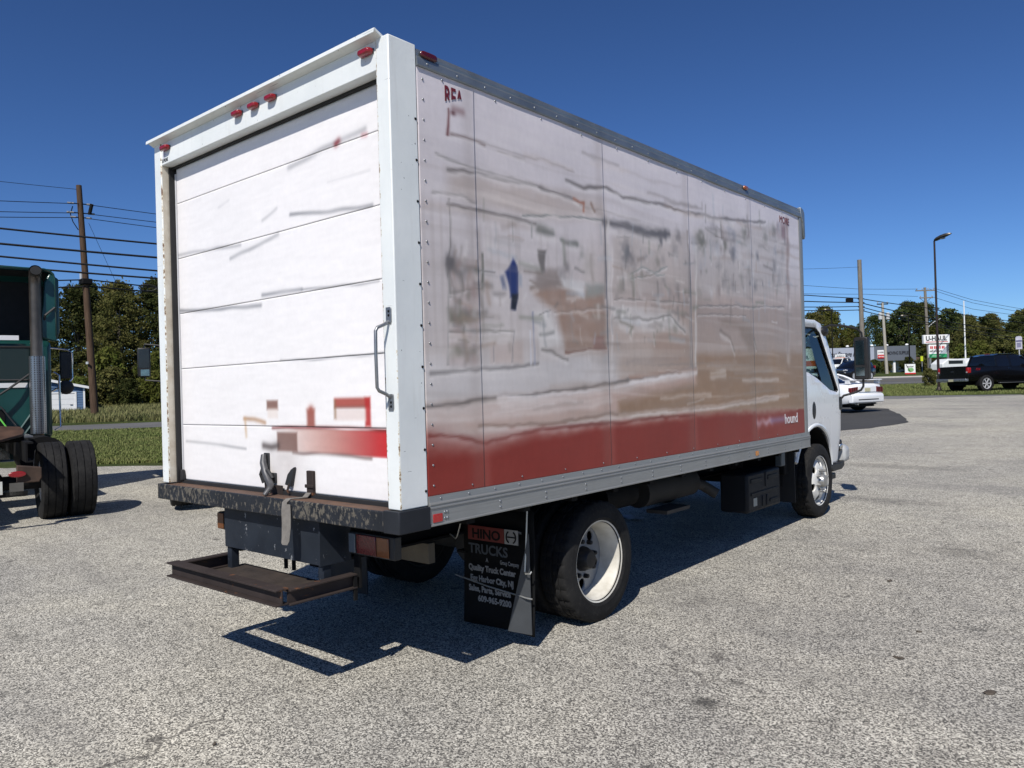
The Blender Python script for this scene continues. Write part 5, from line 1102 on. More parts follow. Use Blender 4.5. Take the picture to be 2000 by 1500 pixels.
# ================================================================== white truck mostly hidden behind the box truck
def hidden_truck():
    hx, hy = -7.98, 4.42; hd = Vector((-.907, .42))
    T = empty('parked_truck', (hx, hy, H(hx, hy)), math.atan2(.907, .42)); tag(T, 'white truck mostly hidden behind the box truck, only its black mirror and fender edge showing', 'truck')
    MB().prism([(-.3, .95), (-.3, 2.45), (.5, 2.5), (1.2, 2.42), (1.6, 1.62), (2.9, 1.45), (3.0, 1.2), (3.0, .7), (1.4, .62), (.2, .62)], 'x', -.98, .98).build('cab', M_white, T, .08)
    for s in (1, -1):
        MB().prism([(1.5, .70), (1.55, 1.18), (1.75, 1.34), (2.5, 1.34), (2.9, 1.15), (2.9, .7), (2.6, .7), (2.5, .95), (2.2, 1.05), (1.9, .95), (1.8, .7)], 'x', min(s*.95, s*1.06), max(s*.95, s*1.06)).build('fender', M_white, T, .03)
        big_tyre((s*.92, 2.2, .485), s, T, 40); big_tyre((s*.92, -2.5, .485), s, T, 40)
        MB().prism([(.1, 1.55), (.1, 2.25), (.8, 2.25), (1.3, 1.65), (1.2, 1.52)], 'x', min(s*.982, s*.99), max(s*.982, s*.99)).build('side_window', M_glassd, T)
        for z in (.42, .66): bx('step', (min(s*.9, s*1.05), .4, z), (max(s*.9, s*1.05), 1.2, z+.06), M_chrome, T, .01)
        bx('battery_cover', (min(s*.8, s*1.0), .3, .35), (max(s*.8, s*1.0), 1.35, .95), M_trim, T, .02)
        m = MB().box((min(s*1.28, s*1.49), 1.42, 1.82), (max(s*1.28, s*1.49), 1.52, 2.34)).build('side_mirror', M_trim, T, .025)
        bx('mirror_glass', (min(s*1.30, s*1.47), 1.414, 1.98), (max(s*1.30, s*1.47), 1.419, 2.31), mat('dark_mirror', (.02, .024, .028)), m)
        bx('convex_glass', (min(s*1.30, s*1.44), 1.414, 1.84), (max(s*1.30, s*1.44), 1.419, 1.95), mat('mirror_silver', (.55, .62, .62)), m)
        MB().tube([(s*.98, 1.40, 2.36), (s*1.37, 1.47, 2.40), (s*1.38, 1.47, 2.33)], .016, 6).build('mirror_arm', M_trim, m); MB().tube([(s*.98, 1.40, 1.72), (s*1.37, 1.47, 1.76), (s*1.38, 1.47, 1.84)], .016, 6).build('mirror_arm', M_trim, m)
    bx('flat_deck', (-.95, -3.6, 1.0), (.95, -.4, 1.12), M_dark, T)
    bx('front_bumper', (-1.0, 3.0, .45), (1.0, 3.14, .75), M_chrome, T, .03)
hidden_truck()

# ================================================================== cars beyond
M_rubw = M_tyre
def car_wheel(c, s, parent, Rr=.33, w=.22, alloy=None, spokes=10):
    t = MB().lathe([(s*a, r_) for a, r_ in ((-w/2, Rr*.6), (-w*.52, Rr*.85), (-w*.42, Rr), (w*.42, Rr), (w*.52, Rr*.86), (w*.47, Rr*.66), (w*.30, Rr*.62), (w*.28, .03))], c, 'x', 40).build('wheel', M_tyre, parent)
    al = alloy or M_alloy
    MB().lathe([(s*a, r_) for a, r_ in ((w*.40, Rr*.66), (w*.47, Rr*.68), (w*.45, Rr*.60), (w*.30, Rr*.58))], c, 'x', 36, True).build('rim', al, t)
    m = MB()
    for k in range(spokes):
        a = 2*math.pi*k/spokes; d = Vector((0, math.cos(a), math.sin(a))); n = Vector((0, -math.sin(a), math.cos(a))); cc = Vector(c)+Vector((s*w*.43, 0, 0))
        V = [cc + d*(Rr*.06) - n*.02, cc + d*(Rr*.06) + n*.02, cc + d*(Rr*.62) + n*.032, cc + d*(Rr*.62) - n*.032]; V += [v - Vector((s*.03, 0, 0)) for v in V]
        m.add(V, [(0, 1, 2, 3), (7, 6, 5, 4), (0, 4, 5, 1), (1, 5, 6, 2), (2, 6, 7, 3), (3, 7, 4, 0)])
    m.build('spokes', al, t); return t
def ring_body(y, zb, zs, hb, hs, crown=.03, n=6):
    right = [(hb*.6, zb), (hb, zb+.03), (hs, zb+.16), (hs+.012, (zb+zs)*.5), (hs-.01, zs-.10), (hs-.06, zs-.015), (hs*.55, zs+crown*.7)]
    return [(x, y, z) for x, z in right] + [(0, y, zs+crown)] + [(-x, y, z) for x, z in reversed(right)] + [(0, y, zb)]
def ring_top(y, z0, z1, h0, h1):
    right = [(h0, z0), (h0*.55+h1*.45, z0*.5+z1*.5), (h1+.01, z1-.05), (h1-.10, z1)]
    return [(x, y, z) for x, z in right] + [(0, y, z1+.015)] + [(-x, y, z) for x, z in reversed(right)]
def arch(parent, c, s, rad, hs):
    MB().prism([(c[1]+rad*math.cos(R(a)), c[2]+rad*math.sin(R(a))) for a in range(-25, 206, 11)], 'x', min(s*(hs-.25), s*(hs+.014)), max(s*(hs-.25), s*(hs+.014))).build('wheel_arch', M_dark, parent)
M_alloy = mat('silver_alloy', (.62, .63, .64), .3, .25, var=.1)
M_carw = mat('car_white', (.80, .81, .82), .22, var=.04, coat=.8)
M_carn = mat('car_navy', (.008, .010, .020), .2, var=.15, coat=.4)
M_carb = mat('car_black', (.004, .004, .0045), .22, var=.2, coat=.2, spec=.3)
M_cglass = glass('tinted_car_glass', (.004, .005, .008), 0, .03)
M_lamp = mat('headlamp', (.6, .62, .63), .1, .4, var=.1)
M_njplate = mat('number_plate', (.55, .52, .33), .5, var=.25, vscale=18)

def coupe(loc, rz):
    T = empty('sports_car', loc, rz); tag(T, 'white two-door sports car seen from behind on the dark asphalt patch', 'car')
    st = [(-2.32, .36, .86, .70, .78), (-2.25, .28, .93, .80, .87), (-1.9, .24, .955, .84, .915), (-1.2, .22, .95, .84, .925), (-.3, .22, .91, .84, .915), (.7, .22, .90, .84, .91), (1.4, .24, .88, .82, .91), (1.95, .28, .80, .78, .86), (2.22, .36, .68, .68, .74)]
    MB().ring_loft([ring_body(y, zb, zs, hb, hs, .03) for y, zb, zs, hb, hs in st]).build('body', M_carw, T, smooth=50)
    gl = [(-1.55, .95, .97, .70, .62), (-.95, .93, 1.22, .77, .60), (-.45, .92, 1.33, .78, .58), (.15, .91, 1.34, .78, .57), (.55, .90, 1.22, .78, .60), (1.05, .90, .92, .74, .66)]
    MB().ring_loft([ring_top(*g) for g in gl]).build('greenhouse', M_cglass, T, smooth=50)
    MB().grid([[(x*w, y, z+.02+.012*(1-x*x)) for x in np.linspace(-1, 1, 7)] for y, z, w in ((-.80, 1.255, .54), (-.45, 1.335, .53), (.15, 1.345, .53), (.42, 1.27, .55))]).build('roof', M_carw, T, smooth=60)
    for s in (1, -1):
        MB().tube([(s*.69, -1.58, .965), (s*.62, -1.0, 1.22), (s*.56, -.62, 1.32)], .045, 6).build('rear_pillar', M_carw, T)
        MB().prism([(s*.50, .66), (s*.86, .64), (s*.88, .70), (s*.87, .82), (s*.50, .85)], 'y', -2.335, -2.22).build('tail_light', mat('dark_red_lamp', (.16, .008, .012), .25, coat=.5, var=.4, vscale=30), T, .01)
        for k in (.60, .70, .80): bx('lamp_bar', (s*k-.012, -2.342, .665), (s*k+.012, -2.336, .83), M_carb, T)
        for y in (-1.38, 1.32): arch(T, (0, y, .32), s, .37, .905); car_wheel((s*.835, y, .325), s, T, .325, .22)
        bx('side_mirror', (min(s*.88, s*1.02), .55, .95), (max(s*.88, s*1.02), .68, 1.06), M_carw, T, .03)
        MB().cyl((s*.5, -2.32, .26), (s*.5, -2.2, .26), .03, 10).build('tailpipe', M_chrome, T)
    MB().prism([(-2.36, .30), (-2.38, .36), (-2.38, .55), (-2.33, .62), (-2.2, .62), (-2.2, .30)], 'x', -.86, .86).build('rear_bumper', M_carw, T, .03)
    bx('bumper_slot', (-.55, -2.387, .40), (.55, -2.378, .43), M_dark, T)
    bx('deck_recess', (-.48, -2.34, .67), (.48, -2.33, .84), M_carw, T); bx('number_plate', (-.15, -2.35, .68), (.15, -2.341, .80), M_njplate, T)
    sp = MB().prism([(-2.34, 1.07), (-2.30, 1.10), (-2.0, 1.08), (-2.0, 1.06), (-2.28, 1.065)], 'x', -.86, .86).build('spoiler', M_carw, T, .01)
    for s in (1, -1): bx('spoiler_foot', (s*.80-.05, -2.26, .94), (s*.80+.05, -2.08, 1.07), M_carw, sp, .01)
    bx('brake_lamp', (-.30, -2.12, 1.035), (.30, -2.05, 1.058), M_dark, sp)
    bx('underside', (-.7, -2.1, .16), (.7, 2.0, .30), M_dark, T)
    return T
cx, cy = -6.24, 26.2
coupe((cx, cy, H(cx, cy)+.008), R(72))

def suv(loc, rz, paint, label):
    T = empty('suv', loc, rz); tag(T, label, 'car')
    st = [(-2.35, .45, 1.05, .78, .84), (-2.28, .36, 1.10, .84, .92), (-1.6, .32, 1.10, .86, .95), (0, .30, 1.08, .87, .955), (1.2, .32, 1.06, .86, .95), (1.9, .36, 1.0, .82, .90), (2.32, .44, .90, .74, .80)]
    MB().ring_loft([ring_body(y, zb, zs, hb, hs, .03) for y, zb, zs, hb, hs in st]).build('body', paint, T, smooth=50)
    gl = [(-2.28, 1.10, 1.30, .84, .70), (-2.05, 1.10, 1.62, .85, .68), (-1.4, 1.10, 1.72, .85, .66), (-.2, 1.09, 1.74, .85, .65), (.45, 1.08, 1.68, .85, .66), (1.30, 1.07, 1.10, .82, .74)]
    MB().ring_loft([ring_top(*g) for g in gl]).build('greenhouse', M_cglass, T, smooth=50)
    MB().grid([[(x*w, y, z+.025+.012*(1-x*x)) for x in np.linspace(-1, 1, 7)] for y, z, w in ((-2.1, 1.60, .62), (-1.4, 1.725, .62), (-.2, 1.745, .62), (.40, 1.69, .62))]).build('roof', paint, T, smooth=60)
    for s in (1, -1):
        for y0 in (-1.75, -.75, .15): MB().tube([(s*.86, y0, 1.10), (s*.70, y0+.05, 1.68)], .035, 6).build('pillar', paint, T)
        for y in (-1.42, 1.40): arch(T, (0, y, .37), s, .43, .945); car_wheel((s*.875, y, .37), s, T, .37, .24)
        MB().prism([(s*.48, .80), (s*.86, .84), (s*.80, .95), (s*.50, .93)], 'y', 2.1, 2.34).build('headlight', M_lamp, T, .02)
        MB().prism([(s*.60, .62), (s*.78, .62), (s*.78, .70), (s*.60, .70)], 'y', 2.2, 2.36).build('fog_light', M_lamp, T, .01)
        bx('side_mirror', (min(s*.93, s*1.08), .72, 1.08), (max(s*.93, s*1.08), .84, 1.24), paint, T, .04)
        bx('tail_light', (min(s*.70, s*.90), -2.38, 1.0), (max(s*.70, s*.90), -2.24, 1.28), M_red, T, .03)
        MB().tube([(s*.6, -1.7, 1.80), (s*.6, .1, 1.80)], .02, 6).build('roof_rack_bar', M_chrome, T)
    for k in range(7): bx('grille_slot', (-.42+.12*k, 2.30, .78), (-.36+.12*k, 2.36, .95), M_chrome, T, .01)
    bx('front_bumper', (-.78, 2.2, .46), (.78, 2.40, .66), M_dark, T, .05); bx('number_plate', (-.16, 2.402, .52), (.16, 2.41, .62), M_njplate, T)
    bx('rear_bumper', (-.84, -2.44, .46), (.84, -2.26, .68), M_dark, T, .04)
    return T
sx, sy = -18.6, 71.6
suv((sx, sy, H(sx, sy)+.008), math.atan2(.24, -.97), M_carn, 'dark blue suv driving on the main road beyond the white sports car')

def pickup(loc, rz, paint, label, name='pickup_truck', glassm=None, plain=False):
    T = empty(name, loc, rz); tag(T, label, 'pickup')
    st = [(-2.90, .62, 1.26, .86, .92), (-2.86, .55, 1.32, .90, .985), (-2.0, .48, 1.33, .92, 1.0), (-.9, .46, 1.32, .92, 1.0), (1.2, .46, 1.30, .92, 1.0), (2.1, .50, 1.28, .90, .98), (2.75, .56, 1.20, .84, .92), (2.92, .64, 1.05, .78, .84)]
    MB().ring_loft([ring_body(y, zb, zs, hb, hs, .01) for y, zb, zs, hb, hs in st]).build('body', paint, T, smooth=50)
    bx('bed', (-.80, -2.78, 1.345), (.80, -1.12, 1.35), M_dark, T)
    gl = [(-1.02, 1.30, 1.34, .92, .86), (-.92, 1.30, 1.86, .92, .74), (-.6, 1.30, 1.93, .92, .72), (.5, 1.30, 1.95, .92, .72), (.95, 1.30, 1.86, .92, .72), (1.75, 1.28, 1.31, .90, .80)]
    MB().ring_loft([ring_top(*g) for g in gl]).build('greenhouse', glassm or M_cglass, T, smooth=50)
    MB().grid([[(x*w, y, z+.022+.012*(1-x*x)) for x in np.linspace(-1, 1, 7)] for y, z, w in ((-.94, 1.85, .70), (-.6, 1.935, .69), (.5, 1.955, .69), (.92, 1.87, .69))]).build('roof', paint, T, smooth=60)
    for s in (1, -1):
        for y0, y1 in ((-1.0, -.90), (-.05, -.02), (1.72, .95)): MB().tube([(s*.915, y0, 1.30), (s*.74, y1, 1.90)], .05, 6).build('pillar', paint, T)
        for y in (-1.78, 1.85): arch(T, (0, y, .44), s, .50, .99); car_wheel((s*.91, y, .43), s, T, .43, .28, spokes=6)
        tl = bx('tail_light', (min(s*.84, s*.998), -2.925, .98), (max(s*.84, s*.998), -2.72, 1.27), mat('tail_red', (.42, .012, .012), .2, coat=.6, var=.4, vscale=22), T, .03)
        bx('reversing_lens', (min(s*.86, s*.95), -2.93, 1.0), (max(s*.86, s*.95), -2.924, 1.07), M_lamp, tl)
        bx('side_mirror', (min(s*.98, s*1.2), .95, 1.30), (max(s*.98, s*1.2), 1.08, 1.55), paint, T, .04)
        bx('door_handle', (min(s*1.0, s*1.025), -.35, 1.17), (max(s*1.0, s*1.025), -.17, 1.20), M_chrome, T, .008)
        bx('running_board', (min(s*.9, s*1.03), -.9, .42), (max(s*.9, s*1.03), 1.2, .46), M_steel, T, .01)
        MB().prism([(s*.45, .95), (s*.82, .95), (s*.80, 1.12), (s*.45, 1.12)], 'y', 2.75, 2.93).build('headlight', M_lamp, T, .02)
    bx('tailgate', (-.83, -2.935, .72), (.83, -2.88, 1.335), paint, T, .015)
    if not plain: MB().ell((0, -2.937, 1.06), .12, .006, .045, 18, 8).build('badge', mat('dark_badge', (.05, .055, .06), .2, .6), T)
    rb = bx('rear_bumper', (-.97, -3.06, .55), (.97, -2.88, .70), mat('dulled_chrome', (.40, .41, .42), .3, .8, var=.2), T, .025)
    bx('number_plate', (-.16, -3.07, .555), (.16, -3.061, .675), M_njplate, rb)
    for x in (-.12, 0, .12): MB().ell((x, -.62, 1.98), .035, .03, .02).build('roof_marker', M_amber if x else M_red, T)
    bx('chassis', (-.5, -2.8, .35), (.5, 2.6, .6), M_dark, T); MB().cyl((-.8, -1.78, .43), (.8, -1.78, .43), .08, 10).build('rear_axle', M_dark, T)
    bx('front_bumper', (-.96, 2.82, .52), (.96, 3.0, .72), M_chrome, T, .03)
    return T
# rear right wheel stands at about (-3.65, 44.2)
hd = Vector((math.sin(R(34)), math.cos(R(34)))); rt = Vector((hd.y, -hd.x))
pc = Vector((-3.65, 44.4)) - rt*.95 + hd*1.78
pk = pickup((pc.x, pc.y, H(pc.x, pc.y)+.01), -R(34), M_carb, 'black pickup truck parked on the grass island at the right')
text('lettering', 'FX4', M_red, pk, .17, (1.004, -2.45, 1.12), (0, 1, 0), (0, 0, 1), bold=.002, skew=.3)
M_carr = mat('car_maroon', (.05, .01, .012), .2, var=.2, coat=.8)
sx, sy = site(29.0, 39.4)
suv((sx, sy, H(sx, sy)+.004), -R(46), M_carr, 'dark red vehicle cut off by the right edge next to the black pickup')
# rental vehicles in front of the store
M_rent = mat('rental_white', (.72, .74, .73), .35, var=.08); M_orange = mat('rental_orange', (.52, .10, .02), .4, var=.1)
px_, py_ = site(37.4, 88.5)
pw = pickup((px_, py_, H(px_, py_)), R(170), M_rent, 'white rental pickup with a roof sign behind the dark blue suv', plain=True)
bx('roof_sign', (-.6, .1, 1.99), (.6, .16, 2.45), M_rent, pw, .02); text('lettering', 'U-HAUL', M_dark, pw, .26, (-.52, .17, 2.14), (1, 0, 0), (0, 0, 1), bold=.006); bx('sign_stripe', (-.6, .165, 2.02), (.6, .172, 2.08), M_orange, pw)
mx_, my_ = site(32.2, 88.0)
MT = empty('moving_truck', (mx_, my_, H(mx_, my_)), R(80)); tag(MT, 'white and orange moving truck parked by the store, seen through the cab window', 'truck')
bx('cargo_box', (-1.15, -3.2, .85), (1.15, 1.6, 3.1), M_rent, MT, .04); MB().prism([(1.62, .55), (1.62, 2.05), (2.3, 2.05), (2.75, 1.45), (3.7, 1.25), (3.8, .6)], 'x', -.95, .95).build('cab', M_rent, MT, .06)
bx('overcab_box', (-1.12, 1.6, 2.15), (1.12, 2.5, 3.05), M_rent, MT, .06)
for s in (1, -1):
    bx('stripe', (min(s*1.151, s*1.156), -3.1, 1.15), (max(s*1.151, s*1.156), 1.5, 1.75), M_orange, MT)
    bx('panel_print', (min(s*1.157, s*1.16), -1.4, 1.1), (max(s*1.157, s*1.16), -.2, 2.5), mat('print_green', (.30, .42, .36), .5, var=.4, vscale=2), MT)
    text('lettering', 'U-HAUL', M_dark, MT, .55, (s*1.158, (.1 if s > 0 else -.2), 1.95) if s < 0 else (1.158, -3.0, 1.95), (0, s, 0), (0, 0, 1), bold=.01)
    MB().prism([(1.8, 1.4), (1.8, 1.95), (2.25, 1.95), (2.55, 1.45)], 'x', min(s*.951, s*.957), max(s*.951, s*.957)).build('side_window', M_cglass, MT)
    for y in (-1.9, 2.9): car_wheel((s*.90, y, .40), s, MT, .40, .25)
bx('front_bumper', (-.95, 3.78, .4), (.95, 3.9, .65), M_dark, MT, .02)

# ================================================================== store, signs and street furniture
AX = math.atan2(.651, .759)          # long axis of the store and signs
M_fascia = mat('fascia_pale', (.36, .39, .46), .6, var=.1, vscale=.8)
M_fasciad = mat('fascia_slate', (.115, .13, .155), .6, var=.15, vscale=.8)
M_wallc = mat('store_wall', (.55, .55, .52), .8, var=.2, vscale=1)
M_sign = mat('sign_white', (.82, .82, .80), .4, var=.06); M_signr = mat('sign_red', (.55, .03, .03), .4, var=.08); M_signg = mat('sign_green', (.03, .32, .12), .4, var=.08)
M_ink2 = mat('sign_black', (.012, .013, .018), .5)
ox, oy = site(33.5, 105)
ST_ = empty('store_building', (ox, oy, H(ox, oy)-.1), AX); tag(ST_, 'long low grey storage store with black lettering across the main road', 'building')
bx('wall', (0, 1.6, 0), (20.9, 12, 3.2), M_wallc, ST_)
bx('roof', (-.3, -.1, 3.5), (20.95, 12.2, 3.62), M_fasciad, ST_)
bx('fascia', (-.3, -.12, 1.62), (15.35, .05, 3.58), M_fascia, ST_); bx('fascia', (15.37, -.14, 1.70), (20.95, .05, 3.66), M_fasciad, ST_)
bx('soffit', (-.3, .06, 1.75), (20.9, 1.6, 1.80), M_wallc, ST_)
for x in (.6, 3.6, 6.6, 9.3, 12.2, 15.2, 18.0, 20.5): bx('pillar', (x, .1, 0), (x+.28, .38, 1.75), M_sign, ST_)
for x in (1.2, 4.4, 7.4, 10.2, 13.0, 16.0): 
    w_ = bx('window', (x, 1.54, .35), (x+1.9, 1.595, 1.7), M_carb, ST_); bx('frame', (x-.06, 1.52, .28), (x+1.96, 1.545, .35), M_sign, w_); bx('frame', (x+.92, 1.52, .351), (x+.98, 1.538, 1.7), M_sign, w_)
for x in (8.8, 11.8, 15.1, 17.1, 19.8): MB().ell((x, -.05, 3.78), .22, .2, .16).build('flood_light', M_sign, ST_)
text('lettering', 'Your Storage Place', M_ink2, ST_, .98, (9.0, -.125, 2.40), (1, 0, 0), (0, 0, 1), squeeze=.62, bold=.02, skew=.35, extrude=.01)
text('lettering', 'MOVING SUPPLIES', M_ink2, ST_, .62, (17.1, -.145, 2.50), (1, 0, 0), (0, 0, 1), squeeze=.60, bold=.018, extrude=.01)
sp_ = bx('wall_sign', (15.75, -.22, 2.05), (17.0, -.143, 3.15), M_sign, ST_, .01); bx('sign_panel', (15.76, -.23, 2.06), (16.99, -.221, 2.55), M_signr, sp_)
text('lettering', 'U-HAUL', M_ink2, sp_, .34, (15.83, -.225, 2.74), (1, 0, 0), (0, 0, 1), squeeze=.8, bold=.01); text('lettering', 'RENTALS', M_sign, sp_, .22, (15.86, -.234, 2.22), (1, 0, 0), (0, 0, 1), squeeze=.85, bold=.006)
ax_, ay_ = site(53.4, 108)
AN = empty('small_house', (ax_, ay_, H(ax_, ay_)), AX); tag(AN, 'small brown roofed annex at the right end of the grey store', 'building')
bx('wall', (.0, 0, 0), (4.5, 4, 1.5), mat('brown_wall', (.12, .10, .08), .8), AN); MB().prism([(-.4, 1.5), (2.2, 2.15), (4.9, 1.5)], 'y', -.3, 4.3).build('roof', mat('brown_roof', (.12, .085, .06), .9, var=.3), AN)

def post_sign():
    x, y = site(49.6, 92); T = empty('pylon_sign', (x, y, H(x, y)), AX); tag(T, 'tall white rental sign over a red green and white storage board', 'sign')
    z0 = H(x, y)
    for a in (-.2, 1.9): bx('post', (a, .1, 0), (a+.22, .32, 3.5), mat('grey_post', (.2, .21, .22), .6), T)
    b = bx('sign_box', (-.85, 0, 5.36-z0), (2.22, .42, 6.40-z0), M_sign, T, .04); text('lettering', 'U-HAUL', M_ink2, b, .78, (-.62, -.01, 5.72-z0), (1, 0, 0), (0, 0, 1), squeeze=.88, bold=.022, extrude=.006); bx('red_line', (-.62, -.012, 5.52-z0), (1.98, -.002, 5.60-z0), M_signr, b)
    c = bx('storage_board', (-.25, .05, 3.70-z0), (1.85, .35, 5.24-z0), M_sign, T, .03)
    for k in range(4): 
        q = bx('red_square', (-.10+.46*k, .038, 4.75-z0), (.22+.46*k, .049, 5.06-z0), M_signr, c); bx('square_cross', (.045+.46*k, .030, 4.76-z0), (.075+.46*k, .037, 5.05-z0), M_sign, q)
    text('lettering', 'self-storage', M_ink2, c, .40, (-.18, .045, 4.36-z0), (1, 0, 0), (0, 0, 1), squeeze=.80, bold=.008); bx('green_band', (-.24, .038, 3.72-z0), (1.84, .049, 4.14-z0), M_signg, c)
    text('lettering', 'climate control', M_sign, c, .2, (.1, .034, 3.86-z0), (1, 0, 0), (0, 0, 1), squeeze=.9)
post_sign()
def yard_sign():
    x, y = -18.72, 89.98; T = empty('yard_sign', (x, y, H(x, y)), AX); tag(T, 'small white green and red board standing on the far roadside', 'sign')
    bx('board', (0, 0, .10), (1.14, .06, 1.15), M_sign, T); bx('red_foot', (-.02, -.012, .05), (1.16, -.001, .20), M_signr, T)
    MB().ell((.62, -.004, .52), .34, .008, .24, 20, 8).build('green_mark', mat('leaf_green', (.25, .5, .2), .5, var=.4, vscale=4), T); text('lettering', 'market', M_ink2, T, .26, (.16, -.014, .80), (1, 0, 0), (0, 0, 1), skew=.3, bold=.004)
    MB().tube([(.14, -.02, 1.1), (.55, -.03, .3)], .03, 5).build('dark_slash', M_ink2, T)
    for a in (.1, .98): bx('stake', (a, .062, 0), (a+.05, .10, 1.1), mat('wood_stake', (.2, .15, .1), .8), T)
yard_sign()

# poles
def wood_material(name, a, b):
    t = NT(name); v = t.coord((8, 8, .6)); c = t.mix(t.ramp(t.noise(v, 3, 5, .65), [(.3, 0.0), (.75, 1.0)]), a, b); t.set(c, .9, spec=.15); t.bump(t.noise(v, 6, 4), .4, .02); return t.m
M_pole = wood_material('pole_wood_brown', (.045, .028, .02), (.13, .085, .055)); M_poleg = wood_material('pole_wood_grey', (.13, .115, .095), (.28, .255, .215)); M_polep = wood_material('pole_wood_pale', (.30, .28, .24), (.46, .43, .37))
M_ins = mat('insulator', (.30, .29, .28), .35, var=.2); M_tr = mat('transformer_grey', (.5, .52, .53), .5, var=.15)
def pole(name, base, top_, r0_, r1_, m, label, cat='pole'):
    base = Vector(base); T = empty(name, base); tag(T, label, cat)
    d = Vector(top_)-base; MB().tube([(0, 0, -.3), d*.5, d], [r0_, (r0_+r1_)/2, r1_], 14).build('shaft', m, T); return T, d
def arm(T, a, b, base, m, r_=.06, pins=0):
    a, b = Vector(a)-Vector(base), Vector(b)-Vector(base); n = (b-a).normalized(); s = Vector((-n.y, n.x, 0)).normalized()*r_; u = Vector((0, 0, r_))
    V = [p+x for p in (a, b) for x in (-s-u, s-u, s+u, -s+u)]; o = MB().add(V, [(0, 1, 2, 3), (7, 6, 5, 4), (0, 4, 5, 1), (1, 5, 6, 2), (2, 6, 7, 3), (3, 7, 4, 0)]).build('crossarm', m, T)
    for k in range(pins):
        p = a + (b-a)*((k+.15)/(pins-.7)) + Vector((0, 0, r_)); MB().lathe([(0, .02), (.08, .025), (.10, .07), (.16, .06), (.22, .03)], p, 'z', 10).build('insulator', M_ins, T)
B = (-37.81, 13.77, .60); T, d = pole('utility_pole', B, (-38.15, 13.40, 12.5), .19, .13, M_pole, 'brown wooden utility pole leaning in the grass behind the green tractor')
for z, l in ((11.56, .55), (11.09, .6), (10.86, .45)):
    c = d*((z-.6)/11.9); MB().tube([(c.x-.3*l, c.y-l, c.z), (c.x+.3*l, c.y+l, c.z)], .03, 6).build('insulator_bracket', M_dark, T)
    for s in (-1, 1): MB().tube([(c.x+.3*l*s*.5, c.y+l*.5*s, c.z), (c.x+.3*l*s, c.y+l*s, c.z)], [.05, .05], 8).build('insulator', M_ins, T)
c = d*.885; MB().cyl(c+Vector((.25, .32, -.1)), c+Vector((.32, .42, .42)), .09, 10).build('cutout_fuse', M_dark, T); MB().tube([c+Vector((-.2, -.3, .3)), c+Vector((-.3, -.38, -.1)), c+Vector((-.2, -.3, -.5)), c+Vector((-.05, -.12, -.9))], .025, 6).build('jumper', M_dark, T)
c = d*.60; MB().box((-.14, -.22, c.z-.25), (.02, -.16, c.z+.35)).build('tag_plate', M_tr, T).location = (c.x, c.y, 0)
c = d*.235; MB().box((-.12, -.14, c.z), (.12, -.10, c.z+.12)).build('tag_plate', M_tr, T).location = (c.x+.14, c.y-.14, 0)
c = d*.575; bx('cable_bracket', (c.x-.25, c.y-.25, c.z), (c.x+.25, c.y+.25, c.z+.3), M_dark, T, .05)
B = (-18.76, 75.46, 1.42); T, d = pole('utility_pole', B, (-18.80, 75.34, 12.78), .22, .19, M_poleg, 'thick grey utility pole without crossarms rising behind the cab mirror', 'pole')
bx('splice_box', (-1.15, -1.0, 7.35), (-.55, -.55, 7.75), M_dark, T, .05)
for z in (7.65, 7.3, 6.9, 6.6): MB().cyl((-.25, -.2, z), (.2, .2, z), .05, 8).build('cable_clamp', M_dark, T)
B = (-19.39, 103.91, 2.0); T, d = pole('utility_pole', B, (-19.56, 103.69, 12.47), .20, .15, M_poleg, 'grey utility pole with two crossarms beside the rental sign')
arm(T, (-20.43, 102.95, 12.1), (-18.65, 104.47, 12.1), B, M_poleg, .07, 4); arm(T, (-20.07, 103.2, 11.2), (-18.83, 104.3, 11.2), B, M_poleg, .07, 3)
for s in (-1, 1): MB().tube([(-.15+s*.55, -.2+s*.48, 9.2), (-.15, -.2, 8.6)], .025, 6).build('arm_brace', M_dark, T)
MB().tube([(-.15, -.2, 5.4), (.6, .4, 6.2), (1.2, 1.0, 6.6)], .04, 6).build('lamp_arm', M_tr, T)
B = (-22.22, 96.2, 1.95); T, d = pole('utility_pole', B, (-22.43, 95.97, 10.35), .19, .14, M_polep, 'pale leaning utility pole with a white transformer in front of the store')
arm(T, (-22.89, 95.5, 10.2), (-21.93, 96.4, 10.2), B, M_dark, .06, 3)
for q in ((-22.62, 95.7), (-21.95, 96.3)): MB().lathe([(0, .18), (.05, .22), (.75, .22), (.82, .16), (.86, .05)], (q[0]-B[0], q[1]-B[1], 6.4), 'z', 18).build('transformer', M_tr, T)
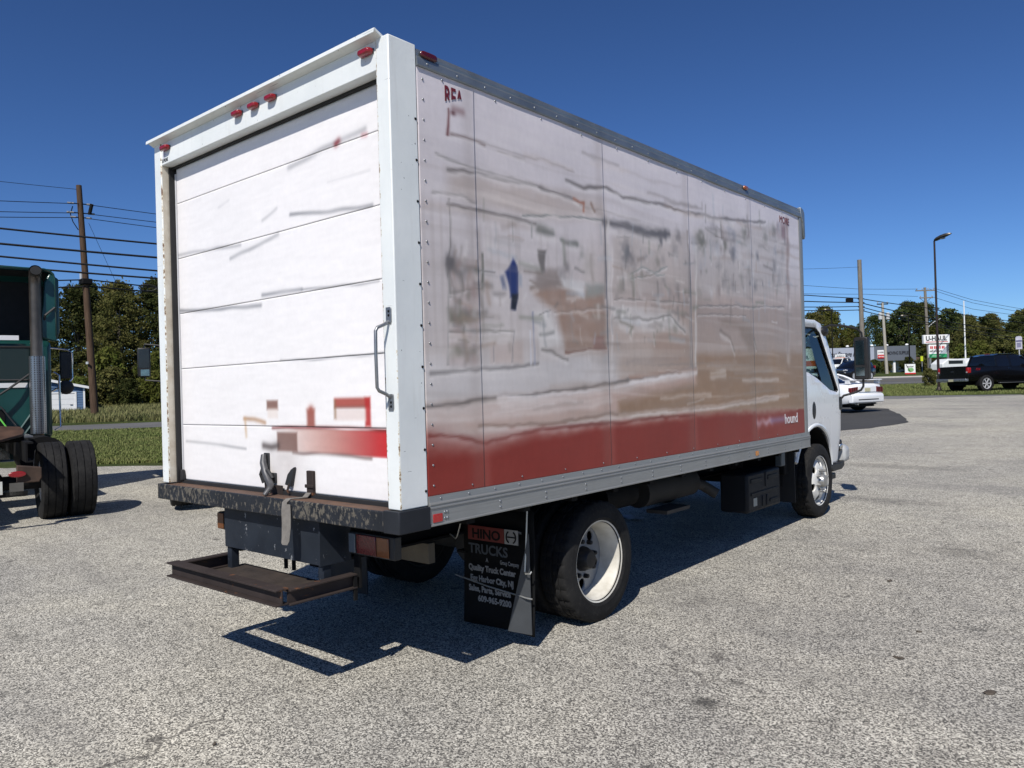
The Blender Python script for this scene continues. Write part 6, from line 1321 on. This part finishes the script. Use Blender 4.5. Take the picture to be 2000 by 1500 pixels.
def lamp_post(base, h_, head, label, m, r_=.07, name='street_lamp'):
    T = empty(name, base); tag(T, label, 'lamp post'); MB().tube([(0, 0, -.1), (0, 0, h_)], [r_, r_*.65], 12).build('shaft', m, T)
    MB().lathe([(0, r_*2.2), (.05, r_*2.2), (.25, r_*1.2)], (0, 0, 0), 'z', 12).build('base_flange', m, T)
    hx, hy, hz = head; d = Vector((hx, hy, 0)).normalized(); s = Vector((-d.y, d.x, 0)); rings = []
    for t, w, zt, zb in ((0, .07, .05, -.05), (.12, .14, .10, -.07), (.35, .19, .13, -.05), (.6, .20, .12, -.03), (.8, .14, .08, -.02), (.9, .05, .04, -.01)):
        c = Vector((0, 0, h_+.02)) + d*t + Vector((0, 0, hz*t)); rings.append([c+s*w*.7+Vector((0, 0, zt)), c-s*w*.7+Vector((0, 0, zt)), c-s*w, c-s*w*.6+Vector((0, 0, zb)), c+s*w*.6+Vector((0, 0, zb)), c+s*w])
    hd_ = MB().ring_loft(rings).build('lamp_head', mat('lamp_bronze', (.10, .09, .075), .35, .6, var=.4), T)
    c = Vector((0, 0, h_-.04)) + d*.42 + Vector((0, 0, hz*.42)); MB().ell(c, .17, .13, .05).build('lens', mat('lamp_lens', (.4, .4, .38), .15), hd_)
lamp_post((-6.22, 46.23, H(-6.22, 46.23)), 8.45, (.6, -.1, .25), 'tall bronze parking lot lamp beside the black pickup', mat('lamp_bronze_pole', (.035, .022, .018), .5, .3), .075)
lamp_post((-19.1, 93.6, H(-19.1, 93.6)), 6.5, (-.7, -.5, .1), 'black lamp post behind the small roadside board', M_dark, .085)
lamp_post((-26.35, 90.0, H(-26.35, 90.0)), 7.55, (-.7, -.6, .1), 'thin black lamp post just right of the cab roof', M_dark, .07)
T = empty('flagpole', (-15.76, 105.66, H(-15.76, 105.66))); tag(T, 'plain white flagpole without a flag behind the black pickup', 'flagpole')
MB().tube([(0, 0, -.2), (0, 0, 8.4)], [.10, .06], 12).build('shaft', mat('pole_white', (.8, .8, .78), .4, var=.05), T); MB().ell((0, 0, 8.46), .08, .08, .08).build('finial', M_sign, T)
T = empty('road_sign', (-5.62, 70.9, H(-5.62, 70.9))); tag(T, 'narrow white road sign on a thin post at the right edge', 'sign')
MB().tube([(0, 0, -.1), (0, 0, 3.4)], .04, 8).build('post', M_tr, T); sg_ = MB().prism([(-.22, 2.35), (.22, 2.35), (.22, 3.28), (.15, 3.38), (-.15, 3.38), (-.22, 3.28)], 'y', -.06, -.04).build('plate', mat('sign_lilac', (.56, .55, .62), .5, var=.3, vscale=5), T)
bx('sign_band', (-.2, -.066, 2.95), (.2, -.061, 3.06), mat('sign_blue', (.08, .08, .2), .5), sg_); bx('sign_band', (-.14, -.066, 2.5), (.14, -.061, 2.86), mat('sign_bluegrey', (.22, .22, .32), .5), sg_)
T = empty('marker_sign', (-19.98, 103.0, H(-19.98, 103.0))); tag(T, 'small fluorescent yellow marker sign left of the crossarm pole', 'sign')
MB().tube([(0, 0, 0), (0, 0, 1.4)], .03, 6).build('post', M_tr, T); bx('plate', (-.14, -.05, 1.35), (.14, -.03, 1.95), mat('sign_yellow', (.65, .75, .03), .4), T)
for k, (a, b, w_, lab) in enumerate(((46.8, 83.5, 1.6, 'low white trailer roof behind the pickup tailgate, beside the lamp post'), (49.6, 84.5, 1.3, 'low white van roof behind the pickup cab, beside the flagpole'))):
    x, y = site(a, b); T = empty('parked_van', (x, y, H(x, y)), AX+.3); tag(T, lab, 'van')
    MB().prism([(-w_, .4), (w_, .4), (w_, 1.0), (w_*.8, 1.55), (-w_*.5, 1.6), (-w_, 1.1)], 'y', -.8, .8).build('body', M_rent, T, .08); bx('window', (-w_*.5, -.815, 1.05), (w_*.7, -.801, 1.4), M_cglass, T)
    for xx in (-w_*.65, w_*.65): MB().lathe([(-.1, .3), (.1, .3)], (xx, -.75, .32), 'y', 20).build('wheel', M_tyre, T)

# blue shed by the wood
SHR = R(70.9); x, y = -48.55-6.85*math.cos(SHR), 17.35-6.85*math.sin(SHR); SH = empty('garage_shed', (x, y, H(x, y)-.05), SHR); tag(SH, 'small blue shed with a white garage door below the wood at the left', 'shed')
M_blue = mat('siding_blue', (.085, .155, .27), .65, var=.15, vscale=3); z0 = H(x, y)-.05
MB().prism([(0, 0), (6.85, 0), (6.85, 1.72), (3.42, 2.50), (0, 1.72)], 'y', .05, 6).build('wall', M_blue, SH)
for k in range(11):
    zz = .02+.155*k
    for a, b in ((.12, 1.15), (6.38, 6.74)): MB().prism([(zz, .02), (zz, .049)][0:0] or [(.015, zz), (.049, zz), (.049, zz+.15), (.038, zz+.15)], 'x', a, b).build('clapboard', M_blue, SH)
for k in range(4):
    zz = 1.74+.155*k; e = (zz+.15-1.72)/.78*3.42
    MB().prism([(.015, zz), (.049, zz), (.049, zz+.15), (.038, zz+.15)], 'x', .1+e, 6.75-e).build('clapboard', M_blue, SH)
for a in (0, 6.75): bx('corner_board', (a, .0, 0), (a+.10, .052, 1.72), M_sign, SH)
MB().prism([(-.25, 1.66), (3.42, 2.48), (7.1, 1.66), (7.1, 1.78), (3.42, 2.62), (-.25, 1.78)], 'y', -.12, 6.2).build('roof', mat('shed_roof', (.35, .36, .38), .8, var=.2), SH); MB().prism([(-.27, 1.62), (3.42, 2.44), (7.12, 1.62), (7.12, 1.77), (3.42, 2.60), (-.27, 1.77)], 'y', -.16, -.121).build('rake_board', M_sign, SH)
gd = bx('garage_door', (3.1, .0, 0), (6.28, .049, 1.33), M_sign, SH); bx('door_frame', (2.98, -.012, 0), (3.1, .048, 1.46), M_sign, SH); bx('door_frame', (6.28, -.012, 0), (6.38, .048, 1.46), M_sign, SH); bx('door_frame', (3.1, -.012, 1.36), (6.28, .048, 1.46), M_sign, SH)
for z in (.33, .66, 1.0): bx('panel_joint', (3.12, -.004, z), (6.26, -.0005, z+.014), M_tr, gd)
bx('door_shadow_gap', (3.1, -.002, 1.33), (6.28, .04, 1.36), M_dark, gd); bx('handle', (6.02, -.03, .62), (6.16, -.001, .66), M_dark, gd)

# overhead cables: each one a thing
M_cable = mat('cable_black', (.008, .008, .01), .6)
def cable(pts, r_, label, name='overhead_cable', sag=0.0):
    P = [Vector(p) for p in pts]; out = [P[0]]
    for a, b in zip(P[:-1], P[1:]):
        L_ = (b-a).length; n = 8
        for k in range(1, n+1):
            t = k/n; out.append(a+(b-a)*t - Vector((0, 0, 1))*(L_*L_*.00025)*4*t*(1-t))
    tag(MB().tube(out, r_, 6).build(name, M_cable), label, 'cable')
far = {0: ([-17.16, 91.02, 9.1], [-13.06, 112.92, 8.42], [-9.0, 128, 8.0]), 1: ([-17.18, 91.0, 8.09], [-13.09, 112.9, 7.13], [-9.0, 128, 6.5]), 2: ([-17.19, 90.99, 7.54], [-14.8, 104.91, 6.95], [-9.0, 128, 5.6]), 3: ([-17.2, 90.99, 7.31], [-14.81, 104.91, 6.64], [-9.0, 128, 5.2])}
near = [([-31.6, -1, 8.2], [-30.27, 7.54, 8.29], [-29.33, 13.13, 8.24], [-20.48, 65.9, 8.91], [-18.89, 75.29, 9.13]), ([-31.6, -1, 7.75], [-30.28, 7.53, 7.7], [-29.35, 13.12, 7.65], [-20.49, 65.89, 8.37], [-18.9, 75.29, 8.74]),
        ([-31.6, -1, 7.35], [-30.29, 7.52, 7.21], [-29.36, 13.11, 7.08], [-20.51, 65.88, 7.88], [-18.91, 75.28, 8.36]), ([-31.6, -1, 7.0], [-30.3, 7.52, 6.84], [-29.37, 13.11, 6.75], [-20.51, 65.88, 7.57], [-18.92, 75.27, 8.02])]
for k, w in enumerate(('topmost', 'second', 'third', 'lowest')):
    cable(list(near[k])+list(far[k]), .040 if k != 1 else .046, '%s of the four thick black cables running past the box truck to the grey pole' % w)
for k, (w, pts) in enumerate((('upper', ([-36.9, 3, 10.2], [-37.11, 9.56, 10.9], [-38.07, 13.47, 11.56], [-38.6, 17.5, 11.74], [-41, 26, 12.2])), ('middle', ([-36.9, 3, 9.8], [-37.12, 9.55, 10.4], [-38.09, 13.47, 11.09], [-38.61, 17.5, 11.29], [-41, 26, 11.7])), ('lower', ([-36.9, 3, 9.5], [-37.13, 9.55, 10.15], [-38.09, 13.46, 10.86], [-38.62, 17.49, 10.99], [-41, 26, 11.3])))):
    cable(pts, .018, '%s of three thin wires on the bracket of the brown pole' % w)
cable(([-36.9, 3, 11.2], [-37.09, 9.58, 11.8], [-38.21, 13.35, 12.3]), .012, 'thin single wire from the top of the brown pole leftwards')
cable(([-37.8, 5, 6.9], [-38.04, 11.95, 7.52], [-37.91, 13.64, 7.7], [-38.7, 17.44, 7.7], [-41, 26, 7.6]), .035, 'upper communication cable at the tree line on the brown pole')
cable(([-37.8, 5, 6.6], [-38.05, 11.94, 7.17], [-37.88, 13.67, 7.36], [-38.71, 17.44, 7.42], [-41, 26, 7.3]), .04, 'lower communication cable at the tree line on the brown pole')
cable(([-37.95, 13.75, 10.6], [-41.3, 17.8, 5.0], [-43.9, 21.0, .9]), .010, 'guy wire slanting down from the brown pole into the trees')
lp = MB().tube([(-38.6+.42*math.cos(R(a))*.35, 16.95+.42*math.cos(R(a)), 7.62+.17*math.sin(R(a))) for a in range(0, 361, 24)], .03, 6); lp.tube([(-38.7, 16.6, 7.62), (-38.5, 17.35, 7.62)], .02, 5); lp.tube([(-38.6, 16.95, 7.46), (-38.6, 16.95, 7.78)], .02, 5)
tag(lp.build('cable_loop', M_cable), 'oval coiled cable loop hanging on the upper communication cable', 'cable')
cable(([-22.2, 56, 10.5], [-20.5, 65.9, 11.2], [-18.8, 75.3, 12.1]), .014, 'thin wire rising to the top of the grey pole without crossarms')
for w, pts in (('front', ([-34, 81.5, 12.9], [-29.51, 88.51, 12.62], [-24.83, 95.69, 12.21], [-20.2, 103.1, 12.3])), ('rear', ([-34, 81.5, 11.9], [-29.54, 88.49, 11.61], [-24.44, 96.29, 11.6], [-20.27, 103.2, 11.4]))):
    cable(pts, .022, '%s wire from behind the truck cab to the crossarm pole' % w)
for w, pts in (('highest', ([-18.8, 104.4, 12.4], [-15.51, 109.5, 10.95], [-10.97, 116.04, 9.75], [-4, 126, 9.4])), ('second highest', ([-19.2, 104.2, 12.3], [-15.51, 109.5, 10.57], [-10.98, 116.03, 9.33], [-4, 126, 9.0])), ('lowest', ([-18.9, 104.2, 11.3], [-15.53, 109.48, 9.8], [-10.99, 116.03, 8.87], [-4, 126, 8.6]))):
    cable(pts, .022, '%s of the thin wires running right from the crossarm pole' % w)

# litter on the lot
M_leaf = mat('dry_leaf', (.10, .08, .06), .8, var=.5, vscale=40)
for i, (x, y, s_, lab) in enumerate(((2.34, 3.9, .028, 'dark curled leaf on the lot right of the rear wheel'), (2.82, 2.26, .03, 'dry brown leaf on the lot near the right foreground'), (3.3, 2.02, .036, 'flat reddish leaf at the right edge of the lot'), (.65, -.67, .013, 'small dark pebble at the bottom edge of the lot'), (2.8, 2.79, .016, 'small dark crumb of tar on the lot at the right'))):
    o = MB().grid([[((u-.5)*1.5*s_*(1-.6*abs(v-.5)*2), (v-.5)*2*s_, .003+.006*math.sin(u*3.1)*(1-abs(v-.5))+.003*math.sin(v*7)) for u in np.linspace(0, 1, 5)] for v in np.linspace(0, 1, 6)]).build('fallen_leaf' if i < 3 else 'pebble', M_leaf)
    md = o.modifiers.new('thickness', 'SOLIDIFY'); md.thickness = .002 if i < 3 else .006; o.location = (x, y, H(x, y)+.006); o.rotation_euler = (0, 0, i*1.3); tag(o, lab, 'leaf' if i < 3 else 'pebble')
rag = MB().grid([[(-.67+(u-.5)*.34, 5.0+(v-.5)*.22*(1-.4*u), H(-.67, 5)+.012+.03*abs(math.sin(u*5+v*3))*(1-abs(u-.5))) for u in np.linspace(0, 1, 9)] for v in np.linspace(0, 1, 6)]).build('paper_scrap', mat('scrap_grey', (.5, .5, .5), .9, var=.2)); tag(rag, 'crumpled pale scrap lying in the shade under the box truck', 'litter')

# ================================================================== trees and shrubs
def leaf_material(name, a, b, c3):
    t = NT(name); t.n.remove(t.p); v = t.coord(kind='Object')
    ge = t.n.new('ShaderNodeNewGeometry'); oi = t.n.new('ShaderNodeObjectInfo')
    c = t.mix(t.ramp(t.noise(v, .55, 3), [(.32, 0.0), (.68, 1.0)]), a, b)
    c = t.mix(t.ramp(ge.outputs['Random Per Island'], [(.55, 0.0), (1.0, .75)]), c, c3)
    hs = t.n.new('ShaderNodeHueSaturation'); t.link(c, hs.inputs['Color']); t.link(t.math('MULTIPLY_ADD', oi.outputs['Random'], .5, .75), hs.inputs['Value']); t.link(t.math('MULTIPLY_ADD', oi.outputs['Random'], .03, .485), hs.inputs['Hue'])
    d = t.n.new('ShaderNodeBsdfDiffuse'); tl = t.n.new('ShaderNodeBsdfTranslucent'); mx = t.n.new('ShaderNodeMixShader'); mx.inputs[0].default_value = .36
    for s in (d, tl): t.link(hs.outputs[0], s.inputs[0])
    t.link(d.outputs[0], mx.inputs[1]); t.link(tl.outputs[0], mx.inputs[2]); t.link(mx.outputs[0], t.out.inputs['Surface']); return t.m
in_store_l = 'behind the pale left part of the store'; in_store_r = 'in the tall dark group behind the store'
M_lf1 = leaf_material('leaves_olive', (.10, .11, .034), (.15, .145, .05), (.20, .175, .07))
M_lf2 = leaf_material('leaves_deep', (.045, .065, .024), (.085, .10, .034), (.13, .13, .045))
M_lf3 = leaf_material('leaves_bright', (.085, .11, .024), (.14, .15, .038), (.20, .19, .06))
M_bark = wood_material('bark', (.05, .042, .035), (.13, .115, .095))
def leaf_cloud(rnd, centers, n_each, size):
    V = []; F = []
    for (cx, cy, cz, r_) in centers:
        for _ in range(n_each):
            while True:
                p = Vector((rnd.uniform(-1, 1), rnd.uniform(-1, 1), rnd.uniform(-1, 1)))
                if p.length < 1: break
            p = Vector((cx, cy, cz)) + Vector((p.x*r_, p.y*r_, p.z*r_*.75))
            n = Vector((rnd.gauss(0, 1), rnd.gauss(0, 1), rnd.gauss(.5, 1))).normalized(); a = n.orthogonal().normalized(); a.rotate(Matrix.Rotation(rnd.uniform(0, 6.28), 3, n)); b = n.cross(a)
            s = size*rnd.uniform(.55, 1.25); k = len(V)
            V += [p-a*s*.55, p+b*s*.32+n*s*.06, p+a*s*.6, p-b*s*.32+n*s*.06]; F.append((k, k+1, k+2, k+3))
    return V, F
def tree_meshes(seed, h_, rad, low, nc, per, leaf, wob=.35):
    rnd = random.Random(seed); cs = []
    for i in range(nc):
        t = rnd.random()**.8; z = h_*(low+(1-low)*t); prof_ = math.sin(math.pi*min(1, .12+.86*t)**.8)**.6
        a = rnd.uniform(0, 6.28); lob = 1+wob*math.sin(2*a+seed)+wob*.6*math.sin(3*a+z*1.1+seed*2)
        rr_ = rad*prof_*lob*math.sqrt(rnd.uniform(.12, 1)); cs.append((math.cos(a)*rr_, math.sin(a)*rr_, z, rnd.uniform(.45, .95)*rad*.30))
    V, F = leaf_cloud(rnd, cs, per, leaf); cm = bpy.data.meshes.new('crown'); cm.from_pydata(V, [], F)
    m = MB(); bend = [(0, 0, -.3), (.1*rnd.uniform(-1, 1), .1*rnd.uniform(-1, 1), h_*.25), (.3*rnd.uniform(-1, 1), .3*rnd.uniform(-1, 1), h_*.55), (.4*rnd.uniform(-1, 1), .4*rnd.uniform(-1, 1), h_*.85)]
    m.tube(bend, [h_*.02, h_*.016, h_*.011, h_*.004], 8)
    for c in rnd.sample(cs, min(14, len(cs))):
        z0 = min(c[2]*rnd.uniform(.45, .8), h_*.8); m.tube([(bend[2][0]*z0/h_, bend[2][1]*z0/h_, z0), (c[0]*.5, c[1]*.5, (z0+c[2])*.52), c[:3]], [h_*.007, h_*.005, h_*.002], 5)
    tm = m.mesh('trunk', M_bark); return cm, tm
PROTO = {'a': tree_meshes(1, 10, 2.7, .06, 240, 46, .24), 'b': tree_meshes(2, 10, 2.3, .10, 200, 48, .23), 'c': tree_meshes(3, 10, 3.1, .04, 270, 46, .25), 'd': tree_meshes(4, 10, 2.1, .10, 180, 48, .23, .5), 's': tree_meshes(5, 10, 5.2, .02, 120, 40, .75), 'f': tree_meshes(7, 10, 2.9, .05, 120, 30, .46)}
for k in PROTO:
    for mm in PROTO[k]: 
        if not mm.materials: mm.materials.append(M_lf1)
ORD = ['first', 'second', 'third', 'fourth', 'fifth', 'sixth', 'seventh', 'eighth', 'ninth', 'tenth', 'eleventh', 'twelfth', 'thirteenth', 'fourteenth', 'fifteenth', 'sixteenth', 'seventeenth', 'eighteenth']
def plant(kind, a, b, h_, m, name, label, group, rot, wide=1.0, sink=0.0):
    x, y = site(a, b); T = empty(name, (x, y, H(x, y)-sink), rot); tag(T, label, 'tree' if 'tree' in name else 'shrub', group)
    cm, tm = PROTO[kind]
    for nm, me in (('crown', cm), ('trunk', tm)):
        o = obj(nm, me, T); o.scale = (h_/10*wide, h_/10*wide, h_/10)
        if nm == 'crown': o.material_slots[0].link = 'OBJECT'; o.material_slots[0].material = m
    return T
def row(items, name, phrase, group, seed):
    rnd = random.Random(seed); items = sorted(items, key=lambda q: q[1]/q[2])
    for i, (kind, a, b, h_, m, *w) in enumerate(items):
        plant(kind, a, b, h_, m, name, '%s from the left %s' % (ORD[i] + (' tree' if 'tree' in name else ' shrub'), phrase), group, rnd.uniform(0, 6.28), w[0] if w else 1.0)
L = -1
row([('a', -37.5, 60, 8.9, M_lf1), ('c', -33.6, 61, 9.3, M_lf2), ('b', -30.2, 60, 8.6, M_lf1), ('d', -27.6, 61.5, 8.7, M_lf2), ('a', -24.7, 60.5, 8.4, M_lf1)], 'broadleaf_tree', 'in the front row of the wood at the left', 'front trees of the wood at the left', 1)
row([('c', -44, 68, 10.6, M_lf2), ('a', -40.2, 67, 10.5, M_lf1), ('b', -37.2, 68.5, 10.6, M_lf2), ('c', -34.0, 67.5, 10.3, M_lf1), ('a', -31.2, 69, 10.6, M_lf2), ('d', -28.6, 67.5, 9.9, M_lf1), ('c', -25.4, 69, 10.0, M_lf1), ('b', -22, 68, 10.6, M_lf2)], 'broadleaf_tree', 'in the back row of the wood at the left', 'back trees of the wood at the left', 2)
row([('s', -35.2, 55.8, 2.2, M_lf3), ('s', -32.5, 56.5, 3.0, M_lf1), ('s', -30.6, 55.2, 2.2, M_lf3, .9), ('s', -28.9, 56.4, 2.8, M_lf1), ('s', -27.2, 55.4, 2.0, M_lf2), ('s', -25.6, 56.2, 2.5, M_lf3), ('s', -24.0, 55.6, 2.3, M_lf1), ('s', -29.8, 57.6, 4.2, M_lf3, .7), ('s', -26.4, 57.8, 3.8, M_lf3, .7)], 'leafy_shrub', 'along the foot of the wood at the left', 'shrubs along the wood at the left', 3)
row([('c', 45.5, 117, 9.2, M_lf1), ('a', 49.0, 121, 10.2, M_lf3), ('f', 52.0, 126, 9.6, M_lf1), ('b', 55.3, 127, 7.6, M_lf3)], 'broadleaf_tree', in_store_l, 'trees behind the store, left group', 4)
row([('c', 58.4, 124, 9.0, M_lf2, 1.1), ('f', 61.0, 122, 9.6, M_lf2), ('c', 64.2, 125, 11.0, M_lf2, 1.15), ('a', 67.0, 126, 10.8, M_lf2), ('f', 69.6, 124, 9.6, M_lf2, 1.1), ('c', 73.2, 128, 9.2, M_lf2)], 'broadleaf_tree', in_store_r, 'tall trees behind the store, right group', 5)
row([('b', 61.0, 112, 6.4, M_lf3, 1.3), ('c', 69.5, 118, 8.2, M_lf1), ('f', 73.0, 120, 8.0, M_lf2), ('a', 76.5, 124, 8.6, M_lf1), ('c', 79.5, 122, 8.0, M_lf2), ('f', 82.5, 126, 9.2, M_lf1), ('c', 86.0, 128, 10.0, M_lf2, 1.1), ('a', 88.5, 126, 10.4, M_lf2, 1.2), ('c', 92.5, 128, 10.4, M_lf2, 1.2)], 'broadleaf_tree', 'in the wood behind the rental sign', 'trees behind the rental sign', 6)
row([('s', 60.5, 104, 3.4, M_lf3), ('s', 63.5, 106, 3.8, M_lf3), ('s', 66.5, 105, 4.4, M_lf1), ('s', 69.5, 107, 4.6, M_lf3), ('s', 72.5, 106, 5.2, M_lf1), ('s', 75.5, 108, 5.0, M_lf3), ('s', 57.2, 105, 3.0, M_lf3), ('s', 78.5, 108, 5.4, M_lf1)], 'leafy_shrub', 'in the thicket behind the rental sign', 'thicket behind the rental sign', 7)
row([('s', 44.6, 99.5, 1.5, M_lf2), ('s', 46.3, 99.5, 1.7, M_lf2), ('s', 48.0, 100, 1.5, M_lf1), ('s', 50.6, 99.5, 1.9, M_lf2), ('s', 52.4, 100, 1.6, M_lf1), ('s', 54.2, 99.5, 1.7, M_lf2)], 'leafy_shrub', 'of the low row along the store front', 'low shrubs along the store front', 8)
plant('s', 28.1, 52.5, 1.15, M_lf1, 'leafy_shrub', 'single weedy shrub on the grass island left of the black pickup', None, .4, .9)
row([('c', 60.5, 137, 8.0, M_lf2, 1.2), ('f', 66.5, 138, 8.6, M_lf1, 1.2), ('c', 76.5, 139, 8.8, M_lf1, 1.2), ('f', 81.0, 137, 8.4, M_lf2, 1.2), ('c', 85.5, 139, 9.0, M_lf1, 1.2), ('f', 90.0, 138, 9.4, M_lf2, 1.2), ('c', 95.0, 139, 9.8, M_lf1, 1.2)], 'broadleaf_tree', 'in the farthest row of trees beyond the pickup', 'farthest trees on the right', 9)
